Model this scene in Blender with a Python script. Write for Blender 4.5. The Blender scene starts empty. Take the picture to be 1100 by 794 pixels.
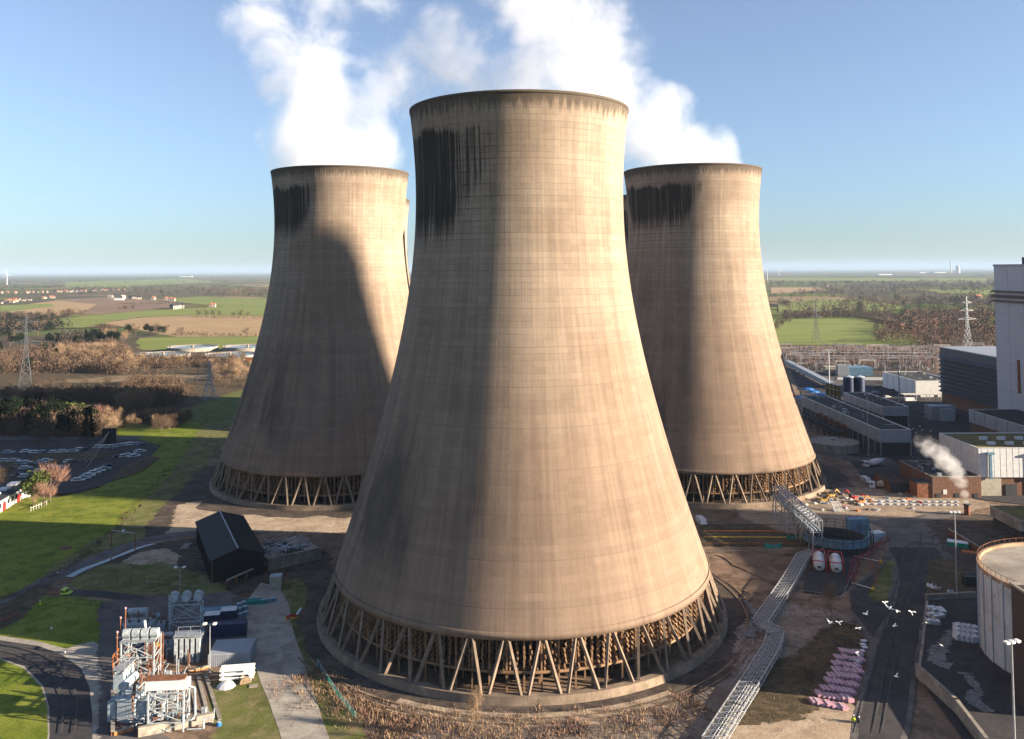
import bpy, bmesh, math, random
from mathutils import Vector, Matrix, noise
from math import sin, cos, pi, radians, sqrt, atan2
random.seed(7)
sc = bpy.context.scene
C = sc.collection
# ---------------------------------------------------------------- camera
FPX, TH, RO, YC, H = 907.45, radians(2.5157), radians(0.3234), 250.45, 81.03
cam_d = bpy.data.cameras.new('camera'); cam = bpy.data.objects.new('camera', cam_d); C.objects.link(cam); sc.camera = cam
cam_d.sensor_width = 36; cam_d.lens = FPX/1100*36; cam_d.shift_y = -(397-YC)/1100
cam_d.clip_start = 1; cam_d.clip_end = 200000
R0, U0, F0 = Vector((1, 0, 0)), Vector((0, -sin(TH), cos(TH))), Vector((0, cos(TH), sin(TH)))
CX = cos(RO)*R0 - sin(RO)*U0; CY = cos(RO)*U0 + sin(RO)*R0
cam.matrix_world = Matrix(((CX.x, CY.x, -F0.x, 0), (CX.y, CY.y, -F0.y, 0), (CX.z, CY.z, -F0.z, H), (0, 0, 0, 1)))
# ---------------------------------------------------------------- light
AZ, EL = radians(102.0), radians(13.0)     # sun azimuth (clockwise from +Y) and elevation
SUN = Vector((sin(AZ)*cos(EL), cos(AZ)*cos(EL), sin(EL)))
w = bpy.data.worlds.new('World'); sc.world = w; w.use_nodes = True
nt = w.node_tree; bg = nt.nodes['Background']; sky = nt.nodes.new('ShaderNodeTexSky')
sky.sky_type = 'NISHITA'; sky.sun_disc = False; sky.sun_elevation = EL; sky.sun_rotation = AZ
sky.air_density = 1.3; sky.dust_density = 0.35; sky.ozone_density = 7.0; sky.altitude = 1200
hs = nt.nodes.new('ShaderNodeHueSaturation'); hs.inputs['Saturation'].default_value = 0.7; nt.links.new(sky.outputs[0], hs.inputs['Color'])   # pale winter sky
nt.links.new(hs.outputs[0], bg.inputs[0]); bg.inputs[1].default_value = 0.051
sl = bpy.data.lights.new('sun', 'SUN'); sl.energy = 5.0; sl.angle = radians(0.53); sl.color = (1.0, 0.845, 0.65)
so = bpy.data.objects.new('sun', sl); C.objects.link(so); so.rotation_euler = SUN.to_track_quat('Z', 'Y').to_euler()
sc.view_settings.view_transform = 'Standard'; sc.view_settings.look = 'None'; sc.view_settings.gamma = 1
sc.view_settings.exposure = 2.12
sc.cycles.max_bounces = 6; sc.cycles.diffuse_bounces = 1; sc.cycles.glossy_bounces = 2; sc.cycles.volume_bounces = 2
sc.cycles.transparent_max_bounces = 8; sc.cycles.transmission_bounces = 3
sc.cycles.volume_step_rate = 1.0; sc.cycles.volume_max_steps = 256
sc.render.use_persistent_data = False
# ---------------------------------------------------------------- helpers
def at(px, py, z=0.0):
    """ground point (height z) that a feature of the photograph stands on; px,py in 1100x794"""
    u0, w0 = px-550, py-YC
    u = u0*cos(RO) - w0*sin(RO); ww = u0*sin(RO) + w0*cos(RO)
    d = R0*u/FPX - U0*ww/FPX + F0
    t = (z-H)/d.z
    return Vector((d.x*t, d.y*t, z))
def atd(px, py, Y):
    """point on the pixel's line at world depth Y"""
    u0, w0 = px-550, py-YC
    u = u0*cos(RO) - w0*sin(RO); ww = u0*sin(RO) + w0*cos(RO)
    d = R0*u/FPX - U0*ww/FPX + F0
    t = Y/d.y
    return Vector((d.x*t, Y, H+d.z*t))
def tag(o, label=None, cat=None, group=None, kind=None):
    if label: o['label'] = label
    if cat: o['category'] = cat
    if group: o['group'] = group
    if kind: o['kind'] = kind
    return o
def thing(name, label, cat, loc=(0, 0, 0), rz=0.0, group=None, kind=None):
    o = bpy.data.objects.new(name, None); o.empty_display_size = 0.5; C.objects.link(o)
    o.location = loc; o.rotation_euler = (0, 0, rz)
    return tag(o, label, cat, group, kind)
class MB:
    def __init__(s): s.v = []; s.f = []; s.uv = []; s.mi = []; s.m = 0
    def face(s, idx, uv=None): s.f.append(tuple(idx)); s.uv.append(uv); s.mi.append(s.m)
    def box(s, c, d, rz=0.0, M=None):
        b = len(s.v); c = Vector(c)
        R = Matrix.Rotation(rz, 3, 'Z') if M is None else M
        for z in (-.5, .5):
            for x, y in ((-.5, -.5), (.5, -.5), (.5, .5), (-.5, .5)):
                s.v.append(c + R @ Vector((x*d[0], y*d[1], z*d[2])))
        for q in ((0, 3, 2, 1), (4, 5, 6, 7), (0, 1, 5, 4), (1, 2, 6, 5), (2, 3, 7, 6), (3, 0, 4, 7)):
            s.face([b+i for i in q])
        return s
    def frame(s, a, b):
        z = (Vector(b)-Vector(a)); L = z.length; z = z/L if L else Vector((0, 0, 1))
        x = z.cross(Vector((0, 0, 1)))
        if x.length < 1e-3: x = Vector((1, 0, 0))
        x.normalize(); y = z.cross(x); return x, y, z, L
    def bar(s, a, b, wx, wy=None):
        wy = wy or wx; x, y, z, L = s.frame(a, b); a = Vector(a); b = Vector(b); n = len(s.v)
        for p in (a, b):
            for i, j in ((-.5, -.5), (.5, -.5), (.5, .5), (-.5, .5)): s.v.append(p + x*wx*i + y*wy*j)
        for q in ((3, 2, 1, 0), (4, 5, 6, 7), (0, 1, 5, 4), (1, 2, 6, 5), (2, 3, 7, 6), (3, 0, 4, 7)): s.face([n+i for i in q])
        return s
    def tube(s, a, b, r, n=8, r2=None, cap=True):
        r2 = r if r2 is None else r2; x, y, z, L = s.frame(a, b); a = Vector(a); b = Vector(b); k = len(s.v)
        for p, rr in ((a, r), (b, r2)):
            for i in range(n):
                t = 2*pi*i/n; s.v.append(p + x*rr*cos(t) + y*rr*sin(t))
        for i in range(n):
            j = (i+1) % n; s.face((k+i, k+n+i, k+n+j, k+j))
        if cap: s.face([k+i for i in range(n)]); s.face([k+n+i for i in reversed(range(n))])
        return s
    def lathe(s, prof, n=24, c=(0, 0, 0), a0=0.0, a1=2*pi, uv=False, M=None):
        full = abs(a1-a0-2*pi) < 1e-6; m = n if full else n+1; k = len(s.v); c = Vector(c)
        for r, z in prof:
            for i in range(m):
                t = a0+(a1-a0)*i/n; p = Vector((r*cos(t), r*sin(t), z)); s.v.append(c + (M @ p if M else p))
        for j in range(len(prof)-1):
            for i in range(n):
                i2 = (i+1) % m
                q = (k+j*m+i, k+j*m+i2, k+(j+1)*m+i2, k+(j+1)*m+i)
                s.face(q, [(i/n, prof[j][1]), ((i+1)/n, prof[j][1]), ((i+1)/n, prof[j+1][1]), (i/n, prof[j+1][1])] if uv else None)
        return s
    def prism(s, poly, z0, z1):
        k = len(s.v); n = len(poly)
        ar = sum(poly[i][0]*poly[(i+1) % n][1]-poly[(i+1) % n][0]*poly[i][1] for i in range(n))
        if ar < 0: poly = list(reversed(poly))
        for z in (z0, z1):
            for p in poly: s.v.append(Vector((p[0], p[1], z)))
        for i in range(n):
            j = (i+1) % n; s.face((k+i, k+j, k+n+j, k+n+i))
        s.face([k+i for i in reversed(range(n))]); s.face([k+n+i for i in range(n)])
        return s
    def sheet(s, pts):
        k = len(s.v)
        for p in pts: s.v.append(Vector(p))
        s.face([k+i for i in range(len(pts))]); return s
    def sphere(s, c, r, n=10, m=6, sc3=(1, 1, 1)):
        c = Vector(c); k = len(s.v)
        for j in range(m+1):
            ph = -pi/2+pi*j/m
            for i in range(n):
                t = 2*pi*i/n; s.v.append(c+Vector((r*cos(ph)*cos(t)*sc3[0], r*cos(ph)*sin(t)*sc3[1], r*sin(ph)*sc3[2])))
        for j in range(m):
            for i in range(n):
                i2 = (i+1) % n; a = k+j*n; b = a+n
                if j == 0: s.face((a+i, b+i2, b+i))
                elif j == m-1: s.face((a+i, a+i2, b+i))
                else: s.face((a+i, a+i2, b+i2, b+i))
        return s
    def build(s, name, mat, parent=None, loc=None, rz=0.0, smooth=False):
        me = bpy.data.meshes.new(name); me.from_pydata([tuple(p) for p in s.v], [], s.f)
        for m in (mat if isinstance(mat, (list, tuple)) else [mat]): me.materials.append(m)
        if s.m: me.polygons.foreach_set('material_index', s.mi)
        if any(u for u in s.uv):
            ul = me.uv_layers.new(name='UVMap'); k = 0
            for f, u in zip(s.f, s.uv):
                for i in range(len(f)):
                    ul.data[k].uv = u[i] if u else (0, 0)
                    k += 1
        if smooth: me.polygons.foreach_set('use_smooth', [True]*len(s.f))
        me.update()
        o = bpy.data.objects.new(name, me); C.objects.link(o)
        if parent is not None: o.parent = parent
        if loc is not None: o.location = loc
        o.rotation_euler = (0, 0, rz)
        return o
def children(o): return [c for c in C.objects if c.parent == o]
def dup(root, loc, rz=None, label=None, group=None, scale=None, kids=None):
    """copy of a thing with copies of its parts and sub-parts"""
    r = root.copy(); C.objects.link(r); r.location = loc
    if rz is not None: r.rotation_euler = (0, 0, rz)
    if scale is not None: r.scale = scale if hasattr(scale, '__len__') else (scale,)*3
    if label: r['label'] = label
    if group: r['group'] = group
    for ch in root.children:
        c = ch.copy(); C.objects.link(c); c.parent = r
        for g in ch.children:
            d = g.copy(); C.objects.link(d); d.parent = c
    return r
# ---- node shorthand
class NT:
    def __init__(s, name):
        s.m = bpy.data.materials.new(name); s.m.use_nodes = True; s.t = s.m.node_tree; s.b = s.t.nodes['Principled BSDF']
        s.o = s.t.nodes['Material Output']
        s.b.inputs['Roughness'].default_value = 0.85; s.b.inputs['Specular IOR Level'].default_value = 0.25
    def n(s, ty, **k):
        x = s.t.nodes.new('ShaderNode'+ty)
        for a, b in k.items(): setattr(x, a, b)
        return x
    def lk(s, a, b):
        if hasattr(a, 'bl_idname') and 'Node' in a.bl_idname and not a.bl_idname.startswith('NodeSocket'): a = a.outputs[0]
        s.t.links.new(a, b)
    def setin(s, sock, v):
        if isinstance(v, (int, float)): sock.default_value = v
        elif isinstance(v, tuple): sock.default_value = v if len(v) == len(sock.default_value) else (*v, 1)[:len(sock.default_value)]
        else: s.lk(v, sock)
    def math(s, op, a, b=0.0, c=0.0, clamp=False):
        x = s.n('Math', operation=op, use_clamp=clamp); s.setin(x.inputs[0], a); s.setin(x.inputs[1], b); s.setin(x.inputs[2], c); return x.outputs[0]
    def vec(s, op, a, b=(0, 0, 0)):
        x = s.n('VectorMath', operation=op); s.setin(x.inputs[0], a); s.setin(x.inputs[1], b)
        return x.outputs['Value'] if op in ('DISTANCE', 'LENGTH', 'DOT_PRODUCT') else x.outputs[0]
    def rng(s, v, a, b, c=0.0, d=1.0, smooth=True):
        x = s.n('MapRange'); x.interpolation_type = 'SMOOTHSTEP' if smooth else 'LINEAR'
        s.setin(x.inputs[0], v)
        for i, q in enumerate((a, b, c, d)): s.setin(x.inputs[i+1], q)
        return x.outputs[0]
    def noise(s, vec, scale, detail=4, rough=.55, dist=0.0):
        x = s.n('TexNoise'); s.setin(x.inputs['Vector'], vec); x.inputs['Scale'].default_value = scale
        x.inputs['Detail'].default_value = detail; x.inputs['Roughness'].default_value = rough; x.inputs['Distortion'].default_value = dist
        return x.outputs[0]
    def mix(s, f, a, b, blend='MIX'):
        x = s.n('Mix', data_type='RGBA', blend_type=blend); s.setin(x.inputs[0], f); s.setin(x.inputs[6], a); s.setin(x.inputs[7], b)
        return x.outputs[2]
    def scale(s, vec, k):
        x = s.n('VectorMath', operation='MULTIPLY'); s.setin(x.inputs[0], vec); x.inputs[1].default_value = k; return x.outputs[0]
    def obj(s): return s.n('TexCoord').outputs['Object']
    def geo(s): return s.n('NewGeometry').outputs['Position']
    def col(s, c): s.setin(s.b.inputs['Base Color'], c)
    def bump(s, h, st=.3, d=.1):
        x = s.n('Bump'); x.inputs['Strength'].default_value = st; x.inputs['Distance'].default_value = d; s.setin(x.inputs['Height'], h); s.lk(x.outputs[0], s.b.inputs['Normal'])
_mc = {}; ALB = .82
def mt(name, col, rough=.8, var=.25, scale=.6, metal=0.0, streak=0.0, spec=.25, dirt=None, bump=0.0):
    """weathered paint / metal / plastic: tone varies in blotches, optional rain streaks and a second dirt colour"""
    if name in _mc: return _mc[name]
    col = tuple(x*ALB for x in col); m = NT(name); p = m.obj()
    n1 = m.noise(p, scale, 5, .6); f = m.rng(n1, .3, .7, 1-var, 1+var*.6)
    c = m.mix(1.0, col, (1, 1, 1), 'MULTIPLY')
    g = m.n('CombineColor'); [m.lk(f, g.inputs[i]) for i in range(3)]
    c = m.mix(1.0, col, g.outputs[0], 'MULTIPLY')
    if streak:
        n2 = m.noise(m.scale(p, (3, 3, .12)), 1.2, 4, .6); c = m.mix(m.math('MULTIPLY', m.rng(n2, .5, .75), streak), c, tuple(x*.35 for x in col))
    if dirt:
        n3 = m.noise(p, scale*2.3, 6, .7); c = m.mix(m.rng(n3, .52, .68, 0, .8), c, dirt)
    m.col(c); m.b.inputs['Roughness'].default_value = rough; m.b.inputs['Metallic'].default_value = metal; m.b.inputs['Specular IOR Level'].default_value = spec
    if bump: m.bump(m.noise(p, scale*12, 4), .4, bump)
    _mc[name] = m.m; return m.m
def gmat(name, cols, scale=.12, rough=.95, fine=.25, bump=.08, stretch=(1, 1, 1), ragged=False):
    """ground cover: three tones mixed by two noises plus fine grain"""
    if name in _mc: return _mc[name]
    cols = [tuple(x*ALB for x in c) for c in cols]; m = NT(name); p = m.scale(m.geo(), stretch)
    a = m.rng(m.noise(p, scale, 6, .62), .38, .6); b = m.rng(m.noise(p, scale*4.3, 5, .65, .4), .42, .66)
    c = m.mix(a, cols[0], cols[1]); c = m.mix(b, c, cols[2])
    g = m.noise(p, 2.2, 6, .75); f = m.rng(g, .3, .7, 1-fine, 1+fine)
    q = m.n('CombineColor'); [m.lk(f, q.inputs[i]) for i in range(3)]
    wear = m.noise(m.scale(p, (.5, 1.6, 1)), .8, 7, .75, .6); c = m.mix(m.rng(wear, .55, .75, 0, .45), c, tuple(min(1, x*1.7) for x in cols[1])); c = m.mix(m.rng(wear, .42, .28, 0, .5), c, tuple(x*.45 for x in cols[2]))
    m.col(m.mix(1.0, c, q.outputs[0], 'MULTIPLY')); m.b.inputs['Roughness'].default_value = rough; m.b.inputs['Specular IOR Level'].default_value = .1
    if bump: m.bump(g, .5, bump)
    if ragged:
        uv = m.n('SeparateXYZ'); m.lk(m.n('TexCoord').outputs['UV'], uv.inputs[0]); k = m.math('ADD', m.noise(m.geo(), .55, 6, .7), m.math('MULTIPLY', m.math('SUBTRACT', m.noise(m.geo(), .12, 3, .6), .5), .6))
        tr = m.n('BsdfTransparent'); mx = m.n('MixShader'); m.lk(m.math('GREATER_THAN', m.math('ADD', m.math('MULTIPLY', uv.outputs[1], .5), .22), k), mx.inputs[0]); m.lk(m.b.outputs[0], mx.inputs[1]); m.lk(tr.outputs[0], mx.inputs[2]); m.lk(mx.outputs[0], m.o.inputs['Surface'])
    _mc[name] = m.m; return m.m
# ================================================================ GROUND
G = {}; _gdef = {}
def GD(key, name, cols, *a, **k): G[key] = gmat(name, cols, *a, **k); _gdef[key] = ((cols, *a), k)
GD('dirt', 'dirt_ground', ((.2, .13, .09), (.29, .205, .145), (.13, .09, .062)), .05)
GD('pale', 'pale_dirt', ((.42, .32, .22), (.32, .24, .17), (.5, .4, .29)), .08)
GD('gravel', 'gravel', ((.24, .19, .15), (.33, .27, .22), (.16, .125, .1)), .09, fine=.4)
GD('mud', 'mud', ((.085, .065, .052), (.13, .1, .08), (.06, .048, .04)), .1)
GD('grass', 'lawn_grass', ((.15, .19, .018), (.215, .235, .035), (.105, .145, .014)), .05, fine=.35)
GD('dullgrass', 'dull_grass', ((.15, .16, .045), (.09, .1, .03), (.22, .19, .09)), .06)
GD('asphalt', 'asphalt', ((.062, .058, .062), (.08, .075, .076), (.05, .047, .05)), .06, fine=.12, bump=.02)
GD('oldasphalt', 'worn_asphalt', ((.13, .115, .11), (.18, .16, .15), (.1, .088, .088)), .05, fine=.15, bump=.02)
GD('concrete', 'yard_concrete', ((.36, .32, .27), (.44, .4, .34), (.28, .25, .21)), .07, fine=.1, bump=.01)
GD('tan', 'stubble_field', ((.4, .27, .14), (.46, .32, .17), (.34, .23, .12)), .006, fine=.08, bump=0, stretch=(1, 3, 1))
GD('green', 'crop_field', ((.21, .24, .06), (.25, .28, .07), (.175, .21, .055)), .006, fine=.08, bump=0, stretch=(.3, 2, 1))
GD('brownfield', 'ploughed_field', ((.23, .15, .1), (.28, .19, .12), (.2, .13, .09)), .005, fine=.08, bump=0)
GD('bank', 'rough_bank', ((.09, .07, .04), (.14, .1, .06), (.06, .05, .03)), .15, fine=.4)
def ragmat(key):
    if key+'_edge' not in G: G[key+'_edge'] = gmat(G[key].name+'_edge', *_gdef[key][0], **{**_gdef[key][1], 'ragged': True})
    return G[key+'_edge']
def farmland():
    m = NT('farmland'); p = m.geo()
    v = m.n('TexVoronoi'); v.feature = 'F1'; m.lk(m.vec('ADD', m.scale(p, (1, .8, 0)), m.scale(m.n('TexNoise', noise_dimensions='3D').outputs[1], (0, 0, 0))), v.inputs['Vector']); v.inputs['Scale'].default_value = .0035
    e = m.n('TexVoronoi'); e.feature = 'DISTANCE_TO_EDGE'; m.lk(m.scale(p, (1, .8, 0)), e.inputs['Vector']); e.inputs['Scale'].default_value = .0035
    r = m.n('ValToRGB'); s = m.n('SeparateColor'); m.lk(v.outputs['Color'], s.inputs[0]); m.lk(s.outputs[0], r.inputs[0])
    cr = r.color_ramp; cr.interpolation = 'CONSTANT'
    cs = [(0, (.15, .17, .055)), (.25, (.2, .15, .1)), (.4, (.17, .19, .07)), (.55, (.3, .22, .13)), (.7, (.1, .13, .045)), (.85, (.16, .14, .07))]
    while len(cr.elements) < len(cs): cr.elements.new(.5)
    for el, (q, c) in zip(cr.elements, cs): el.position = q; el.color = (*c, 1)
    n = m.noise(p, .01, 6, .6)
    wood = m.rng(m.noise(p, .0011, 5, .6), .5, .56)
    c = m.mix(m.rng(n, .3, .7, 0, .45), r.outputs[0], (.09, .1, .04))
    c = m.mix(m.rng(e.outputs['Distance'], .02, .045, 1, 0), c, (.05, .045, .03))
    c = m.mix(m.math('MULTIPLY', wood, .85), c, (.11, .09, .07))
    m.col(c); m.b.inputs['Roughness'].default_value = 1; m.b.inputs['Specular IOR Level'].default_value = 0
    return m.m
g = MB(); S = 90000
g.sheet([(-S, -3000, 0), (S, -3000, 0), (S, S, 0), (-S, S, 0)])
tag(g.build('ground', farmland()), kind='structure')
_z = [0.004]
def outline(pts, jit, step=3.0, seed=0):
    out = []; n = len(pts)
    for i in range(n):
        a, b = pts[i], pts[(i+1) % n]; L = (b-a).length; k = max(1, min(60, int(L/step)))
        d = (b-a); nrm = Vector((-d.y, d.x, 0)).normalized() if L > 0 else Vector()
        for j in range(k):
            p = a + d*j/k
            if jit: p = p + nrm*jit*noise.noise(Vector((p.x*.13, p.y*.13, seed*3.1+1)))*2 + nrm*jit*.5*noise.noise(Vector((p.x*.5, p.y*.5, seed)))
            out.append(p)
    return out
def zone(name, mat, px, jit=.6, step=3.0, dz=.005, world=False, z=None):
    pts = [Vector((x, y, 0)) for x, y in px] if world else [at(*p) for p in px]
    _z[0] += dz
    zz = _z[0] if z is None else z
    o = outline(pts, jit, step, len(name)); me = bpy.data.meshes.new(name)
    bm = bmesh.new(); vs = [bm.verts.new((p.x, p.y, zz)) for p in o]
    f = bm.faces.new(vs); f.normal_update()
    if f.normal.z < 0: f.normal_flip()
    bmesh.ops.triangulate(bm, faces=[f]); bm.to_mesh(me); bm.free(); me.materials.append(G[mat] if isinstance(mat, str) else mat)
    ob = bpy.data.objects.new(name, me); C.objects.link(ob); tag(ob, kind='structure')
    if isinstance(mat, str) and mat in _gdef and jit >= .3 and mat not in ('asphalt', 'concrete', 'tan', 'green', 'brownfield') and z is None:
        wd = min(4.5, 1.2+jit*2.2); n = len(o); e = MB(); area = sum(o[i].x*o[(i+1) % n].y-o[(i+1) % n].x*o[i].y for i in range(n)); sg = 1 if area > 0 else -1
        for i in range(n):
            d = (o[(i+1) % n]-o[i-1]); q = Vector((d.y, -d.x, 0)).normalized()*sg if d.length > 0 else Vector()
            e.v += [Vector((o[i].x, o[i].y, zz+.0015))-q*.1, Vector((o[i].x, o[i].y, zz+.0015))+q*wd]
        for i in range(n):
            j = (i+1) % n; f = (2*i, 2*i+1, 2*j+1, 2*j); f = f if sg > 0 else tuple(reversed(f)); uvs = [(0, v % 2) for v in f]; e.face(f, uvs)
        r = e.build(name, ragmat(mat)); tag(r, kind='structure')
    return ob
def strip(name, mat, px, wd, jit=0.0, world=False, dz=.005):
    """a road-like ribbon of width wd (a number or one per point) along points"""
    P = [Vector((x, y, 0)) for x, y in px] if world else [at(*p) for p in px]
    P = smooth(P); n = len(P); L = []; R = []
    for i, p in enumerate(P):
        d = (P[min(i+1, n-1)]-P[max(i-1, 0)]).normalized(); q = Vector((-d.y, d.x, 0))
        ww = wd if not isinstance(wd, (list, tuple)) else wd[0]+(wd[-1]-wd[0])*i/(n-1)
        L.append(p+q*ww/2*(1+jit*noise.noise(p*.2))); R.append(p-q*ww/2*(1+jit*noise.noise(p*.23)))
    _z[0] += dz; mb = MB()
    for a, b in zip(L, R): mb.v += [Vector((b.x, b.y, _z[0])), Vector((a.x, a.y, _z[0]))]
    for i in range(n-1): mb.face((2*i, 2*i+2, 2*i+3, 2*i+1))
    return tag(mb.build(name, G[mat] if isinstance(mat, str) else mat), kind='structure')
def smooth(P, k=6):
    if len(P) < 3: return P
    out = []
    for i in range(len(P)-1):
        p0, p1, p2, p3 = P[max(i-1, 0)], P[i], P[i+1], P[min(i+2, len(P)-1)]
        for j in range(k):
            t = j/k; out.append(.5*((2*p1)+(p2-p0)*t+(2*p0-5*p1+4*p2-p3)*t*t+(3*p1-p0-3*p2+p3)*t**3))
    return out+[P[-1]]
# farmland beyond the station
zone('field', 'tan', [(112, 347), (152, 341), (200, 339), (330, 340), (330, 361), (190, 362), (158, 356)], .0, 30, .05)
zone('field', 'green', [(150, 363), (330, 361), (330, 377), (140, 377)], 0, 30, .05)
zone('field', 'green', [(40, 345), (110, 338), (160, 334), (240, 329), (330, 327), (330, 339.6), (200, 338.6), (150, 340.6), (112, 346.6), (90, 352), (50, 352)], 0, 30, .05)
zone('field', 'brownfield', [(60, 322), (120, 319), (188, 325), (190, 330), (150, 334), (104, 338), (60, 335)], 0, 30, .05)
zone('field', 'tan', [(0, 331), (60, 323), (104, 327), (92, 334), (52, 341), (0, 342)], 0, 30, .05)
zone('field', 'green', [(0, 328.5), (54, 326), (60, 329), (0, 336)], 0, 30, .05)
zone('field', 'green', [(180, 321), (215, 319), (330, 322), (330, 327), (240, 329), (192, 325)], 0, 30, .05)
zone('field', 'green', [(230, 311), (330, 309), (330, 314), (240, 315)], 0, 30, .05)
zone('field', 'green', [(70, 303), (200, 299.5), (240, 303), (130, 308), (70, 309)], 0, 30, .05)
zone('field', 'green', [(826, 343), (905, 343), (940, 347), (968, 354), (992, 367), (992, 371), (826, 371)], 0, 30, .05)
zone('field', 'green', [(836, 328), (870, 322), (932, 322), (975, 331), (940, 335), (836, 336)], 0, 30, .05)
zone('field', 'tan', [(828, 309), (884, 309), (888, 312), (828, 316)], 0, 30, .05)
zone('field', 'green', [(990, 311), (1070, 312), (1070, 317), (1010, 315)], 0, 30, .05)
zone('field', 'green', [(826, 299), (1060, 299), (1060, 302.5), (826, 301.5)], 0, 30, .05)
# ---- the station's own ground
_z[0] = .6*0+.9*0+_z[0]
# ================================================================ COOLING TOWERS
RW, BB, ZW, ZT, ZB = 25.3, 60.47, 98.47, 119.27, 11.9
def TR(z): return RW*sqrt(1+((z-ZW)/BB)**2)
def shell_mat():
    m = NT('cooling_tower_concrete'); uvn = m.n('TexCoord').outputs['UV']; sp = m.n('SeparateXYZ'); m.lk(uvn, sp.inputs[0]); u, v = sp.outputs[0], sp.outputs[1]
    P = m.obj()
    oi = m.n('ObjectInfo').outputs['Random']
    cv = m.n('CombineXYZ'); m.lk(m.math('MULTIPLY', u, 240.0), cv.inputs[0]); m.lk(v, cv.inputs[1]); m.lk(m.math('MULTIPLY', oi, 37.0), cv.inputs[2]); W = cv.outputs[0]
    def line(x, n, wd):   # thin line n times per unit
        f = m.math('FRACT', m.math('MULTIPLY', x, n)); d = m.math('ABSOLUTE', m.math('SUBTRACT', f, .5)); return m.rng(d, .5-wd, .5, 0, 1)
    hi = m.rng(v, 20, 110)
    base = m.mix(hi, (.192, .138, .102), (.285, .228, .174))
    big = m.noise(m.scale(W, (.03, .05, 1)), 1.0, 5, .6); base = m.mix(m.rng(big, .35, .65, .0, .55), base, (.18, .125, .09))
    # per-lift tone: each 1.3 m ring and each panel differs a little
    wn = m.n('TexWhiteNoise', noise_dimensions='2D'); cc = m.n('CombineXYZ'); m.lk(m.math('FLOOR', m.math('MULTIPLY', v, 1/1.35)), cc.inputs[1]); m.lk(m.math('FLOOR', m.math('MULTIPLY', u, 72)), cc.inputs[0]); m.lk(cc.outputs[0], wn.inputs[0])
    wr = m.n('TexWhiteNoise', noise_dimensions='1D'); m.lk(m.math('FLOOR', m.math('MULTIPLY', v, 1/1.35)), wr.inputs['W'])
    tone = m.math('ADD', m.math('MULTIPLY', wn.outputs[0], .09), m.math('MULTIPLY', wr.outputs[0], .11))
    # vertical rain streaks
    st = m.noise(m.scale(W, (1.3, .035, 1)), 1.0, 5, .65); st2 = m.noise(m.scale(W, (.35, .02, 1)), 1.0, 4, .6)
    tone = m.math('ADD', tone, m.math('MULTIPLY', m.rng(st, .3, .7), .22)); tone = m.math('ADD', tone, m.math('MULTIPLY', m.rng(st2, .35, .65), .18))
    fine = m.noise(m.scale(W, (1.5, 1.5, 1)), 1.0, 5, .7); tone = m.math('ADD', tone, m.math('MULTIPLY', fine, .25))
    q = m.n('CombineColor'); wb = m.n('TexWhiteNoise', noise_dimensions='1D'); m.lk(m.math('FLOOR', m.math('ADD', m.math('MULTIPLY', v, 1/8.1), m.math('MULTIPLY', oi, 50.0))), wb.inputs['W']); tone = m.math('ADD', tone, m.math('MULTIPLY', wb.outputs[0], .08))
    tone = m.math('ADD', tone, m.math('MULTIPLY', m.math('GREATER_THAN', wn.outputs[0], .985), .06)); tt = m.math('ADD', tone, .49); [m.lk(tt, q.inputs[i]) for i in range(3)]
    c = m.mix(1.0, base, q.outputs[0], 'MULTIPLY')
    # joints
    g1 = m.math('MULTIPLY', m.math('MULTIPLY', line(v, 1/1.35, .13), m.rng(m.noise(m.scale(W, (.08, .6, 1)), 1, 3), .4, .65, .1, .55)), m.rng(v, 30, 85, .35, 1))
    g1b = m.math('MULTIPLY', line(v, 1/8.1, .022), .5)
    g2 = m.math('MULTIPLY', line(u, 36, .022), m.math('MULTIPLY', m.rng(v, 40, 90, .1, .5), m.rng(st, .3, .6, .3, 1))); g3 = m.math('MULTIPLY', line(u, 144, .05), .13)
    jj = m.math('MAXIMUM', m.math('MAXIMUM', g1, g2), m.math('MAXIMUM', g1b, g3)); c = m.mix(jj, c, (.13, .1, .08))
    # algae and damp belt low down, with shade of the left side painted in
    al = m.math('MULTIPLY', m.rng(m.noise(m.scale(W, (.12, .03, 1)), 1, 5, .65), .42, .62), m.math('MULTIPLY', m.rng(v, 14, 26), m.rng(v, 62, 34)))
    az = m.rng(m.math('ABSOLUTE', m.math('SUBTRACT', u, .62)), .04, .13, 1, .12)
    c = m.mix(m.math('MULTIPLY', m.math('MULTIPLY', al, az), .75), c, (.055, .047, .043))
    # dark rim
    rn = m.noise(m.scale(W, (.8, .12, 1)), 1, 5, .7); rim = m.rng(m.math('ADD', v, m.math('MULTIPLY', rn, 10.0)), ZT+1, ZT+4.2)
    c = m.mix(m.math('MULTIPLY', rim, .82), c, (.055, .045, .036))
    # black tar-like runs under the rim on the weather side
    sn = m.noise(m.scale(W, (1.0, .02, 1)), 1, 6, .8); sn2 = m.noise(m.scale(W, (.1, .05, 1)), 1, 3, .5)
    du = m.rng(m.math('ABSOLUTE', m.math('SUBTRACT', u, m.math('ADD', .595, m.math('MULTIPLY', oi, .025)))), m.rng(oi, 0, 1, .03, .08, False), .14, 1, 0)   # azimuth ~ 220 deg
    low = m.math('ADD', m.rng(oi, 0, 1, 74, 84, False), m.math('MULTIPLY', m.math('SUBTRACT', 1.0, du), 18.0)); low = m.math('ADD', low, m.math('MULTIPLY', m.math('SUBTRACT', 1.0, sn), 24.0))
    hi_ = m.math('ADD', 106.5, m.math('ADD', m.math('MULTIPLY', sn2, 6.0), m.math('MULTIPLY', sn, 7.0)))
    inn = m.math('MULTIPLY', m.rng(m.math('SUBTRACT', v, low), 0, 7), m.rng(m.math('SUBTRACT', hi_, v), 0, 1.5))
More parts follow.
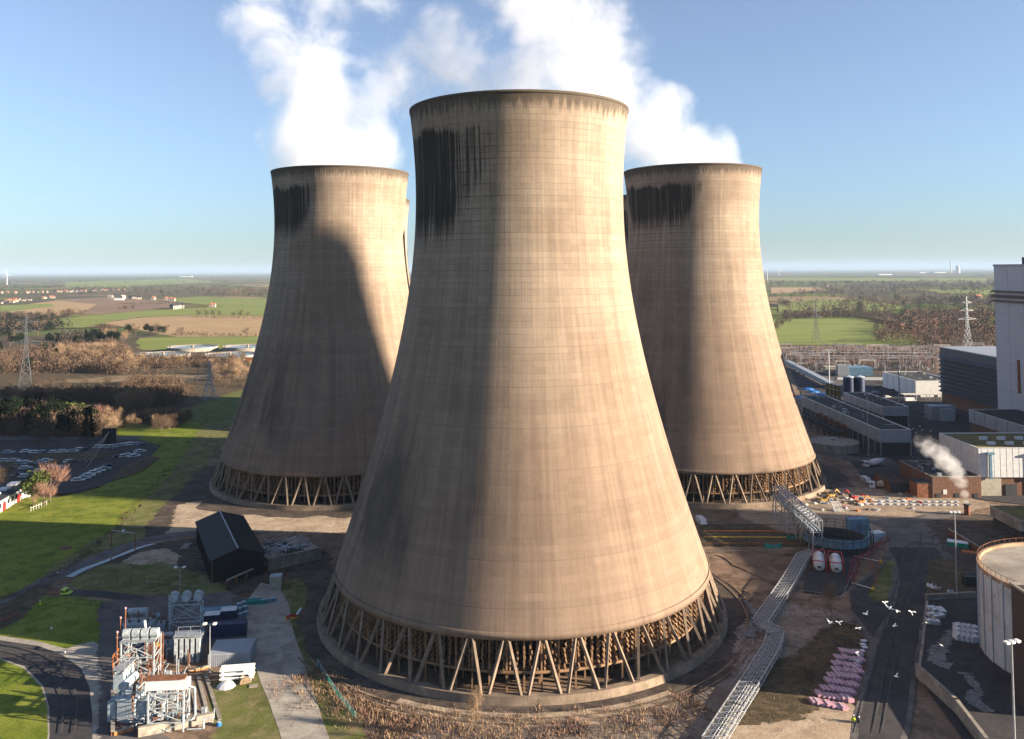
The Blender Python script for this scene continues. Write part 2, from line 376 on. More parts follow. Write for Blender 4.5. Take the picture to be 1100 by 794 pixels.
    run = m.math('MULTIPLY', m.math('MULTIPLY', inn, m.rng(m.math('ADD', sn, m.math('MULTIPLY', du, .22)), .52, .7)), m.rng(du, 0, .25))
    c = m.mix(m.math('MULTIPLY', run, .93), c, (.018, .016, .015))
    # grid of dark leaks along joints around the stain
    leak = m.math('MULTIPLY', m.math('MULTIPLY', m.math('MAXIMUM', line(u, 72, .06), line(v, 1/2.7, .1)), m.rng(m.math('ABSOLUTE', m.math('SUBTRACT', u, .62)), .08, .13, 1, 0)), m.math('MULTIPLY', m.rng(v, 86, 93), m.rng(v, 114, 110)))
    c = m.mix(m.math('MULTIPLY', leak, m.rng(rn, .42, .6, 0, .8)), c, (.05, .04, .035))
    m.col(c); m.b.inputs['Roughness'].default_value = .95; m.b.inputs['Specular IOR Level'].default_value = .1
    m.bump(m.math('SUBTRACT', fine, m.math('MULTIPLY', jj, .8)), .25, .12)
    return m.m
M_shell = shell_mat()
M_strut = mt('strut_concrete', (.22, .165, .12), .9, .3, .5, streak=.4)
M_pond = mt('pond_wall_concrete', (.27, .2, .145), .92, .35, .25, streak=.55, dirt=(.13, .11, .07))
M_fill = mt('fill_timber', (.3, .18, .1), .9, .4, .4)
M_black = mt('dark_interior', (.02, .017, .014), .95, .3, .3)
def water_mat(name='pond_water', c=(.03, .026, .014), r=.06):
    m = NT(name); m.col(c); m.b.inputs['Roughness'].default_value = r; m.b.inputs['Specular IOR Level'].default_value = .5
    m.bump(m.noise(m.obj(), 1.5, 4, .6), .15, .05); return m.m
M_water = water_mat()
def cooling_tower(loc, label):
    t = thing('cooling_tower', label, 'cooling tower', loc, 0, 'concrete cooling towers')
    n = 180; mb = MB(); zs = [ZB+(ZT-ZB)*i/72 for i in range(73)]
    mb.lathe([(TR(z), z) for z in zs], n, uv=True)
    mb.lathe([(TR(ZT)-.0, ZT), (TR(ZT)+.12, ZT+.003), (TR(ZT)+.12, ZT+.7), (TR(ZT)-.9, ZT+.7)], n, uv=True)       # cornice
    mb.lathe([(TR(z)-.6-(.3 if z > ZT-1 else 0), z+(.7 if z == ZT else 0)) for z in reversed(zs)], n, uv=True)  # inner face
    mb.lathe([(TR(ZB)-.6, ZB), (TR(ZB)-.55, ZB-.9), (TR(ZB)+.12, ZB-.9), (TR(ZB)+.12, ZB+.6), (TR(ZB), ZB+.6)], n, uv=True)
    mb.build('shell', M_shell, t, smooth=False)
    t.children[0].data.polygons.foreach_set('use_smooth', [True]*len(t.children[0].data.polygons))
    zf = 2.4; rt = TR(ZB)-.25; rb = TR(ZB)+3.0; N = 40; base = None
    for i in range(N):
        a = 2*pi*(i+.5)/N
        for s in (-1, 1):
            if base is None or True:
                a2 = a+s*.42*2*pi/N; b = MB(); a1 = a+s*.035*2*pi/N*2
                b.bar((rb*cos(a2), rb*sin(a2), zf-.4), (rt*cos(a1), rt*sin(a1), ZB-.86), .5, .56); b.build('strut', M_strut, t)
    # basin: inner wall, top walk, outer apron
    b = MB(); r1 = rb-.9; b.lathe([(r1, -.5), (r1, zf), (rb+.7, zf), (rb+1.0, .75), (rb+2.6, .7), (rb+2.9, .0)], n, uv=True); b.build('basin_wall', M_pond, t)
    b = MB(); b.lathe([(r1-.02, .75), (.0, .75)], 90); b.build('pond_water', M_water, t)
    # packing seen between the struts: dark core with rows of laths on posts
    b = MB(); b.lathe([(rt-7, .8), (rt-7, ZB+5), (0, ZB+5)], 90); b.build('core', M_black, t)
    b = MB(); rnd = random.Random(3)
    for i in range(200):
        a = 2*pi*i/200
        for rr in (rt-1.6, rt-4.2):
            for k in range(7):
                z = 5.0+k*1.0; a2 = a+rnd.uniform(-.004, .004)
                x, y = rr*cos(a2), rr*sin(a2)
                b.box((x, y, z), (.9, .28, .5), a2, Matrix.Rotation(a2, 3, 'Z') @ Matrix.Rotation(.7, 3, 'Y'))
    b.build('splash_packing', M_fill, t)
    b = MB()
    for i in range(80):
        a = 2*pi*i/80
        for rr in (rt-1.4, rt-5.0): b.bar((rr*cos(a), rr*sin(a), .76), (rr*cos(a), rr*sin(a), ZB-1), .35)
    b.lathe([(rt-1.3, 4.3), (rt-1.0, 4.3), (rt-1.0, 4.7), (rt-1.3, 4.7), (rt-1.3, 4.3)], 120)
    b.lathe([(rt-5.0, 4.2), (rt-1.0, 4.2)], 120)
    b.build('packing_frame', M_fill, t)
    return t
TW = {'main': (1.86, 207.2), 'left': (-68.06, 334.9), 'right': (71.67, 334.7)}
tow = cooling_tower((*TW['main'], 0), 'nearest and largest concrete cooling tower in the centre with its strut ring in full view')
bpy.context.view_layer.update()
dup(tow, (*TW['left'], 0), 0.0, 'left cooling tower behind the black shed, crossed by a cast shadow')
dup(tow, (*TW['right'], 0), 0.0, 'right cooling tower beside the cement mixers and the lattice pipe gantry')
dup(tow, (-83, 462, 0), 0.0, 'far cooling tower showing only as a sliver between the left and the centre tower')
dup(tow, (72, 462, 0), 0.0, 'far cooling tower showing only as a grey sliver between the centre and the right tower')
# the station's chimney, out of frame to the right: its shadow lies on the left tower
def chimney():
    t = thing('chimney', 'tall concrete chimney standing out of frame to the right of the towers', 'chimney', (CH[0], CH[1], 0))
    b = MB(); b.lathe([(15.5, 0), (14, 120), (13, CH[2]-16), (11.5, CH[2]-7), (8, CH[2]), (7, CH[2]), (7, CH[2]-8)], 48); b.build('shaft', M_strut, t, smooth=True)
CH = (520, 177.0, 236); chimney()
# ================================================================ HAZE AND STEAM
def haze(density):
    hb = MB().box((0, 17000, 129), (60000, 40000, 260)); m = NT('haze'); m.t.nodes.remove(m.b)
    v = m.n('VolumePrincipled'); v.inputs['Color'].default_value = (.4, .54, .74, 1); v.inputs['Density'].default_value = density; v.inputs['Anisotropy'].default_value = .0
    m.lk(v.outputs[0], m.o.inputs['Volume']); o = hb.build('haze', m.m); tag(o, kind='stuff')
haze(3.6e-5)
def steam(name, puffs, label, cat, dens, nscale, thr=.0, seed=0, vox=2.5, col=(.9, .915, .94), aniso=0.0, group=None, step=1.0, amp=2.3):
    """a cloud: one closed hull of merged puffs; inside, noise breaks the density up"""
    root = puffs[0][0]
    b = MB()
    for c, r, k in puffs: b.sphere(Vector(c)-Vector(root), r*1.02, 20, 12)
    m = NT(name+'_steam'); m.t.nodes.remove(m.b); P = m.obj()
    W = m.vec('ADD', P, (seed*13.7, seed*5.1, seed*3.3))
    n0 = m.n('TexNoise'); n0.inputs['Scale'].default_value = nscale*.7; n0.inputs['Detail'].default_value = 2; m.lk(W, n0.inputs['Vector'])
    w2 = m.vec('ADD', W, m.scale(m.vec('SUBTRACT', n0.outputs[1], (.5, .5, .5)), (1.1/nscale,)*3))
    n1 = m.noise(w2, nscale, 8, .64)
    acc = None
    for c, r, k in puffs:
        d = m.vec('DISTANCE', P, tuple(Vector(c)-Vector(root))); f = m.math('MULTIPLY', m.math('SUBTRACT', 1.0, m.math('DIVIDE', d, r)), k)
        acc = f if acc is None else m.math('MAXIMUM', acc, f)
    s = m.math('ADD', acc, m.math('MULTIPLY', m.math('SUBTRACT', n1, .5), amp))
    den = m.math('MULTIPLY', m.rng(s, .08+thr, .62+thr), m.math('MULTIPLY', m.rng(acc, 0.0, .12), dens))
    v = m.n('VolumePrincipled'); v.inputs['Color'].default_value = (*col, 1); v.inputs['Anisotropy'].default_value = aniso
    m.lk(den, v.inputs['Density']); m.lk(v.outputs[0], m.o.inputs['Volume'])
    o = b.build(name, m.m, loc=root); rm = o.modifiers.new('merge', 'REMESH'); rm.mode = 'VOXEL'; rm.voxel_size = vox
    o.cycles.volume_step_rate = step if hasattr(o, 'cycles') and hasattr(o.cycles, 'volume_step_rate') else 1
    try: m.m.cycles.volume_step_rate = step
    except Exception: pass
    return tag(o, label, cat, group)
def pf(px, py, Y, rp, k=1.0):      # puff centre on a pixel at depth Y, radius rp in pixels
    c = atd(px, py, Y); return (tuple(c), rp*Y/FPX, k)
def run_plumes():
    D = 338
    steam('steam_plume', [pf(365, 198, D, 60), pf(362, 176, D, 68, 1.1), pf(385, 155, D+4, 58, 1.0), pf(335, 140, D+4, 66, 1.15), pf(352, 108, D+8, 66, 1.05), pf(325, 88, D+8, 58, .95), pf(385, 118, D+10, 62, .75), pf(305, 55, D+12, 55, .52), pf(280, 25, D+12, 52, .44), pf(412, 80, D+14, 58, .34), pf(385, 50, D+14, 60, .27), pf(350, -5, D+14, 60, .33), pf(395, 5, D+14, 50, .3)],
          'white steam plume billowing up and to the left from the left cooling tower', 'steam', .038, .045, 0, 2, 3, group='steam plumes from the towers', amp=2.5)
    steam('steam_plume', [pf(745, 194, D, 58, .9), pf(735, 172, D, 62, 1.15), pf(700, 145, D+4, 66, 1.2), pf(655, 115, D+8, 70, 1.15), pf(625, 75, D+12, 74, .85), pf(592, 30, D+16, 78, .62), pf(570, 85, D+18, 70, .6), pf(515, 75, D+20, 66, .48), pf(480, 55, D+20, 58, .5), pf(450, 100, D+20, 50, .42), pf(560, -15, D+20, 66, .46), pf(660, 30, D+20, 60, .3)],
          'white steam plume leaning left over the rim of the right cooling tower', 'steam', .038, .045, 0, 4, 3, group='steam plumes from the towers', amp=2.5)
run_plumes()
# ================================================================ STATION GROUND
zone('wood_floor', 'bank', [(-500, 352), (-100, 358), (140, 364), (150, 377), (300, 377), (300, 420), (225, 445), (200, 470), (120, 472), (-500, 480)], 3, 12, .05)
zone('ground_yard', 'dirt', [(190, 520), (215, 470), (240, 447), (300, 410), (820, 398), (835, 372), (1500, 372), (1900, 1000), (600, 1000), (-700, 1000), (-500, 640), (0, 650), (110, 590)], 1, 12)
GD('drygrass', 'dry_grass', ((.3, .22, .13), (.22, .16, .1), (.16, .12, .07)), .05, fine=.35)
zone('verge', 'drygrass', [(60, 411), (120, 405), (200, 403.5), (262, 404), (262, 408), (180, 409), (90, 412)], 2.5, 5, .02)
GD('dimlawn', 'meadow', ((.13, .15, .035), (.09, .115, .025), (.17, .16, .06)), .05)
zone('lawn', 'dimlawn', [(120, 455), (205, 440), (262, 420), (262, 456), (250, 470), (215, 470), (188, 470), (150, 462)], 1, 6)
zone('lawn', 'grass', [(-300, 535), (60, 538), (105, 528), (140, 512), (160, 497), (175, 480), (130, 478), (128, 462), (180, 462), (205, 455), (218, 458), (175, 520), (130, 563), (86, 600), (30, 634), (0, 645), (-300, 700)], .5, 6)
zone('verge', 'dullgrass', [(222, 456), (247, 455), (243, 470), (205, 520), (168, 560), (150, 585), (110, 600), (60, 622), (30, 640), (60, 612), (128, 570), (180, 520)], .5, 4)
zone('track', 'mud', [(222, 505), (243, 500), (250, 520), (225, 535), (205, 545), (185, 575), (158, 578), (175, 552), (200, 525)], .8, 3)
zone('car_park', 'asphalt', [(-300, 474), (60, 470), (150, 474), (172, 480), (160, 495), (142, 510), (110, 524), (80, 532), (-300, 545)], .3, 8)
strip('road', 'oldasphalt', [(-80, 474), (60, 472), (150, 472)], 9)
zone('dirt_track', 'pale', [(196, 545), (222, 541), (250, 548), (300, 556), (350, 553), (395, 548), (395, 572), (340, 574), (300, 572), (250, 571), (188, 577)], .8, 2)
zone('dirt_patch', 'mud', [(90, 622), (130, 600), (165, 588), (212, 582), (290, 590), (340, 590), (360, 620), (330, 650), (290, 640), (240, 640), (150, 640)], .6, 2)
zone('sand', 'pale', [(130, 610), (150, 598), (175, 594), (190, 600), (182, 612), (150, 617)], .5, 1)
zone('lawn', 'dullgrass', [(75, 632), (110, 612), (160, 605), (225, 625), (240, 645), (160, 640), (110, 640)], .6, 2)
strip('road', 'oldasphalt', [(-120, 697), (0, 653), (60, 622), (110, 600), (160, 583), (205, 576), (235, 574)], 5.2, .04)
zone('lawn', 'grass', [(-80, 700), (-60, 668), (10, 655), (40, 645), (88, 647), (150, 657), (150, 705), (70, 702), (20, 690)], .3, 2)
strip('path', 'asphalt', [(70, 641), (100, 641), (140, 646), (185, 655), (200, 660)], [4.0, 3.2])
zone('verge', 'bank', [(0, 658), (30, 640), (52, 632), (40, 648), (20, 668), (0, 678), (-60, 690), (-60, 670)], .5, 1.5)
zone('path', 'concrete', [(-100, 686), (0, 687), (40, 693), (70, 701), (100, 693), (112, 700), (118, 740), (118, 830), (96, 830), (96, 745), (80, 718), (0, 692), (-100, 691)], .1, 3)
zone('road', 'asphalt', [(-100, 692), (0, 692), (40, 698), (66, 707), (86, 722), (96, 742), (99, 775), (99, 850), (46, 850), (51, 794), (51, 765), (44, 742), (25, 722), (0, 713), (-100, 708)], .05, 3)
zone('kerb', 'concrete', [(-100, 706.5), (0, 711.5), (26, 720.5), (46, 741), (53, 765), (53, 794), (47, 850), (-200, 850)], .02, 2)
zone('lawn', 'grass', [(-100, 708), (0, 713), (25, 722.5), (44, 742.5), (51, 765), (51, 794), (45, 850), (-200, 850)], .05, 2)
zone('compound', 'oldasphalt', [(112, 652), (240, 642), (262, 650), (266, 700), (285, 800), (300, 850), (112, 850)], .4, 2)
zone('compound', 'dirt', [(190, 700), (262, 700), (285, 800), (300, 850), (185, 850)], .6, 2)
zone('verge', 'dullgrass', [(236, 740), (266, 705), (300, 794), (310, 850), (240, 850)], .8, 1.5)
def ring_zone(name, mat, c, r0, r1, a0=0, a1=2*pi, jit=.0, seed=0):
    n = 160; _z[0] += .004; mb = MB()
    for i in range(n+1):
        a = a0+(a1-a0)*i/n
        q = jit*noise.noise(Vector((cos(a)*6+seed, sin(a)*6, seed)))*2
        for r in (r0, r1+q): mb.v.append(Vector((c[0]+r*cos(a), c[1]+r*sin(a), _z[0])))
    for i in range(n): mb.face((2*i, 2*i+1, 2*i+3, 2*i+2))
    return tag(mb.build(name, G[mat]), kind='structure')
ring_zone('track', 'mud', TW['main'], 46, 55, jit=1.5)
ring_zone('track', 'mud', TW['left'], 46, 56, jit=2.5, seed=3)
ring_zone('track', 'mud', TW['right'], 46, 57, a0=-.9, a1=1.5, jit=2, seed=5)
ring_zone('gravel', 'gravel', TW['main'], 55, 66, a0=-1.9, a1=-.3, jit=3, seed=7)
ring_zone('gravel', 'pale', TW['main'], 50.6, 55.5, a0=-2.05, a1=-1.0, jit=.8, seed=9)
zone('verge', 'dullgrass', [(296, 632), (322, 625), (326, 650), (312, 668), (330, 715), (352, 745), (380, 775), (400, 850), (360, 850), (318, 712)], .35, 1.5)
zone('concrete_lane', 'concrete', [(264, 652), (280, 630), (300, 634), (311, 655), (312, 672), (326, 715), (352, 794), (368, 850), (312, 850), (300, 790), (266, 700)], .08, 2)
zone('ground_yard', 'dirt', [(770, 600), (850, 598), (838, 640), (812, 680), (800, 720), (815, 745), (905, 690), (905, 660), (870, 650), (845, 640)], 1, 2)
zone('gravel', 'gravel', [(800, 680), (850, 655), (905, 668), (905, 690), (872, 690), (840, 740), (800, 760), (795, 720)], 1, 2)
zone('gravel', 'pale', [(790, 775), (850, 765), (915, 770), (935, 775), (930, 830), (760, 830)], .8, 2)
zone('pipe_trench', 'bank', [(752, 566), (868, 566), (868, 590), (752, 590)], .2, 2)
# right-hand roads and yards
zone('yard', 'asphalt', [(850, 402), (900, 399), (1100, 405), (1400, 420), (1500, 560), (1100, 545), (1010, 535), (930, 520), (900, 478), (868, 440)], .5, 6)
zone('switchyard_floor', 'mud', [(834, 378), (1070, 379), (1070, 386), (1004, 386), (1004, 405), (870, 402), (850, 392)], .4, 6)
zone('road', 'oldasphalt', [(845, 398), (853, 393), (880, 402), (905, 412), (905, 422), (880, 416)], .2, 4)
strip('road', 'oldasphalt', [(870, 482), (900, 492), (935, 497), (960, 498)], 9)
GD('site', 'building_site_ground', ((.33, .25, .18), (.25, .19, .14), (.4, .32, .24)), .12, fine=.35)
zone('construction_yard', 'site', [(790, 545), (862, 532), (905, 528), (1010, 532), (1060, 545), (1000, 562), (930, 572), (862, 578), (800, 560)], 1, 3)
zone('road', 'oldasphalt', [(930, 563), (980, 558), (1010, 552), (1045, 556), (1062, 600), (1062, 650), (1000, 648), (990, 700), (970, 850), (905, 850), (918, 770), (935, 700), (915, 665), (912, 640), (940, 612), (958, 590), (950, 572)], .25, 3)
zone('road', 'asphalt', [(955, 592), (1005, 592), (1020, 612), (996, 640), (985, 700), (962, 850), (912, 850), (928, 760), (945, 690), (962, 650), (968, 620)], .3, 3)
zone('road', 'asphalt', [(912, 640), (938, 620), (950, 640), (960, 655), (938, 690), (915, 660)], .1, 3)
zone('verge', 'dullgrass', [(946, 618), (956, 606), (948, 650), (938, 645)], .3, 1)
zone('verge', 'bank', [(1003, 606), (1035, 606), (1040, 640), (1000, 640)], .4, 2)
zone('verge', 'bank', [(870, 700), (905, 672), (925, 690), (905, 740), (850, 775), (800, 780), (820, 745)], .8, 2)
zone('bund_floor', 'asphalt', [(994, 650), (1060, 646), (1100, 660), (1140, 800), (1060, 850), (1030, 794), (986, 733)], .1, 3)
zone('yard', 'mud', [(1000, 565), (1045, 556), (1100, 560), (1300, 600), (1300, 700), (1062, 650)], .5, 3)
# ================================================================ VEGETATION
def leafmat(name, a, b, rough=.9):
    m = NT(name); r = m.n('ObjectInfo').outputs['Random']
    n = m.noise(m.obj(), .7, 3, .6); c = m.mix(m.rng(n, .35, .65), a, b)
    q = m.n('CombineColor'); f = m.rng(r, 0, 1, .6, 1.25, False); [m.lk(f, q.inputs[i]) for i in range(3)]
    q2 = m.mix(.85, c, q.outputs[0], 'MULTIPLY'); m.col(q2); m.b.inputs['Roughness'].default_value = rough; m.b.inputs['Specular IOR Level'].default_value = .05
    return m.m
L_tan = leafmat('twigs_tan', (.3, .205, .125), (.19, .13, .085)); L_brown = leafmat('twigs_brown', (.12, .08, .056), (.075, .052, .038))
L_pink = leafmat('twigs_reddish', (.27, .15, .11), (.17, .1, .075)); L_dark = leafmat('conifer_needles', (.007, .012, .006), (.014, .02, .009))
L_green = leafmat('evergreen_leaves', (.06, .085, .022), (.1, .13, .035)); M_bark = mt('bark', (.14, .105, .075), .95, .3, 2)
def sliver(b, p, d, L, wd, rnd):
    q = Vector((rnd.uniform(-1, 1), rnd.uniform(-1, 1), rnd.uniform(-1, 1))).cross(d)
    if q.length < 1e-3: return
    q = q.normalized()*wd*.5; k = len(b.v); b.v += [p-q, p+q, p+d*L]; b.face((k, k+1, k+2))
def bare_tree(h, wdt, seed, mat, n=1000, name='bare_tree', sw=.07):
    rnd = random.Random(seed); t = thing(name, None, None); tr = MB(); tr.tube((0, 0, -.3), (0, 0, h*.45), h*.022, 6, h*.014)
    tips = []
    for i in range(9):
        a = i*2.4+rnd.uniform(-.3, .3); z = h*rnd.uniform(.18, .42); L = wdt*.5*rnd.uniform(.55, .9)
        e = Vector((cos(a)*L, sin(a)*L, z+h*rnd.uniform(.2, .42))); s = Vector((0, 0, z)); tr.tube(s, e, h*.009, 4, h*.003, cap=False); tips.append((s, e))
    tr.tube((0, 0, h*.44), (rnd.uniform(-.3, .3), 0, h*.86), h*.013, 5, h*.004); tips.append((Vector((0, 0, h*.4)), Vector((0, 0, h*.86))))
    tr.build('trunk', M_bark, t)
    cr = MB(); cen = [(Vector((rnd.uniform(-.33, .33)*wdt, rnd.uniform(-.33, .33)*wdt, h*rnd.uniform(.35, .85))), wdt*rnd.uniform(.13, .27)) for _ in range(15)]
    for i in range(n):
        c, r = cen[rnd.randrange(len(cen))]
        while True:
            o = Vector((rnd.uniform(-1, 1), rnd.uniform(-1, 1), rnd.uniform(-1, 1)))
            if o.length < 1: break
        p = c+o*r; p.z = min(p.z, h*.97)
        d = (p-Vector((0, 0, h*.3))).normalized()+Vector((rnd.uniform(-.5, .5), rnd.uniform(-.5, .5), rnd.uniform(-.1, .6))); d.normalize()
        sliver(cr, p, d, h*rnd.uniform(.1, .22), sw*h/10, rnd)
    cr.build('crown', mat, t); return t
def leafy_tree(h, wdt, seed, mat, n=1500, conic=False, name='evergreen_tree', low=.12):
    rnd = random.Random(seed); t = thing(name, None, None); tr = MB(); tr.tube((0, 0, -.3), (0, 0, h*.9), h*.02, 6, h*.006)
    for i in range(7):
        a = i*2.4; z = h*rnd.uniform(.25, .6); tr.tube((0, 0, z), (cos(a)*wdt*.3, sin(a)*wdt*.3, z+h*.12), h*.007, 4, h*.003, cap=False)
    tr.build('trunk', M_bark, t); cr = MB()
    if conic:
        for i in range(n):
            z = rnd.uniform(low, 1); r = wdt*.5*(1-z)**.75*(.75+.25*sin(z*55))*sqrt(rnd.random())+.1; a = rnd.uniform(0, 2*pi)
            p = Vector((r*cos(a), r*sin(a), z*h)); d = Vector((cos(a), sin(a), rnd.uniform(-.5, .3))).normalized(); sliver(cr, p, d, h*.07, .3*h/10, rnd)
    else:
        cen = [(Vector((rnd.uniform(-.3, .3)*wdt, rnd.uniform(-.3, .3)*wdt, h*rnd.uniform(.35, .82))), wdt*rnd.uniform(.16, .3)) for _ in range(14)]
        for i in range(n):
            c, r = cen[rnd.randrange(len(cen))]; o = Vector((rnd.gauss(0, 1), rnd.gauss(0, 1), rnd.gauss(0, 1))).normalized()*rnd.uniform(.6, 1)
            p = c+o*r; d = (o+Vector((rnd.uniform(-.8, .8), rnd.uniform(-.8, .8), rnd.uniform(-.8, .8)))).normalized(); sliver(cr, p, d, h*.06, .42*h/10, rnd)
    cr.build('crown', mat, t); return t
PROTO = {
 'tan': [bare_tree(10, 8.5, 1, L_tan), bare_tree(10, 7, 2, L_tan), bare_tree(10, 9.5, 3, L_tan)],
 'brown': [bare_tree(10, 9, 4, L_brown), bare_tree(10, 7.5, 5, L_brown), bare_tree(10, 10.5, 6, L_brown, 1500)],
 'pink': [bare_tree(10, 8.5, 7, L_pink), bare_tree(10, 8, 8, L_pink)],
 'dark': [leafy_tree(10, 7, 9, L_dark, conic=False), leafy_tree(10, 5, 10, L_dark, conic=True), leafy_tree(10, 8, 11, L_dark)],
 'green': [leafy_tree(10, 7.5, 12, L_green), leafy_tree(10, 6.5, 13, L_green)]}
_used = set(); R = random.Random(11)
def plant(kind, x, y, h, label, cat, group, sx=1.0):
    k = R.randrange(len(PROTO[kind])); pr = PROTO[kind][k]; s = h/10; q = R.uniform(0, 6.28)
    if (kind, k) not in _used:
        _used.add((kind, k)); pr.location = (x, y, 0); pr.rotation_euler.z = q; pr.scale = (s*sx, s*sx, s); tag(pr, label, cat, group); return pr
    return dup(pr, (x, y, 0), q, label, group, (s*sx, s*sx, s)) if not tag(pr, cat=pr.get('category', cat)) is None else None
def inpoly(x, y, P):
    c = False; n = len(P)
    for i in range(n):
        (x1, y1), (x2, y2) = P[i], P[(i+1) % n]
        if (y1 > y) != (y2 > y) and x < (x2-x1)*(y-y1)/(y2-y1)+x1: c = not c
    return c
def scatter(n, px, kinds, h0, h1, label, group, cat='tree', mind=3.0, sx=1.0):
    P = [tuple(at(*p)[:2]) for p in px]; xs = [p[0] for p in P]; ys = [p[1] for p in P]; pts = []; tries = 0
    while len(pts) < n and tries < n*60:
        tries += 1; x = R.uniform(min(xs), max(xs)); y = R.uniform(min(ys), max(ys))
        if inpoly(x, y, P) and all((x-a)**2+(y-b)**2 > mind**2 for a, b in pts):
            pts.append((x, y)); k = R.choice(kinds); plant(k, x, y, R.uniform(h0, h1), label[k] if isinstance(label, dict) else label, cat, group+(' '+k if isinstance(label, dict) and len(label) > 1 else ''), sx)
def row(n, px, kinds, h0, h1, label, group, cat='tree', jit=2.0, sx=1.0):
    P = [at(*p) for p in px]; segs = [(P[i], P[i+1]) for i in range(len(P)-1)]; Ls = [(b-a).length for a, b in segs]; T = sum(Ls)
    for i in range(n):
        s = (i+R.uniform(.2, .8))/n*T
        for (a, b), L in zip(segs, Ls):
            if s <= L: p = a+(b-a)*s/L; break
            s -= L
        k = R.choice(kinds); plant(k, p.x+R.uniform(-jit, jit), p.y+R.uniform(-jit, jit), R.uniform(h0, h1), label, cat, group, sx)
# woodland left of the towers (individual trees, nearest first)
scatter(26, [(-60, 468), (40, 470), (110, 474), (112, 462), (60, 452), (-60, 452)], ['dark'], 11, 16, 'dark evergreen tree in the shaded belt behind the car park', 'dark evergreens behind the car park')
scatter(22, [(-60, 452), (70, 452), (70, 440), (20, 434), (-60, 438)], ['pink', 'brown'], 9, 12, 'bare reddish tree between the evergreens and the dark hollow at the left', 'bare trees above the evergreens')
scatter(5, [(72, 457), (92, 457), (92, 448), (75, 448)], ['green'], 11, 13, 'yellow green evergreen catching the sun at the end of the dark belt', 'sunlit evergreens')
scatter(14, [(96, 462), (125, 468), (125, 456), (100, 450)], ['tan', 'pink'], 8, 11, 'pale bare tree between the sunlit evergreens and the rounded orange copse', 'pale bare trees beside the copse')
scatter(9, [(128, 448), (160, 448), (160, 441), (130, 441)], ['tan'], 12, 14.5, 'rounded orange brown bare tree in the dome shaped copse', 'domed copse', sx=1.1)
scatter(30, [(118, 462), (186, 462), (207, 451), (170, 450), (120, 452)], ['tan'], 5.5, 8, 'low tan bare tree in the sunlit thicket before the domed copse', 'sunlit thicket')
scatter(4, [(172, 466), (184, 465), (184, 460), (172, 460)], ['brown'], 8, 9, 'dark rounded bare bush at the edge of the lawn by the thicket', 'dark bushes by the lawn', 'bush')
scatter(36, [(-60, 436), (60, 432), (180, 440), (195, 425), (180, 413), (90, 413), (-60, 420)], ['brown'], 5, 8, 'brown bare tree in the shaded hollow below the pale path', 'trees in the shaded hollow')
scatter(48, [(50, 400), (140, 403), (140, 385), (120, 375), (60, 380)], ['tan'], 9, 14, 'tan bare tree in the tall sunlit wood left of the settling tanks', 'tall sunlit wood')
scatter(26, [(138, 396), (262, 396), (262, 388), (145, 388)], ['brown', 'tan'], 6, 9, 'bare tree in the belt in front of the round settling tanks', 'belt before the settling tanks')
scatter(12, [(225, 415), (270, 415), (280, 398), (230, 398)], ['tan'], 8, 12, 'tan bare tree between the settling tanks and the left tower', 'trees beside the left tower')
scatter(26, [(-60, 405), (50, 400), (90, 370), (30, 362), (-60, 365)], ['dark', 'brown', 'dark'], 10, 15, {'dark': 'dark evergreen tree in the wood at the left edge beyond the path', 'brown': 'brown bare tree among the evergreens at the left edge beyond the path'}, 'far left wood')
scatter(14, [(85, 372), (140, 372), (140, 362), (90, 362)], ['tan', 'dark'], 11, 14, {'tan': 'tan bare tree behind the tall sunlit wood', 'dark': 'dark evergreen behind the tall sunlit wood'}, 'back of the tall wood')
scatter(16, [(105, 361), (178, 361), (178, 357), (105, 357)], ['brown', 'dark'], 11, 14, {'brown': 'brown bare tree in the line along the green field before the tan field', 'dark': 'dark evergreen in the line along the green field before the tan field'}, 'line along the green field')
row(1, [(192, 361), (194, 361)], ['brown'], 11, 11, 'lone bare tree at the front hedge of the tan field, left of two', 'lone field trees')
row(1, [(263, 361), (265, 361)], ['brown'], 11, 11, 'lone bare tree at the front hedge of the tan field by the left tower', 'lone field trees')
row(7, [(205, 340), (272, 341)], ['brown'], 10, 14, 'round bare tree in the row along the back of the tan field', 'row behind the tan field')
scatter(9, [(50, 344), (92, 344), (92, 340), (50, 340)], ['brown'], 14, 18, 'large brown bare tree in the clump beside the pale field strip', 'field clump')
scatter(4, [(113, 336), (146, 334), (146, 333), (113, 335)], ['brown'], 12, 14, 'bare tree in the hedge above the tan field', 'trees in the hedge above the field')
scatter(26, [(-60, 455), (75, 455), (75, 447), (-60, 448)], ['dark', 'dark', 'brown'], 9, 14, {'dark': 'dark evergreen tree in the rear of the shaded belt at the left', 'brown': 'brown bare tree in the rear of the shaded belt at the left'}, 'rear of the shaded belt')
# by the white building and along the bank
for (px_, py_, k, h, l) in [(36, 545, 'green', 14, 'grey green pine beside the white and red building'), (54, 541, 'pink', 14, 'reddish bare tree to the right of the pine on the lawn edge'), (47, 547, 'pink', 9, 'small reddish bare tree in front of the pine'), (6, 524, 'tan', 12, 'tan bare tree behind the white and red building'), (-4, 530, 'tan', 10, 'tan bare tree at the left edge behind the white building'), (45, 482, 'brown', 9, 'thin bare tree standing in the car park')]:
    p = at(px_, py_); plant(k, p.x, p.y, h, l, 'tree', None)
# right of the towers
row(16, [(832, 357), (850, 343), (905, 342.5), (940, 346), (968, 353)], ['brown'], 8, 12, 'brown bare tree in the hedge behind the bright green field', 'hedge trees behind the green field', jit=6)
scatter(12, [(935, 366), (990, 371), (1062, 374), (1062, 352), (975, 344), (935, 344)], ['brown', 'pink'], 10, 14, 'bare tree in the russet wood behind the pylons on the right', 'russet wood', mind=8)
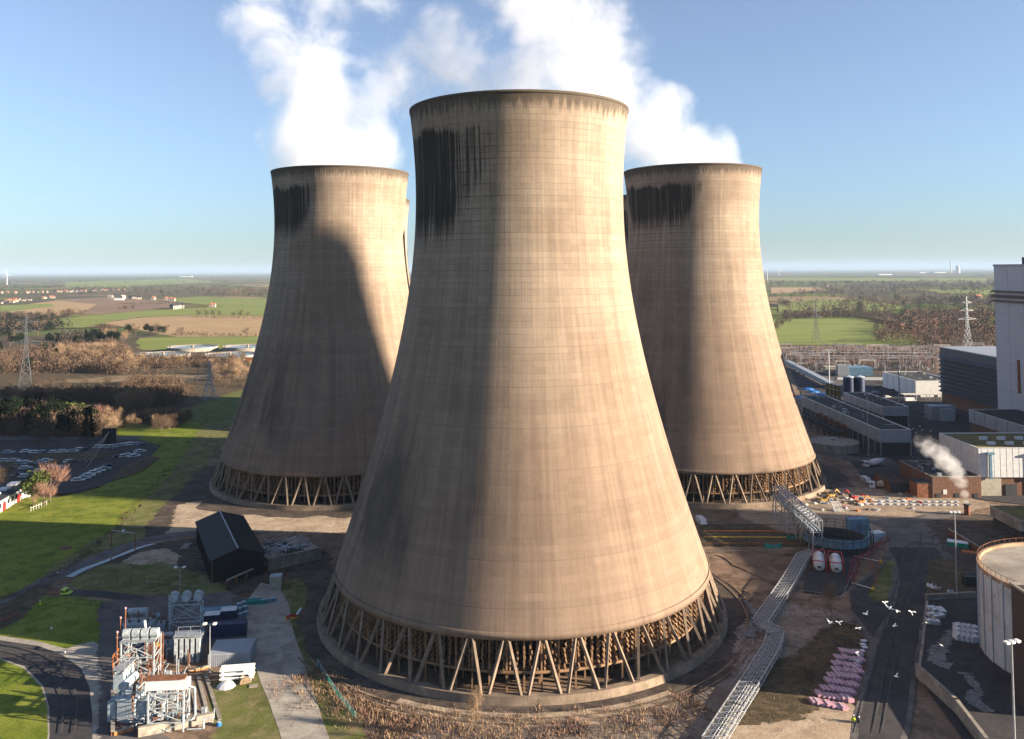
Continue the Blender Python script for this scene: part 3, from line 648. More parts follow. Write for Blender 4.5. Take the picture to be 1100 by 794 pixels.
# merged masses: far woods, hedges
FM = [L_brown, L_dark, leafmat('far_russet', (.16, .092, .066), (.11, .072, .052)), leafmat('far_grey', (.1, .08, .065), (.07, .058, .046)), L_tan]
def clump(b, x, y, h, w_, m, n=34):
    b.m = m; near = y < 1000; n = 64 if near else n
    for i in range(n):
        a = R.uniform(0, 6.28); r = w_*.5*sqrt(R.random()); z = h*R.uniform(.05, 1); r *= (1-(z/h)**3*.7)
        p = Vector((x+r*cos(a), y+r*sin(a), z)); d = Vector((R.uniform(-1, 1), R.uniform(-1, 1), R.uniform(-.2, 1))).normalized()
        if near: d = (d+Vector((0, 0, .9))).normalized()
        sliver(b, p, d, h*(.22 if near else .26), h*(.05 if near else .12), R)
def mass(name, label, cat, regs):
    b = MB()
    for n, px, ms, h0, h1 in regs:
        P = [tuple(at(*p)[:2]) for p in px]; xs = [p[0] for p in P]; ys = [p[1] for p in P]; k = 0; tr = 0
        while k < n and tr < n*40:
            tr += 1; x = R.uniform(min(xs), max(xs)); y = R.uniform(min(ys), max(ys))
            if inpoly(x, y, P):
                if noise.noise(Vector((x*.006, y*.004, 3))) < -.25: continue
                k += 1; h = R.uniform(h0, h1); clump(b, x, y, h, h*1.15, R.choice(ms))
    o = b.build(name, FM); return tag(o, label, cat, None, 'stuff')
mass('woodland', 'russet and brown woodland reading as one mass behind the switchyard and fields on the right', 'woodland', [
    (700, [(935, 368), (992, 374), (1110, 375), (1110, 338), (985, 336), (960, 346)], [0, 2, 2, 3], 8, 13),
    (420, [(835, 334), (900, 340), (985, 338), (1100, 338), (1100, 322), (985, 322), (930, 322), (836, 326)], [0, 3, 1, 0], 9, 13),
    (520, [(826, 322), (930, 321), (1100, 324), (1100, 306), (960, 306), (890, 309), (826, 318)], [0, 3, 1, 3], 9, 14),
    (240, [(826, 344), (835, 338), (960, 338), (960, 344), (905, 341)], [0, 3], 7, 10),
    (300, [(826, 309), (1100, 309), (1100, 302), (826, 303)], [3, 1, 3], 10, 16)])
mass('woodland', 'dull brown woodland and hedges reading as one mass in the distance on the left', 'woodland', [
    (500, [(110, 318), (180, 320), (330, 319), (330, 312), (240, 311), (180, 307), (60, 312)], [0, 3, 3, 1], 9, 13),
    (380, [(220, 316), (330, 320), (330, 312), (225, 310)], [2, 3, 0], 10, 14),
    (350, [(-40, 318), (60, 320), (120, 316), (120, 308), (-40, 306)], [0, 3, 1], 8, 11),
    (300, [(-40, 306), (300, 304), (300, 299), (-40, 300)], [3, 1, 3], 10, 16),
    (150, [(0, 345), (60, 346), (60, 342), (0, 340)], [1, 3, 0], 8, 12),
    (420, [(-60, 362), (90, 368), (110, 356), (60, 350), (-60, 350)], [0, 3, 1, 1], 8, 12),
    (150, [(190, 362.0), (330, 362.2), (330, 361.4), (158, 356.6)], [0, 1], 1.5, 3),
    (110, [(205, 341.5), (330, 342.6), (330, 341.8), (205, 340.8)], [0, 1], 1.5, 3),
    (120, [(104, 327), (190, 326.6), (190, 325.6), (104, 326)], [0, 3], 2, 4)])
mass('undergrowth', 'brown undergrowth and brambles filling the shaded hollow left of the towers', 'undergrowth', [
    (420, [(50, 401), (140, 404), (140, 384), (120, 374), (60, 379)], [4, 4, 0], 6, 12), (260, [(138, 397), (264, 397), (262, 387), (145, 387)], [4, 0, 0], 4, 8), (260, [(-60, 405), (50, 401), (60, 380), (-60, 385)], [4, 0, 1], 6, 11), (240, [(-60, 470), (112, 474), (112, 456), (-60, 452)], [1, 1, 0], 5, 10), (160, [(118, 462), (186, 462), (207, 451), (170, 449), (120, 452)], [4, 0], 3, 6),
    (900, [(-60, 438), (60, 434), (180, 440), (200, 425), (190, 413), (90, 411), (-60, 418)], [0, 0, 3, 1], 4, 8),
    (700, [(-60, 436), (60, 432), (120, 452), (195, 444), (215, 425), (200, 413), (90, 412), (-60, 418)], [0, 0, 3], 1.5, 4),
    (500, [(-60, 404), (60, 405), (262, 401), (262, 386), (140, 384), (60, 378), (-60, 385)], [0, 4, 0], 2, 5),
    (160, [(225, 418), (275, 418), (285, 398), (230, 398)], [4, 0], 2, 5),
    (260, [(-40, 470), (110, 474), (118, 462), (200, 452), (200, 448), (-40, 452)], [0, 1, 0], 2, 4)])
# hedge and scrub bank down the lawn
def scrub(name, px, n, wd, h0, h1, mats, label, cat, blade=False, seed=0, world=False, pieces=14, sw=.16):
    rnd = random.Random(seed); P = smooth([Vector((x, y, 0)) for x, y in px] if world else [at(*p) for p in px]); b = MB()
    for i in range(n):
        s = rnd.random()*(len(P)-1); k = int(s); p = P[k]+(P[k+1]-P[k])*(s-k); d = (P[k+1]-P[k]).normalized(); q = Vector((-d.y, d.x, 0))
        p = p+q*rnd.gauss(0, wd*.3); b.m = rnd.randrange(len(mats)); h = rnd.uniform(h0, h1)
        for j in range(pieces):
            o = Vector((rnd.gauss(0, .35), rnd.gauss(0, .35), 0))*h; dd = (Vector((rnd.gauss(0, .5), rnd.gauss(0, .5), 1))).normalized()
            sliver(b, p+o*.6+Vector((0, 0, -.05+h*.2*rnd.random())), dd, h*rnd.uniform(.5, 1), sw*h, rnd)
    return tag(b.build(name, mats), label, cat, None, 'stuff')
scrub('hedge', [(213, 461), (180, 506), (150, 540), (122, 572), (86, 603), (40, 632), (0, 648)], 700, 2.6, .6, 1.7, [L_brown, L_tan, L_brown], 'rough brown hedge bank running down the edge of the green lawn', 'hedge')
scrub('hedge', [(225, 448), (214, 461)], 80, 2.6, .6, 1.7, [L_tan, L_brown], 'short tan hedge at the far sunlit end of the lawn', 'hedge', seed=2)
scrub('scrub', [(325, 728), (370, 762), (430, 781), (500, 789), (600, 790), (700, 781), (752, 762)], 3600, 10, .5, 1.9, [L_tan, L_pink, L_tan, L_brown], 'tan and reddish dry scrub along the bottom in front of the nearest tower', 'scrub', seed=3, sw=.13, pieces=22)
scrub('scrub', [(905, 668), (900, 700), (880, 735), (845, 765), (800, 788)], 900, 9, .5, 1.6, [L_brown, L_brown, L_tan], 'dark brown bramble bank between the gravel and the pink pallets', 'scrub', seed=4, sw=.13, pieces=18)
scrub('grass_tufts', [(0, 668), (20, 655), (45, 640)], 200, 3, .3, .9, [L_brown, L_green], 'rough grass along the road bank at the left edge', 'grass', seed=5, sw=.1)
p = at(512, 800); plant('tan', p.x, p.y, 9, 'tall thin bare sapling rising from the scrub before the tower', 'tree', None, .45)
p = at(893, 672); plant('tan', p.x, p.y, 9, 'slim tan bare tree beside the road above the gulls', 'tree', None, .5)
p = at(870, 735); plant('brown', p.x, p.y, 3, 'low bare bush on the bramble bank', 'bush', None, 1)
# ================================================================ SHARED PAINTS AND SMALL BUILDERS
K = {}
K['white'] = mt('white_paint', (.75, .75, .74), .5, .12, .8, streak=.25); K['galv'] = mt('galvanised_steel', (.46, .49, .52), .45, .2, 2, metal=.5, dirt=(.25, .2, .16))
K['paleblue'] = mt('pale_blue_grey_paint', (.42, .5, .55), .55, .2, .7, streak=.4, dirt=(.25, .2, .15)); K['dark'] = mt('dark_steel', (.045, .05, .055), .6, .3, 1)
K['red'] = mt('red_paint', (.5, .035, .03), .5, .2, 1); K['orange'] = mt('orange_paint', (.6, .2, .05), .6, .3, .8, dirt=(.2, .09, .05)); K['yellow'] = mt('yellow_paint', (.65, .42, .04), .5, .2, 1)
K['lime'] = mt('lime_yellow_paint', (.55, .7, .05), .4, .08, 1); K['blue'] = mt('blue_plastic', (.03, .17, .5), .5, .15, 1); K['navy'] = mt('navy_paint', (.025, .04, .1), .5, .2, .8, streak=.3)
K['green'] = mt('green_paint', (.02, .3, .2), .55, .2, 1); K['rust'] = mt('rusty_steel', (.24, .1, .05), .9, .4, .8); K['tyre'] = mt('tyre_rubber', (.02, .02, .02), .9, .1, 3)
K['glass'] = mt('dark_glass', (.02, .03, .04), .08, .05, 1, spec=.6); K['conc'] = mt('weathered_concrete', (.34, .3, .25), .92, .35, .4, streak=.5, dirt=(.14, .12, .09))
K['palec'] = mt('pale_precast_concrete', (.6, .56, .5), .9, .2, .8); K['brick'] = mt('brown_brick', (.19, .1, .065), .9, .25, 1.5); K['roof'] = mt('dark_felt_roof', (.035, .037, .042), .9, .35, .15)
K['black'] = mt('black_cladding', (.012, .014, .018), .4, .2, .4); K['blackroof'] = mt('dark_metal_roof', (.012, .015, .02), .6, .15, .3); K['clad'] = mt('grey_cladding', (.34, .36, .4), .5, .1, .3, streak=.3)
K['bigclad'] = mt('pale_grey_cladding', (.5, .52, .56), .6, .08, .1, streak=.35); K['louvre'] = mt('louvre_steel', (.09, .105, .125), .5, .2, .3); K['moss'] = mt('mossy_roof', (.17, .14, .045), .95, .35, .3, dirt=(.08, .08, .03))
K['pink'] = mt('pink_sacks', (.62, .22, .3), .7, .25, 1.5); K['wrap'] = mt('white_wrap', (.7, .7, .72), .4, .1, 2); K['wood'] = mt('weathered_timber', (.22, .16, .1), .9, .3, 2)
K['porcelain'] = mt('brown_porcelain', (.2, .12, .09), .3, .2, 3); K['teal'] = mt('teal_net', (.03, .28, .24), .8, .3, 1); K['beige'] = mt('beige_paint', (.45, .42, .33), .6, .2, 1, streak=.3)
K['swsteel'] = mt('switchyard_steel', (.4, .37, .35), .7, .3, .5); K['bluewall'] = mt('blue_grey_panel', (.16, .28, .38), .5, .2, .6, streak=.3); K['hivis'] = mt('hi_vis_cloth', (.6, .75, .04), .8, .1, 4); K['skin'] = mt('skin', (.5, .32, .24), .6, .05, 8); K['cloth'] = mt('dark_cloth', (.03, .035, .05), .9, .2, 8)
K['tile'] = mt('red_roof_tiles', (.42, .17, .1), .9, .2, .2); K['render'] = mt('pale_render', (.36, .3, .25), .9, .15, .2); K['feather'] = mt('white_feathers', (.8, .8, .8), .8, .05, 5)
def mpp(px, py): return (at(px, py)-Vector((0, 0, H))).dot(F0)/FPX    # metres per pixel on the ground there
def car(loc, rz, col, label, group='cars in the car park', proto=[None]):
    if proto[0] is None: proto[0] = {}
    t = thing('parked_car', label, 'car', loc, rz, group)
    b = MB(); b.box((0, 0, .62), (4.3, 1.78, .55)); b.box((-.1, 0, .92), (3.9, 1.7, .1)); b.box((-.35, 0, 1.43), (2.1, 1.42, .09))
    for sx, sy in ((-1, -1), (-1, 1), (1, -1), (1, 1)): b.bar((-.35+sx*.85, sy*.62, 1.41), (-.3+sx*1.42, sy*.8, .95), .09)
    b.build('body', K[col], t)
    g = MB(); k0 = [(-1.7, -.8, .96), (1.1, -.8, .96), (1.1, .8, .96), (-1.7, .8, .96), (-1.2, -.62, 1.4), (.5, -.62, 1.4), (.5, .62, 1.4), (-1.2, .62, 1.4)]; g.v += [Vector(q) for q in k0]
    for f in ((0, 1, 5, 4), (1, 2, 6, 5), (2, 3, 7, 6), (3, 0, 4, 7)): g.face(f)
    g.build('windows', K['glass'], t)
    for x in (-1.3, 1.35):
        for s in (-1, 1): MB().tube((0, -.12, 0), (0, .12, 0), .33, 10).build('wheel', K['tyre'], t, (x, s*.8, .33))
    return t
def van(loc, rz, col, label, L=5.4, hh=2.3, group=None, rear=None, name='white_van', cat='van'):
    t = thing(name, label, cat, loc, rz, group); b = MB(); w_ = 1.95
    def side(pts, wd, z1=None):
        m = MB(); n = len(pts)
        for s in (-1, 1):
            for x, z in pts: m.v.append(Vector((x, s*wd/2, z)))
        m.face(list(range(n))); m.face([n+i for i in reversed(range(n))])
        for i in range(n): j = (i+1) % n; m.face((i, n+i, n+j, j))
        return m
    if rear is None:
        side([(-L/2, .4), (L/2, .4), (L/2, 1.05), (L/2-.75, 1.25), (L/2-1.5, hh-.1), (L/2-1.9, hh), (-L/2, hh)], w_).build('body', K[col], t)
    else:
        side([(L/2-2.2, .4), (L/2, .4), (L/2, 1.0), (L/2-.8, 1.2), (L/2-1.4, 1.9), (L/2-2.2, 1.95)], w_).build('cab', K[col], t)
        MB().box((-.9, 0, .75), (L-2.4, w_, .5)).build('load_bed', K[rear], t)
    side([(L/2-.82, 1.24), (L/2-1.42, min(hh-.2, 1.85)), (L/2-1.48, min(hh-.2, 1.85)), (L/2-.95, 1.2)], w_-.2).build('windscreen', K['glass'], t, (.03, 0, .03))
    side([(L/2-1.0, 1.25), (L/2-1.5, 1.75), (L/2-2.1, 1.75), (L/2-2.1, 1.25)], w_+.02).build('side_window', K['glass'], t)
    for x in (-L/2+1.1, L/2-.95):
        for s in (-1, 1): MB().tube((0, -.13, 0), (0, .13, 0), .36, 10).build('wheel', K['tyre'], t, (x, s*.86, .36))
    return t
def container(loc, rz, d, col, label, lid=None, cat='container', group=None, name='shipping_container'):
    t = thing(name, label, cat, loc, rz, group); b = MB(); L, W_, h = d
    b.box((0, 0, h/2+.1), (L-.1, W_-.1, h-.1))
    n = int(L/.35)
    for i in range(n):
        x = -L/2+(i+.5)*L/n
        for s in (-1, 1): b.box((x, s*(W_/2-.03), h/2+.1), (L/n*.5, .08, h-.3))
    for i in range(int(W_/.35)):
        y = -W_/2+(i+.5)*.35
        for s in (-1, 1): b.box((s*(L/2-.03), y, h/2+.1), (.08, .17, h-.3))
    b.build('body', K[col], t); r = MB()
    for x in (-1, 1):
        for y in (-1, 1): r.box((x*(L/2-.06), y*(W_/2-.06), h/2+.1), (.17, .17, h+.06))
    for z in (.12, h+.1):
        for y in (-1, 1): r.box((0, y*(W_/2-.05), z), (L-.25, .15, .15))
        for x in (-1, 1): r.box((x*(L/2-.05), 0, z), (.15, W_-.25, .15))
    r.build('edge_frame', K[col], t)
    if lid: MB().box((0, 0, h+.17), (L-.1, W_-.1, .1)).build('lid', K[lid], t)
    return t
def lamp_mast(loc, h, label, heads=2, rz=0, thick=.16, group='lighting masts'):
    t = thing('street_lamp', label, 'street lamp', loc, rz, group); MB().tube((0, 0, 0), (0, 0, h), thick, 8, thick*.5).build('pole', K['galv'], t)
    b = MB(); b.bar((-1.1, 0, h), (1.1, 0, h), .1); b.build('crossbar', K['galv'], t)
    for i in range(heads):
        x = -1.0+2.0*i/max(1, heads-1); q = MB(); q.box((0, -.1, 0), (.65, .75, .28)); q.box((0, -.3, -.16), (.5, .4, .06)); q.build('floodlight', K['white'], t, (x, 0, h+.15))
    return t
def truss(b, A, B, w_, h_, n, r=.09, flat=False):
    """box truss from A to B (bottom centre line), width w_, height h_"""
    A = Vector(A); B = Vector(B); d = (B-A); L = d.length; d = d/L; s = d.cross(Vector((0, 0, 1))).normalized(); up = Vector((0, 0, 1))
    c = lambda i, sx, sz: A+d*L*i/n+s*w_/2*sx+up*(h_ if sz else 0)
    for sx in (-1, 1):
        for sz in (0, 1): b.bar(c(0, sx, sz), c(n, sx, sz), r*1.6)
    for i in range(n+1):
        for sx in (-1, 1): b.bar(c(i, sx, 0), c(i, sx, 1), r)
        for sz in (0, 1): b.bar(c(i, -1, sz), c(i, 1, sz), r)
        if i < n:
            for sx in (-1, 1): b.bar(c(i, sx, i % 2), c(i+1, sx, (i+1) % 2), r*.8)
            b.bar(c(i, -1, 1), c(i+1, 1, 1), r*.8); b.bar(c(i, 1, 1), c(i+1, -1, 1), r*.8)
def rail_fence(name, px, h, col, label, gap=2.2, rails=(1.0, .5), th=.05, world=False, cat='fence', mesh=None):
    P = [Vector((x, y, 0)) for x, y in px] if world else [at(*p) for p in px]; o = P[0]; t = thing(name, label, cat, o); b = MB(); q = MB()
    for a, c in zip(P, P[1:]):
        L = (c-a).length; n = max(1, int(L/gap))
        for i in range(n+1): p = a+(c-a)*i/n-o; MB().bar(p, p+Vector((0, 0, h)), th*1.4).build('post', K[col], t)
        for r_ in rails: q.bar(a-o+Vector((0, 0, h*r_)), c-o+Vector((0, 0, h*r_)), th)
    q.build('rail' if not mesh else 'wire_panel', K[col], t)
    if mesh:
        m = MB()
        for a, c in zip(P, P[1:]):
            L = (c-a).length; n = int(L/.35)
            for i in range(n): p = a+(c-a)*i/n-o; m.bar(p+Vector((0, 0, .1)), p+Vector((0, 0, h)), .03)
            for z in range(1, int(h/.4)): m.bar(a-o+Vector((0, 0, z*.4)), c-o+Vector((0, 0, z*.4)), .03)
        m.build('mesh_infill', K[mesh], t)
    for k_, nm in enumerate(('post',)):
        pass
    return t
def wall(name, px, h, th, col, label, world=False, cat='wall'):
    P = [Vector((x, y, 0)) for x, y in px] if world else [at(*p) for p in px]; b = MB()
    for a, c in zip(P, P[1:]):
        L = (c-a).length; m = (a+c)/2; b.box((m.x, m.y, h/2), (L+th*.98, th, h), atan2(c.y-a.y, c.x-a.x))
    b2 = MB()
    o = b.build(name, K[col]); tag(o, label, cat)
    for a, c in zip(P, P[1:]):
        L = (c-a).length; m = (a+c)/2; b2.box((m.x, m.y, h+.06), (L+th*1.2, th+.16, .11), atan2(c.y-a.y, c.x-a.x))
    b2.build('coping', K['conc'], o); return o
def building(name, label, x0, x1, y0, y1, h, wallm, roofm, band=None, par=.5, cat='building', base=None, ribs=0.0):
    t = thing(name, label, cat, ((x0+x1)/2, (y0+y1)/2, 0)); W_, D_ = x1-x0, y1-y0; z0 = band or 0
    b = MB(); T = .35
    for s in (-1, 1):
        b.box((0, s*(D_/2-T/2), (h+z0)/2), (W_, T, h-z0)); b.box((s*(W_/2-T/2), 0, (h+z0)/2), (T, D_-2*T, h-z0))
    if ribs:
        for i in range(int(W_/ribs)):
            for s in (-1, 1): b.box((-W_/2+(i+.5)*ribs, s*(D_/2+.01), (h+z0)/2), (.12, .06, h-z0-.1))
        for i in range(int(D_/ribs)):
            for s in (-1, 1): b.box((s*(W_/2+.03), -D_/2+(i+.5)*ribs, (h+z0)/2), (.1, .12, h-z0-.1))
    b.build('wall', K[wallm], t)
    if band: MB().box((0, 0, (z0-.02)/2), (W_-1.2, D_-1.2, z0-.02)).build('lower_wall', K[base or 'roof'], t)
    MB().box((0, 0, h-par), (W_-2*T-.01, D_-2*T-.01, .3)).build('roof', K[roofm], t)
    b = MB()
    for s in (-1, 1):
        b.box((0, s*(D_/2-.15), h+.06), (W_+.1, .5, .12)); b.box((s*(W_/2-.15), 0, h+.06), (.5, D_-.7, .12))
    b.build('parapet_cap', K['white' if wallm in ('white', 'clad', 'bigclad') else 'conc'], t); return t
def pylon(loc, h, label, rz=0.0, col='galv', arms=3, base=4.2, group='electricity pylons'):
    t = thing('electricity_pylon', label, 'pylon', loc, rz, group); b = MB()
    def half(z): return max(.45, base*(1-z/h/.72)) if z < h*.55 else max(.3, .95*(1-(z/h-.55)/.45)+.15)
    zs = [0, .14, .26, .37, .46, .54, .61, .68, .75, .82, .89, .95, 1]
    cs = [[Vector((sx*half(z*h), sy*half(z*h), z*h)) for sx, sy in ((-1, -1), (1, -1), (1, 1), (-1, 1))] for z in zs]
    for i in range(len(zs)-1):
        for k in range(4):
            th = .2 if zs[i] < .5 else .16; b.bar(cs[i][k], cs[i+1][k], th); j = (k+1) % 4
            b.bar(cs[i][k], cs[i+1][j], .13); b.bar(cs[i][j], cs[i+1][k], .13); b.bar(cs[i+1][k], cs[i+1][j], .13)
    b.build('lattice_mast', K[col], t)
    for z, a in ((.62, 9.5), (.76, 7.2), (.89, 5.2)):
        q = MB(); zz = z*h
        for s in (-1, 1):
            for y in (-.5, .5):
                q.bar((0, y, zz), (s*a, 0, zz+.5), .18); q.bar((0, y, zz+2.2), (s*a, 0, zz+.5), .15)
            for f in (.3, .55, .8): q.bar((s*a*f, 0, zz+.3), (s*a*f, 0, zz+2.2-1.7*f), .1)
        q.build('cross_arm', K[col], t)
        for s in (-1, 1): MB().tube((s*a, 0, zz+.4), (s*a, 0, zz-2.4), .16, 6).build('insulator_string', K['porcelain'], t)
    return t
# ================================================================ FAR THINGS
p = at(27, 418); pyl = pylon((p.x, p.y, 0), 52, 'faint lattice pylon rising from the wood at the left edge', .5, 'louvre')
bpy.context.view_layer.update()
p = at(225, 431); pylon((p.x, p.y, 0), 25, 'low lattice pylon on the shaded meadow beside the left tower', .7)
p = at(877, 369); dup(pyl, (p.x, p.y, 0), .3, 'dark lattice pylon on the bright green field right of the towers', scale=.88)
p = at(1040, 384); pylon((p.x, p.y, 0), 55, 'pale lattice pylon standing over the switchyard near the big grey building', .2)
p = at(1026, 316); dup(pyl, (p.x, p.y, 0), .3, 'small distant pylon beyond the russet wood', scale=.8)
def turbine(px, py, h, label, rot=0.3):
    p = at(px, py); t = thing('wind_turbine', label, 'wind turbine', p, -atan2(p.x, p.y)*.5, 'wind turbines on the horizon')
    MB().tube((0, 0, 0), (0, 0, h), 2.6*h/80, 12, 1.5*h/80).build('tower', K['white'], t); MB().box((0, 1, h), (3, 7, 3)).build('nacelle', K['white'], t)
    for k in range(3):
        a = rot+k*2*pi/3; MB().tube((0, -3.4, h), (sin(a)*h*.5, -3.4, h+cos(a)*h*.5), 1.7*h/80, 6, .4).build('blade', K['white'], t)
turbine(7.5, 306, 70, 'white wind turbine beyond the village at the left edge', -.15); turbine(824.5, 301, 75, 'near white wind turbine just right of the right tower', 1.0); turbine(837, 296.5, 90, 'farther faint wind turbine right of the right tower', .3)
def house(loc, rz, label, group, roof='tile', s=1.0, wallm='render'):
    t = thing('house', label, 'house', loc, rz, group); t.scale = (s, s, s); MB().box((0, 0, 2.6), (10, 7.5, 5.2)).build('wall', K[wallm], t)
    b = MB(); k = [(-5.4, -4.1, 5.1), (5.4, -4.1, 5.1), (5.4, 4.1, 5.1), (-5.4, 4.1, 5.1), (-5.4, 0, 8.2), (5.4, 0, 8.2)]; b.v += [Vector(q) for q in k]
    for f in ((0, 1, 5, 4), (2, 3, 4, 5), (1, 2, 5), (3, 0, 4), (3, 2, 1, 0)): b.face(f)
    r = b.build('roof', K[roof], t); MB().box((3.2, .6, 8.2), (1, 1, 1.8)).build('chimney', K['brick'], r)
    q = MB()
    for x in (-3, 3):
        for z in (1.5, 3.9): q.box((x, -3.77, z), (1.4, .1, 1.2))
    q.build('window', K['glass'], t); return t
hp = {}
RH = random.Random(5)
def hrow(n, px, label, group, roofs=('tile', 'tile', 'roof'), s=.95, jit=18):
    P = [at(*q) for q in px]
    for i in range(n):
        f = (i+RH.uniform(.1, .9))/n*(len(P)-1); k = min(int(f), len(P)-2); c = P[k]+(P[k+1]-P[k])*(f-k); rf = RH.choice(roofs); loc = (c.x+RH.uniform(-jit, jit), c.y+RH.uniform(-jit, jit), 0); rz = RH.choice((0, .3, 1.57, 1.2))
        if rf not in hp: hp[rf] = house(loc, rz, label, group, rf, s); bpy.context.view_layer.update()
        else: dup(hp[rf], loc, rz, label, group, s)
hrow(60, [(-20, 315), (20, 315), (60, 314), (95, 313), (122, 312)], 'pale house with pitched roof in the long village row on the left', 'houses of the far village row', jit=60)
hrow(26, [(-20, 327), (10, 325), (25, 323), (58, 320)], 'pale house with pitched roof in the nearer village cluster at the left edge', 'houses of the near village cluster', jit=30)
hrow(5, [(114, 321), (140, 321), (146, 322)], 'low farm building in the cluster above the ploughed field', 'farm buildings above the ploughed field', ('roof', 'render'), 1.4, 10)
hrow(4, [(165, 322), (178, 323), (186, 324)], 'red roofed farmhouse beyond the hedge in the middle of the fields', 'farmhouses in the fields', ('tile',), 1.3, 8)
hrow(3, [(190, 332), (200, 331)], 'dark roofed farmstead beside the round trees of the green field', 'farmstead by the round trees', ('roof',), 1.5, 8)
hrow(2, [(226, 330), (229, 330)], 'small red roofed house between trees on the green field', 'red roofed houses on the green field', ('tile',), 1.2, 3)
hrow(1, [(888, 308), (889, 308)], 'lone pale house beyond the fields right of the towers', 'lone far houses', ('tile',), 1.6, 1)
hrow(1, [(1050, 322), (1051, 322)], 'lone pale house in the trees beyond the pale pylon', 'lone far houses', ('tile',), 1.6, 1)
def far_shed(px, py, L, W_, h, label, col='white'):
    p = at(px, py); t = thing('warehouse', label, 'warehouse', p, .05, 'far warehouses'); MB().box((0, 0, h/2), (L, W_, h)).build('wall', K[col], t); MB().prism([(-L/2-1, -W_/2-1), (L/2+1, -W_/2-1), (L/2+1, W_/2+1), (-L/2-1, W_/2+1)], h+.01, h+1).build('roof', K['clad'], t)
far_shed(950, 295.6, 160, 60, 13, 'bright white warehouse on the horizon right of the towers'); far_shed(1000, 293.3, 420, 120, 16, 'long pale factory on the horizon near the far stack'); far_shed(200, 297.6, 200, 60, 12, 'pale warehouse on the horizon left of the towers')
def far_stack(px, py, h, r, label):
    p = at(px, py); t = thing('chimney', label, 'chimney', p); MB().tube((0, 0, 0), (0, 0, h), r, 12, r*.7).build('shaft', K['palec'], t)
far_stack(1021.5, 293.3, 200, 9, 'thin far chimney on the horizon at the right'); far_stack(1029, 293.2, 110, 34, 'broad pale far cooling tower on the horizon at the right')
far_shed(128, 322.5, 26, 12, 6, 'white farm shed in the cluster above the ploughed field')
# round settling tanks
def settling(px, py, r, label, i):
    c = at(px, py); t = thing('settling_tank', label, 'settling tank', (c.x, c.y+r, 0), 0, 'round settling tanks'); h = 4.6
    MB().lathe([(r, 0), (r, h), (r-.6, h), (r-.6, 3.6)], 64).build('tank_wall', K['conc'], t); MB().lathe([(r-.55, 3.7), (0, 3.7)], 48).build('water', M_skyw, t)
    b = MB(); truss(b, (-r, 0, h), (r, 0, h), 1.6, 1.3, 16, .14); b.build('scraper_bridge', K['galv'], t); MB().tube((0, 0, 3), (0, 0, h+1.5), 1.4, 12).build('centre_column', K['conc'], t)
M_skyw = water_mat('settling_water', (.06, .08, .09), .03)
settling(164, 388, 24, 'front left settling tank with its dark bridge, in the row of four', 0); settling(237, 389, 26, 'front right settling tank next to the left tower', 1)
settling(197, 379.5, 25, 'rear settling tank between the two front ones', 0); settling(258, 379, 25, 'rear right settling tank half hidden beside the left tower', 1)
for (x, y, c, l) in [(183, 389, 'blue', 'bright blue cabin between the settling tanks'), (192, 389, 'yellow', 'yellow cabin between the settling tanks'), (251, 391, 'orange', 'orange tipper body beside the right settling tank'), (268, 389, 'rust', 'rusty brown shed by the left tower behind the settling tanks')]:
    p = at(x, y); container(p, .2, (7, 4, 4), c, l, name='site_cabin', cat='cabin')
# ---- switchyard
RS = random.Random(9)
def sy_gantry(loc, w_, h, label):
    t = thing('switchyard_gantry', label, 'gantry', loc, RS.uniform(-.05, .05), 'steel gantries of the switchyard'); b = MB()
    for s in (-1, 1):
        for dx in (-.7, .7): b.bar((s*w_/2+dx, 0, 0), (s*w_/2+dx*.4, 0, h), .28)
        for k in range(5): b.bar((s*w_/2-.7+k*.0, 0, h*k/5), (s*w_/2+.6, 0, h*(k+1)/5), .16)
        b.build('post', K['swsteel'], t); b = MB()
    b = MB(); b.bar((-w_/2, 0, h), (w_/2, 0, h), .3); b.bar((-w_/2, 0, h-1.1), (w_/2, 0, h-1.1), .3)
    for k in range(10): b.bar((-w_/2+w_*k/10, 0, h-1.1*(k % 2)), (-w_/2+w_*(k+1)/10, 0, h-1.1*((k+1) % 2)), .15)
    b.build('beam', K['swsteel'], t); b = MB()
    for k in range(4): x = -w_*.35+w_*.7*k/3; b.tube((x, 0, h-1.1), (x, 0, h-4), .28, 6)
    b.bar((-w_*.35, 0, h-1.0), (w_*.35, 0, h-1.0), .12); b.build('insulator_row', K['porcelain'], t); return t
gp = None
for row_, (py_, n_, x0, x1) in enumerate([(384, 9, 838, 1010), (388, 9, 842, 1015), (393, 8, 848, 1012), (399, 7, 852, 1000), (381, 12, 838, 1062)]):
    for i in range(n_):
        p = at(x0+(x1-x0)*(i+RS.uniform(.2, .8))/n_, py_+RS.uniform(-1, 1)); lb = 'steel portal gantry standing in the crowded switchyard right of the towers'
        if gp is None: gp = sy_gantry(p, 13, 9, lb); bpy.context.view_layer.update()
        else: dup(gp, p, RS.uniform(-.1, .1)+RS.choice((0, 0, 1.57)), lb, scale=(RS.uniform(.7, 1.2), 1, RS.uniform(.7, 1.3)))
def sy_post(loc, lb):
    t = thing('insulator_post', lb, 'insulator', loc, 0, 'insulator posts of the switchyard'); MB().bar((0, 0, 0), (0, 0, 2.6), .4).build('pedestal', K['galv'], t)
    b = MB(); b.tube((0, 0, 2.6), (0, 0, 5.8), .3, 6); [b.tube((0, 0, 2.8+k*.6), (0, 0, 3.0+k*.6), .6, 6) for k in range(5)]; b.tube((-.0, 0, 5.8), (0, 0, 6.3), .75, 6); b.build('insulator', K['porcelain'], t); return t
ip = None
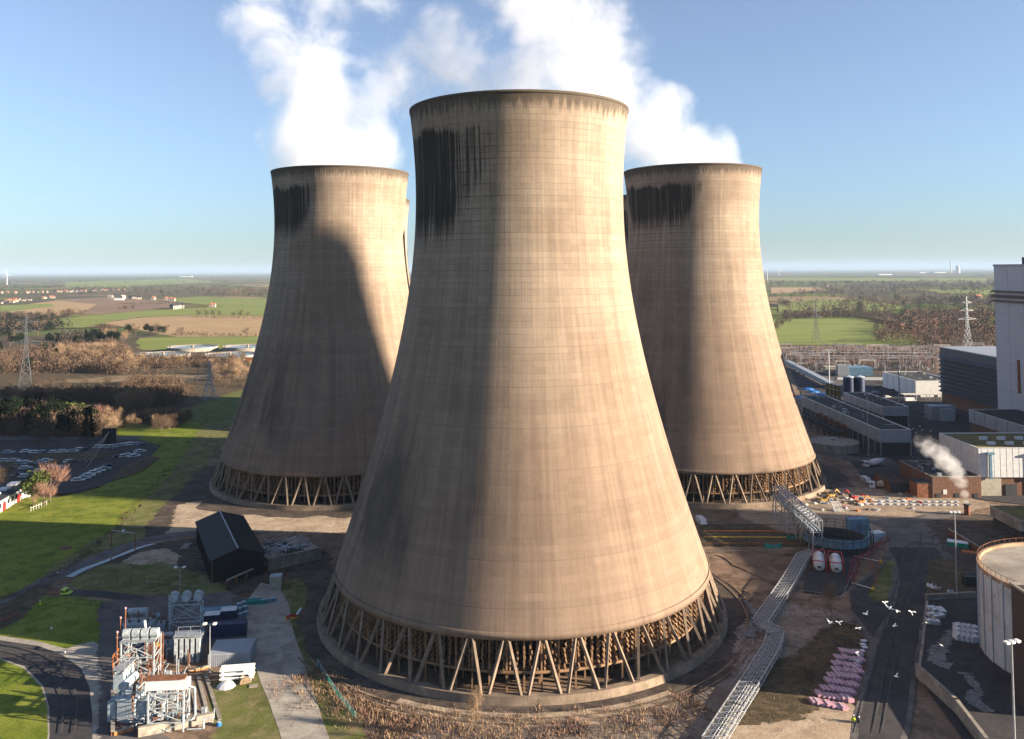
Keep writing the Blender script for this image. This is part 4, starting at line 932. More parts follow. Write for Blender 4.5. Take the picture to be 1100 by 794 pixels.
for i in range(285):
    py_ = 380+20*RS.random()**1.2; p = at(RS.uniform(838+(py_-380)*.9, 1060 if py_ < 384 else 1003), py_); lb = 'insulator post on a steel pedestal in the crowded switchyard'
    if ip is None: ip = sy_post(p, lb); bpy.context.view_layer.update()
    else: dup(ip, p, 0, lb, scale=RS.uniform(.8, 1.5))
# busbars: each a tube carried on gantries
for i in range(14):
    a = at(842+i*1.5, 382+i*1.3); c = at(1000, 382+i*1.3); zz = RS.uniform(6, 9); tag(MB().tube((a.x, a.y, zz), (c.x, c.y, zz), .16, 5).build('busbar', K['swsteel']), 'long grey busbar running across the crowded switchyard', 'busbar', 'busbars of the switchyard')
K['dullyellow'] = mt('digger_paint', (.5, .3, .06), .6, .3, 1.5, dirt=(.2, .15, .1)); K['pink'] = mt('lilac_sacks', (.6, .33, .4), .8, .35, 1.5); K['umber'] = mt('umber_steel', (.12, .09, .085), .7, .2, .4); K['equip'] = mt('weathered_equipment_paint', (.42, .47, .5), .6, .35, 1.2, streak=.5, dirt=(.2, .13, .09)); K['darkred'] = mt('dull_red_paint', (.3, .03, .03), .6, .3, 1); K['tankwall'] = mt('tank_wall_paint', (.55, .57, .6), .7, .2, .15, streak=.7, dirt=(.3, .27, .23)); K['rimrust'] = mt('rust_stained_concrete', (.4, .27, .17), .9, .35, .4)
# ================================================================ RIGHT-HAND PLANT
# big boiler house: its left face runs past the right edge of the picture
XB = 246.0
t = thing('boiler_house', 'tall pale grey cladded building cut by the right edge of the picture', 'building', (XB, 360, 0))
b = MB(); b.box((30, 0, 40.8), (60, 144, 81.6)); b.build('wall', K['bigclad'], t)
b = MB(); [b.box((-.6, 0, z), (1.6, 145.5, hh)) for z, hh in ((64.2, .8), (66.6, 1.4), (69.0, .8))]; b.build('ledge', K['umber'], t)
b = MB(); [b.box((-.03, -72+k*12.0, 40), (.09, .16, 80)) for k in range(1, 12)]; [b.box((-.03, 0, z), (.09, 144, .16)) for z in (20, 33, 46, 58)]; b.build('panel_joint', K['clad'], t)
MB().box((30, 0, 82.1), (60.6, 144.6, 1.0)).build('parapet', K['clad'], t)
b = MB(); b.tube((-.02, 53, 20), (-.02, 53, 36), .9, 6); b.build('stain_pipe', K['rust'], t)
for y in (56, 50): MB().tube((6, y, 82.6), (6, y, 86), 1.0, 10).build('roof_vent', K['dark'], t)
# louvred hall
t = thing('louvred_hall', 'dark blue grey hall with deep horizontal louvres left of the tall grey building', 'building', (252, 470, 0))
b = MB(); b.box((20, 0, 21), (40, 62, 26)); b.build('wall', K['louvre'], t); MB().box((20, 0, 4), (39.4, 61.4, 7.98)).build('lower_wall', K['brick'], t)
b = MB()
for k in range(9):
    z = 9.5+k*2.45; b.box((-.9, 0, z), (2.6, 60, .22), M=Matrix.Rotation(-.5, 3, 'Y')); b.box((20, -31.9, z), (38, 2.4, .22), M=Matrix.Rotation(.5, 3, 'X'))
b.build('louvre_blade', K['louvre'], t); MB().box((20, 0, 34.3), (41, 63, .6)).build('roof', K['clad'], t)
# long white flat-roofed halls
def hall(x0, x1, y0, y1, h, z0, label, posts=True):
    t = building('flat_roofed_hall', label, x0, x1, y0, y1, h, 'clad', 'roof', z0, .45, base='dark')
    b = MB()
    for k in range(int((y1-y0)/6)+1):
        y = -(y1-y0)/2+k*6
        for s in (-1, 1): b.box((s*((x1-x0)/2-.35), min(y, (y1-y0)/2-.3), z0/2-.03), (.35, .35, z0-.06))
    b.build('column', K['galv'], t); return t
hall(156.5, 170, 364, 462, 12, 6.6, 'long low white hall with dark flat roof, the nearer of two')
hall(184, 197, 424, 474, 12, 7.5, 'shorter white hall with dark flat roof behind the long one')
for k in range(5):
    t = thing('pipe_arch', 'rusty brown pipe arch standing along the left side of the long white hall', 'pipe arch', (152.5, 392+k*7.5, 0), 1.57, 'rusty pipe arches along the hall')
    q = MB(); q.bar((-2.6, 0, 0), (-2.6, 0, 8), .6); q.bar((2.6, 0, 0), (2.6, 0, 8), .6); q.bar((-2.6, 0, 8), (-1.6, 0, 9.2), .6); q.bar((2.6, 0, 8), (1.6, 0, 9.2), .6); q.bar((-1.6, 0, 9.2), (1.6, 0, 9.2), .6); q.build('duct', K['rust'], t)
b = MB(); truss(b, (149, 386, 5), (149, 440, 5), 3, 2, 18, .18); [b.bar((149+s, y, 0), (149+s, y, 5), .3) for s in (-1.5, 1.5) for y in range(386, 442, 9)]; tag(b.build('pipe_rack', K['dark']), 'dark steel pipe rack running beside the long white hall', 'pipe rack')
# low white wing and shed in front of the louvred hall
building('white_wing', 'low white wing at the foot of the tall grey building', 222, 262, 352, 415, 12, 'clad', 'roof', 6, .45, base='brick')
building('white_shed', 'small white building behind the car park left of the louvred hall', 250, 275, 528, 575, 11, 'white', 'roof', None, .4)
# mossy-roofed white building
XM0, XM1, YM0, YM1 = 163.5, 232, 300, 327.5
t = building('white_workshop', 'large white building with a mossy flat roof and two tall blue downpipes', XM0, XM1, YM0, YM1, 17.6, 'white', 'moss', 7.4, .35, base='brick', ribs=2.2)
q = MB()
for k in range(9):
    for j in range(2): q.box((-26+k*6.6+j*2.2, -7+j*9, 17.8), (2.4, 1.6, .9)); q.box((-26+k*6.6+j*2.2, -7+j*9, 18.3), (2.8, 1.0, .35))
q.build('roof_light', K['wrap'], t)
for x in (-30.5, -14, 4):
    q = MB(); q.bar((x, -14.35, 7), (x, -14.35, 15.7), .9, .7); q.box((x, -14.5, 15.9), (2.6, 1.2, .7)); q.build('downpipe', K['bluewall'], t)
q = MB(); [q.box((-34.2+4+k*8.5, -13.45, 4.0), (7.4, .3, 6.0)) for k in range(6) if k != 1]; q.build('concrete_panel', K['beige'], t)
q = MB(); q.box((-23, -13.4, 2.6), (4, .3, 4.6)); q.box((-27.5, -13.4, 2), (1.6, .3, 3.4)); q.build('door', K['dark'], t)
# brick building with its annex
t = building('brick_building', 'low brown brick building with dark flat roof before the white workshop', 146, 163, 298, 323, 8.2, 'brick', 'roof', None, .4)
MB().box((-11.2, -9.5, 3), (5.2, 6, 6)).build('annex', K['rust'], t); MB().box((-11.2, -9.5, 6.1), (5.5, 6.3, .2)).build('annex_roof', K['roof'], t)
MB().bar((-8.62, -12.62, 0), (-8.62, -12.62, 8.3), .3).build('downpipe', K['dark'], t); MB().box((-4.2, -12.56, 3), (1.3, .12, 1.6)).build('wall_sign', K['wrap'], t)
t = thing('cage_store', 'dark red steel cage store beside the brick building', 'store', (138.5, 312, 0)); MB().box((0, 0, 2.2), (8, 14, 4.4)).build('frame', K['rust'], t); b = MB(); [b.box((0, -7+k*2, 2.3), (8.3, .2, 4.8)) for k in range(8)]; b.build('rib', K['dark'], t)
p = at(1018, 534); t = thing('safety_cabinet', 'orange and white striped cabinet before the brick building', 'cabinet', p); MB().box((0, 0, 1.7), (3, .9, 3.4)).build('body', K['orange'], t); b = MB(); [b.box((x, -.48, 1.8), (.35, .06, 2.8)) for x in (-.9, 0, .9)]; b.build('stripe', K['white'], t); MB().box((0, 0, 3.55), (3.2, 1.1, .3)).build('top', K['white'], t)
# round concrete tank
p = at(905, 490.5); t = thing('round_tank', 'low round concrete tank beside the long white hall', 'tank', (p.x, p.y+11, 0)); b = MB(); b.lathe([(11, 0), (11, 4.6), (10.6, 4.6), (10.6, 4.2)], 56); [b.box((11.05*cos(a*.393), 11.05*sin(a*.393), 2.3), (.3, .5, 4.6), a*.393) for a in range(16)]; b.build('tank_wall', K['conc'], t)
MB().lathe([(10.65, 4.25), (0, 4.9)], 56).build('cover', K['conc'], t); MB().tube((0, 0, 4.7), (0, 0, 5.9), .9, 12).build('hatch', K['galv'], t)
# silos, small plant
for (x, y, c, r, h, l, s) in [(912, 428, 'navy', 3.2, 9, 'left one of two dark blue silos behind the white halls', 1), (923.5, 428, 'navy', 3.2, 9, 'right one of two dark blue silos behind the white halls', 1)]:
    p = at(x, y); t = thing('silo', l, 'silo', (p.x, p.y, 0), 0, 'dark blue silos'); MB().tube((0, 0, 4), (0, 0, 4+h), r, 20).build('body', K[c], t); MB().lathe([(r, 0), (r+.2, .5), (0, 1.4)], 20, (0, 0, 4+h)).build('dome', K['paleblue'], t)
    b = MB(); [b.bar((r*.8*cos(a), r*.8*sin(a), 0), (r*.8*cos(a), r*.8*sin(a), 4.1), .4) for a in (0.7, 2.3, 3.9, 5.5)]; b.build('leg', K['galv'], t)
for i in range(4):
    p = at(889+i*4.2, 437+i*1.2); t = thing('stripper_column', 'tall olive green column in the row of four behind the nearer white hall', 'column', p, 0, 'olive green columns'); MB().tube((0, 0, 0), (0, 0, 14), 1.0, 12).build('body', K['moss'], t); b = MB(); [b.tube((0, 0, z), (0, 0, z+.3), 1.25, 12) for z in (3, 7, 11, 13.8)]; b.build('flange', K['galv'], t)
for i, (x, y, w_, h, c, l) in enumerate([(922, 404, 22, 7, 'bluewall', 'blue grey cabin at the front of the switchyard'), (905, 405, 10, 9, 'galv', 'grey plant module behind the blue silos'), (893, 402, 14, 6, 'beige', 'beige plant module at the front of the switchyard'), (915, 396, 12, 3, 'white', 'white roofed kiosk inside the switchyard'), (1010, 452, 16, 8, 'clad', 'grey plant cabin below the louvred hall'), (1017, 454, 8, 7, 'paleblue', 'pale blue plant cabin beside the grey one')]):
    p = at(x, y); container(p, 0, (w_*.8, w_*.5, h), c, l, name='plant_cabin', cat='cabin')
for (x, y, c, l) in [(868, 420, 'blue', 'bright blue tarpaulin heap nearest the right tower'), (874, 423, 'blue', 'bright blue tarpaulin heap in the middle of three'), (884, 426, 'blue', 'bright blue tarpaulin heap nearest the halls'), (862, 429, 'blue', 'small bright blue tarpaulin heap hard against the right tower')]:
    p = at(x, y); b = MB(); b.lathe([(4.5, 0), (4.2, 1.2), (2.2, 2.0), (0, 2.2)], 9); o = b.build('tarpaulin', K[c], None, p); o.scale = (1, .6, 1); tag(o, l, 'tarpaulin')
wall('wall', [(900, 409.5), (1000, 410)], 3, .6, 'white', 'long low white wall in front of the switchyard')
scrub('hedge', [(945, 413), (975, 413)], 260, 3, 1, 2.6, [L_green, L_tan], 'clipped yellow green hedge before the switchyard', 'hedge', seed=8)
t = thing('canopy', 'long flat canopy beside the white shed over the parked van', 'canopy', at(990, 431)); MB().box((0, 0, 4.3), (24, 5, .4)).build('roof', K['palec'], t); b = MB(); [b.bar((x, y, 0), (x, y, 4.1), .3) for x in (-11, -4, 4, 11) for y in (-2, 2)]; b.build('post', K['galv'], t)
p = at(978, 432); van((p.x, p.y, 0), 0.1, 'white', 'white van parked by the canopy left of the louvred hall', 7, 2.8)
RC = random.Random(21)
for (x, y, c, l) in [(940, 423, 'white', 'white car at the left end of the far car park'), (947, 426, 'dark', 'dark car second from the left in the far car park'), (953, 428, 'white', 'white car in the middle of the far car park'), (960, 421, 'navy', 'navy car in the rear row of the far car park'), (968, 419, 'blue', 'blue car in the rear row of the far car park'), (957, 424, 'rust', 'brown car in the far car park'), (975, 421, 'navy', 'navy car at the right end of the far car park'), (943, 418, 'dark', 'black car in the rear row of the far car park'), (985, 445, 'dark', 'dark car in the shade below the louvred hall'), (992, 447, 'navy', 'navy car in the shade below the louvred hall')]:
    p = at(x, y); o = car(p, RC.choice((.2, .4)), c, l, 'cars of the far car park'); o.scale = (1.15, 1.15, 1.2)
for (x, y) in [(972, 461), (977, 459), (981, 464), (988, 461), (991, 465), (984, 468), (978, 466), (1000, 466), (970, 457)]:
    p = at(x, y); t = thing('bollard_light', 'small pale lit looking bollard in the dark yard left of the mossy roof', 'bollard', p, 0, 'pale bollards in the dark yard'); MB().tube((0, 0, 0), (0, 0, 1.3), .3, 8).build('post', K['palec'], t); MB().tube((0, 0, 1.3), (0, 0, 1.7), .42, 8).build('cap', K['white'], t)
# covered conveyor from the left edge of the right tower towards the halls
t = thing('covered_conveyor', 'long grey covered conveyor running down to the halls behind the right tower', 'conveyor', at(845, 393)); a = at(845, 393); c = at(893, 419); d = c-a
b = MB(); b.bar(Vector((0, 0, 3.5)), d+Vector((0, 0, 3.5)), 4.5, 3.0); b.build('gallery', K['clad'], t); b = MB(); [b.bar(d*f+Vector((s, 0, 0)), d*f+Vector((s, 0, 2.2)), .4) for f in (.1, .3, .5, .7, .9) for s in (-1.5, 1.5)]; b.build('trestle', K['dark'], t)
# masts
p = at(891, 420); lamp_mast(p, 27, 'tall lighting mast between the right tower and the blue silos', thick=.45)
p = at(966, 434); lamp_mast(p, 23, 'tall lighting mast beside the far car park van', thick=.4)
p = at(933, 492); lamp_mast(p, 27, 'thin lighting mast rising before the long white hall by the round concrete tank', thick=.22)
p = at(1028, 641); lamp_mast(p, 20.5, 'lighting mast with three heads on the bank beside the right hand road', 3, thick=.2)
p = atd(1080, 690, 128); lamp_mast((p.x+.9, p.y, 0), p.z, 'close lighting mast before the round tank at the lower right edge', 3, .3, thick=.24)
# cement mixers, vans
def mixer(px, py, rz, drum, label):
    p = at(px, py); t = thing('cement_mixer_truck', label, 'mixer truck', p, rz, 'cement mixer trucks'); MB().box((-.3, 0, 1.05), (8.6, 1.1, .4)).build('chassis', K['dark'], t)
    b = MB(); b.box((3.4, 0, 1.9), (1.9, 2.4, 2.1)); cb = b.build('cab', K['white'], t); MB().box((4.37, 0, 2.35), (.06, 2.1, .85)).build('windscreen', K['glass'], cb); MB().box((3.6, 0, 2.4), (.8, 2.43, .7)).build('side_window', K['glass'], cb)
    M = Matrix.Rotation(radians(-78), 3, 'Y'); MB().lathe([(.5, -2.9), (1.0, -2.6), (1.35, -1.2), (1.35, .4), (.75, 2.6), (.55, 2.9)], 20, (-.9, 0, 2.65), M=M).build('drum', K[drum], t, smooth=True)
    b = MB(); b.bar((-3.9, 0, 1.2), (-4.2, 0, 3.5), .5, .9); b.box((-4.2, 0, 3.7), (1.1, 1.1, .6)); b.build('hopper', K['galv'], t); MB().bar((-4.3, 0, 1.9), (-5.6, .3, 1.0), .5, .2).build('chute', K['galv'], t)
    for x in (-3.2, -1.9, 1.8, 3.4):
        for s in (-1, 1): MB().tube((0, -.18, 0), (0, .18, 0), .52, 12).build('wheel', K['tyre'], t, (x, s*1.05, .52))
    return t
mixer(939, 503, pi+.05, 'white', 'white cement mixer truck below the long hall, the farther of two'); mixer(948, 527, 2.75, 'beige', 'cement mixer truck with a tan drum, the nearer of two')
p = at(930.5, 519); van(p, -1.5, 'white', 'small white van driving towards the camera between the mixer trucks', 5.4, 2.2)
p = at(752, 564); van((p.x+.5, p.y, 0), -1.45, 'white', 'white crew van parked at the foot of the nearest tower by the trench', 5.4, 2.3)
p = at(752, 547); container(p, 0, (3, 2.2, 1.8), 'bluewall', 'small blue grey kiosk on the pale ground before the right tower', name='kiosk', cat='kiosk')
for (x, y, r, l) in [(947, 488, .9, 'left one of two white roofed trailers by the long hall'), (960, 488, .9, 'right one of two white roofed trailers by the long hall')]:
    p = at(x, y); container(p, -1.0, (9, 2.6, 3), 'clad', l, 'white', 'trailer', name='box_trailer')
# bright construction strip
def digger(px, py, rz, col, label, wheeled=False):
    p = at(px, py); t = thing('excavator', label, 'excavator', p, rz, 'diggers on the building site')
    for s in (-1, 1):
        if wheeled:
            for x in (-1.4, 1.4): MB().tube((0, -.25, 0), (0, .25, 0), .75, 12).build('wheel', K['tyre'], t, (x, s*1.1, .75))
        else: MB().box((0, s*1.1, .45), (3.6, .55, .85)).build('track', K['tyre'], t)
    t.scale = (.8,)*3; MB().box((-.3, 0, 1.55), (3.0, 2.3, 1.1)).build('body', K[col], t); MB().box((.6, .65, 2.45), (1.3, 1.0, 1.3)).build('cab', K['glass'], t)
    b = MB(); b.bar((.8, -.3, 1.7), (3.0, -.3, 4.0), .45); b.bar((3.0, -.3, 4.0), (5.0, -.3, 2.2), .35); b.build('arm', K[col], t); MB().box((5.0, -.3, 1.7), (.8, 1.0, .8), M=Matrix.Rotation(.5, 3, 'Y')).build('bucket', K['dark'], t)
digger(885, 541, 0.1, 'dullyellow', 'yellow digger at the foot of the right tower', True); digger(916, 538, 2.2, 'red', 'red digger with raised arm on the bright building strip'); digger(925, 543, .4, 'orange', 'orange digger right of the red one'); digger(893, 536, .5, 'dullyellow', 'second yellow digger behind the first', True)
for i in range(26):
    x = 926+(i % 13)*8.2; y = 541.2+(i//13)*3.4+(i % 13)*.1; p = at(x, y); b = MB(); b.box((0, 0, .4), (2.2, .6, .8)); b.box((-.9, 0, .45), (.4, 1.2, .9)); b.box((.9, 0, .45), (.4, 1.2, .9)); o = b.build('concrete_barrier', K['white'], None, p); o.scale = (1.25, 1.5, 1.5); tag(o, 'white concrete barrier in the double row across the bright building strip', 'barrier', 'concrete barriers in two rows')
RD = random.Random(31)
for i in range(80):
    x = RD.uniform(865, 1000); y = RD.uniform(531, 552); p = at(x, y); c = RD.choice(['orange', 'palec', 'wood', 'red', 'galv', 'palec']); b = MB()
    k = RD.randrange(3)
    if k == 0: b.box((0, 0, .35), (RD.uniform(.8, 2.6), RD.uniform(.6, 1.2), .7)); b.box((0, 0, .8), (RD.uniform(.6, 1.2), .6, .3), .4)
    elif k == 1:
        for j in range(5): b.bar((-2, j*.3-.6, .1+.05*j), (2, j*.3-.5, .12+.05*j), .14)
    else: b.lathe([(1.2, 0), (.9, .5), (.3, .9), (0, 1)], 8)
    oo = b.build('material_heap', K[c], None, p, RD.uniform(0, 3)); oo.scale = (1.5, 1.5, 1.5); tag(oo, {'orange': 'orange', 'palec': 'pale', 'wood': 'brown', 'red': 'red', 'galv': 'grey'}[c]+' heap of '+('crated parts', 'laid bars', 'spoil')[k]+' on the bright building strip', 'building material', {'orange': 'orange', 'palec': 'pale', 'wood': 'brown', 'red': 'red', 'galv': 'grey'}[c]+' '+('crates', 'bars', 'spoil')[k]+' on the building strip')
for i in range(9):
    p = at(873+i*1.0, 552-i*.3)
b = MB(); a = at(866, 558); c = at(938, 558.5); [b.tube((a.x, a.y+k*.5, .3), (c.x, c.y+k*.5, .3), .22, 8) for k in range(3)]; tag(b.build('pipe_bundle', K['blue']), 'bundle of long blue pipes lying along the bright building strip', 'pipes')
t = thing('rebar_mat', 'stack of grey reinforcing mesh leaning by the blue pipes', 'mesh', at(880, 553)); b = MB(); [b.bar((-6+k*.8, -2, .3), (-5.4+k*.8, 2, .5), .1) for k in range(18)]; b.build('bar', K['galv'], t)
t = thing('access_stair', 'white steel access stair on the building strip', 'stair', at(899, 552)); b = MB(); [b.box((0, k*.5-2.5, .3+k*.3), (2.6, .45, .1)) for k in range(11)]; b.build('tread', K['white'], t); b = MB(); [b.bar((s*1.35, -2.8, 1.2), (s*1.35, 2.8, 4.5), .1) for s in (-1, 1)]; [b.bar((s*1.35, -2.8+k*1.1, .2+k*.66), (s*1.35, -2.8+k*1.1, 1.3+k*.66), .08) for s in (-1, 1) for k in range(6)]; b.build('handrail', K['white'], t)
# scaffolded round basin
p = at(906, 597); C0 = Vector((p.x, p.y+6, 0)); t = thing('round_basin', 'round basin clad in pale blue panels and ringed by dark scaffolding', 'basin', C0)
b = MB()
for k in range(22):
    a0 = pi*1.02+k*pi*.96/22; r = 9.2; b.box((r*cos(a0+.06), r*sin(a0+.06), 4.0), (.25, 1.1, 2.4), a0+.06)
b.build('panel', K['bluewall'], t); MB().lathe([(8.8, 0), (8.8, 3.6), (8.2, 3.6), (8.2, .8), (0, .8)], 48).build('wall', K['dark'], t); b = MB()
for k in range(26):
    a0 = 2*pi*k/26; x, y = 10.3*cos(a0), 10.3*sin(a0); b.bar((x, y, 0), (x, y, 5.8), .12); a1 = 2*pi*(k+1)/26; [b.bar((x, y, z), (10.3*cos(a1), 10.3*sin(a1), z), .1) for z in (2.2, 4.8, 5.6)]
b.build('scaffold', K['dark'], t)
p = at(913, 574); container((p.x, p.y-6, 2.0), 0, (6, 3, 4.5), 'bluewall', 'blue panelled cabin standing behind the scaffolded basin', name='plant_cabin', cat='cabin'); p = at(942, 583); container(p, .3, (4, 3, 3), 'paleblue', 'grey hut with a pale roof right of the scaffolded basin', 'white', 'hut', name='hut')
# pipe trench left of it
b = MB(); cols = ['dark', 'rust', 'orange', 'dark', 'yellow', 'dark', 'rust']
for k, c in enumerate(cols):
    yy = 567+k*3.3; a = at(756, yy); e = at(864, yy+.3); o = MB().tube((a.x, a.y, .55), (e.x, e.y, .55), .4 if k % 2 else .55, 8).build('pipeline', K[c]); tag(o, ['black pipeline farthest back in the pipe trench', 'rusty pipeline second from the back of the pipe trench', 'orange brown pipeline in the upper middle of the pipe trench', 'black pipeline in the middle of the pipe trench', 'yellow pipeline in the lower middle of the pipe trench', 'thin dark pipeline near the front of the pipe trench', 'rusty pipeline at the front of the pipe trench'][k], 'pipeline')
for (x0, x1, y, c, l) in [(822, 840, 592, 'teal', 'green debris netting at the front of the pipe trench'), (846, 856, 583, 'teal', 'small green debris netting right of the pipe trench'), (905, 925, 594, 'teal', 'green debris netting below the scaffolded basin')]:
    a = at(x0, y); e = at(x1, y); b = MB(); n = 8
    for i in range(n+1): q = a+(e-a)*i/n; b.v += [q+Vector((0, .25*sin(i*1.7), .1)), q+Vector((0, .6+.3*sin(i*2.1), 1.8+.3*sin(i)))]
    [b.face((2*i, 2*i+2, 2*i+3, 2*i+1)) for i in range(n)]; tag(b.build('debris_netting', K[c]), l, 'netting')
rail_fence('trench_fence', [(752, 597), (800, 596), (866, 594)], 1.2, 'galv', 'grey post and rail fence along the front of the pipe trench', 3)
# lattice pipe gantry: high truss from the right tower, then a low service bridge to the bottom edge
t = thing('pipe_gantry', 'steel lattice gantry climbing down from the foot of the right tower', 'gantry', (0, 0, 0)); g0 = at(836, 562); g1 = at(878, 597)
b = MB(); truss(b, (g0.x, g0.y, 8.5), (g1.x, g1.y, 6.5), 3.4, 3.2, 15, .16); b.build('truss', K['galv'], t); b = MB(); d = (g1-g0)
[b.bar(Vector((g0.x, g0.y, 8.8+k*.1))+Vector((s, 0, 0)), Vector((g1.x, g1.y, 6.9+k*.1))+Vector((s, 0, 0)), .4) for k, s in enumerate((-1, 0, 1))]; b.build('pipe', K['paleblue'], t)
for f in (0.02, .35, .68, .98):
    b = MB(); q = g0+d*f; hz = 8.5-2*f; [b.bar((q.x+sx, q.y+sy, 0), (q.x+sx*.7, q.y+sy*.7, hz), .25) for sx in (-1.7, 1.7) for sy in (-1.7, 1.7)]; [b.bar((q.x-sx, q.y-1.7, z), (q.x+sx, q.y-1.7, z+2.5), .14) for sx in (-1.5, 1.5) for z in (.3, 3, 5.3) if z+2.5 < hz+.6]; b.build('trestle', K['galv'], t)
def low_bridge(pts, label, z=1.6, w_=3.4, n=14):
    P = [at(*q) for q in pts]; t = thing('service_bridge', label, 'pipe bridge', P[0], 0, 'low service bridges'); o = P[0]; b = MB(); q = MB()
    for a, c in zip(P, P[1:]):
        L = (c-a).length; truss(b, a-o+Vector((0, 0, z)), c-o+Vector((0, 0, z)), w_, 1.1, max(4, int(L/2.0)), .1); s = (c-a).cross(Vector((0, 0, 1))).normalized()
        for j in (-1.1, -.55, 0, .55, 1.1): q.tube(a-o+s*j+Vector((0, 0, z+.35)), c-o+s*j+Vector((0, 0, z+.35)), .16, 6)
        for i in range(int(L/6)+1):
            m = a-o+(c-a)*min(1, i*6/L)
            for sg in (-1, 1): b.bar(m+s*sg*w_*.45, m+s*sg*w_*.45+Vector((0, 0, z)), .2)
    b.build('frame', K['galv'], t); q.build('pipe', K['galv'], t)
low_bridge([(876, 602), (863, 606), (846, 636), (826, 666), (817, 680)], 'silver service bridge carrying pipes from the gantry down past the tower'); low_bridge([(818, 682), (834, 690), (829, 708), (810, 740), (790, 772), (765, 812)], 'silver service bridge running out at the bottom edge right of the nearest tower')
b = MB(); P = smooth([at(*q) for q in [(815, 665), (806, 672), (808, 700), (790, 735), (770, 742)]]); [b.tube(P[i]+Vector((0, 0, .9)), P[i+1]+Vector((0, 0, .9)), .08, 5) for i in range(len(P)-1)]; [b.bar(P[i], P[i]+Vector((0, 0, .95)), .08) for i in range(0, len(P), 3)]; tag(b.build('handrail', K['galv']), 'thin pale handrail curving round the nearest tower beside the service bridge', 'handrail')
# two white tanks in red frames
def iso_tank(px, py, rz, label):
    p = at(px, py); t = thing('tank_container', label, 'tank', p, rz, 'white tanks in red frames'); L = 8.5; b = MB(); M = Matrix.Rotation(pi/2, 3, 'Y')
    b.lathe([(0, -L/2), (.9, -L/2+.12), (1.4, -L/2+.5), (1.45, -1), (1.45, L/2-.5), (.9, L/2-.12), (0, L/2)], 22, (0, 0, 2.2), M=M); b.build('vessel', K['white'], t, smooth=True); MB().sphere((L/2-2.2, 0, 3.5), 1.05, 14, 8, (1.5, 1, .55)).build('valve_dome', K['wrap'], t)
    b = MB()
    for x in (-L/2-.3, L/2+.3):
        for s in (-1, 1): b.bar((x, s*1.7, 0), (x, s*1.7, 3.9), .2)
        b.bar((x, -1.7, 3.8), (x, 1.7, 3.8), .2); b.bar((x, -1.7, .4), (x, 1.7, .4), .2)
    for s in (-1, 1): b.bar((-L/2-.3, s*1.7, 3.8), (L/2+.3, s*1.7, 3.8), .16); b.bar((-L/2-.3, s*1.7, .4), (L/2+.3, s*1.7, .4), .2)
    b.build('frame', K['red'], t); MB().box((-L/2-.28, 0, 2.2), (.05, .8, .5)).build('plate', K['dark'], t)
iso_tank(880, 612, 1.25, 'left white tank lying in a red frame beside the service bridge'); iso_tank(898, 614, 1.25, 'right white tank lying in a red frame beside the service bridge')
zone('pad', 'asphalt', [(866, 622), (880, 600), (925, 600), (912, 636), (900, 645), (862, 640)], .1, 2)
rail_fence('pad_fence', [(862, 640), (905, 647), (925, 600)], 1.4, 'galv', 'pale fence round the pad of the two white tanks', 2.5)
t = thing('pipe_rack', 'red pipe rack running from the white tanks up towards the scaffolded basin', 'pipe rack', (0, 0, 0)); P = [at(914, 632), at(919, 609), at(946, 591), at(953, 582)]; b = MB(); q = MB()
for a, c in zip(P, P[1:]):
    L = (c-a).length; s = (c-a).cross(Vector((0, 0, 1))).normalized(); [b.bar(a+s*j+Vector((0, 0, 2)), c+s*j+Vector((0, 0, 2)), .12) for j in (-.7, 0, .7)]
    for i in range(int(L/3.5)+1): m = a+(c-a)*min(1, i*3.5/L); [q.bar(m+s*j, m+s*j+Vector((0, 0, 2)), .12) for j in (-.8, .8)]; q.bar(m-s+Vector((0, 0, 1.9)), m+s+Vector((0, 0, 1.9)), .12)
b.build('pipe', K['darkred'], t); q.build('leg', K['darkred'], t)
t = thing('gate_frame', 'thin red frame with two white poles standing on the dark bay by the road', 'frame', (0, 0, 0)); b = MB()
for a, c in [((918, 602), (946, 608)), ((915, 631), (938, 638))]: b.bar(at(*a)+Vector((0, 0, 1.2)), at(*c)+Vector((0, 0, 1.2)), .16)
b.build('pole', K['white'], t); b = MB(); [b.bar(at(*a)+Vector((0, 0, z0)), at(*c)+Vector((0, 0, z1)), .14) for a, c, z0, z1 in [((944, 612), (940, 634), 0, 2.5), ((932, 606), (942, 622), 3, .4), ((940, 634), (946, 608), 1, 3), ((932, 612), (936, 622), 0, 3)]]; b.build('brace', K['darkred'], t); [MB().sphere(at(x, y)+Vector((0, 0, 1.2)), .55, 10, 6).build('end_marker', K['yellow'], t) for x, y in ((946, 608), (938, 638))]
wall('kerb_wall', [(922, 605), (931, 597), (950, 588), (966, 580), (970, 568), (966, 560)], .7, .35, 'palec', 'low pale kerb wall curving round the basin and the red pipe rack'); wall('kerb_wall', [(950, 645), (958, 612)], .35, .3, 'palec', 'short pale kerb beside the grass strip in the road')
wall('kerb_wall', [(913, 655), (918, 668), (930, 680), (934, 695)], .5, .3, 'palec', 'pale kerb wall between the bramble bank and the road')
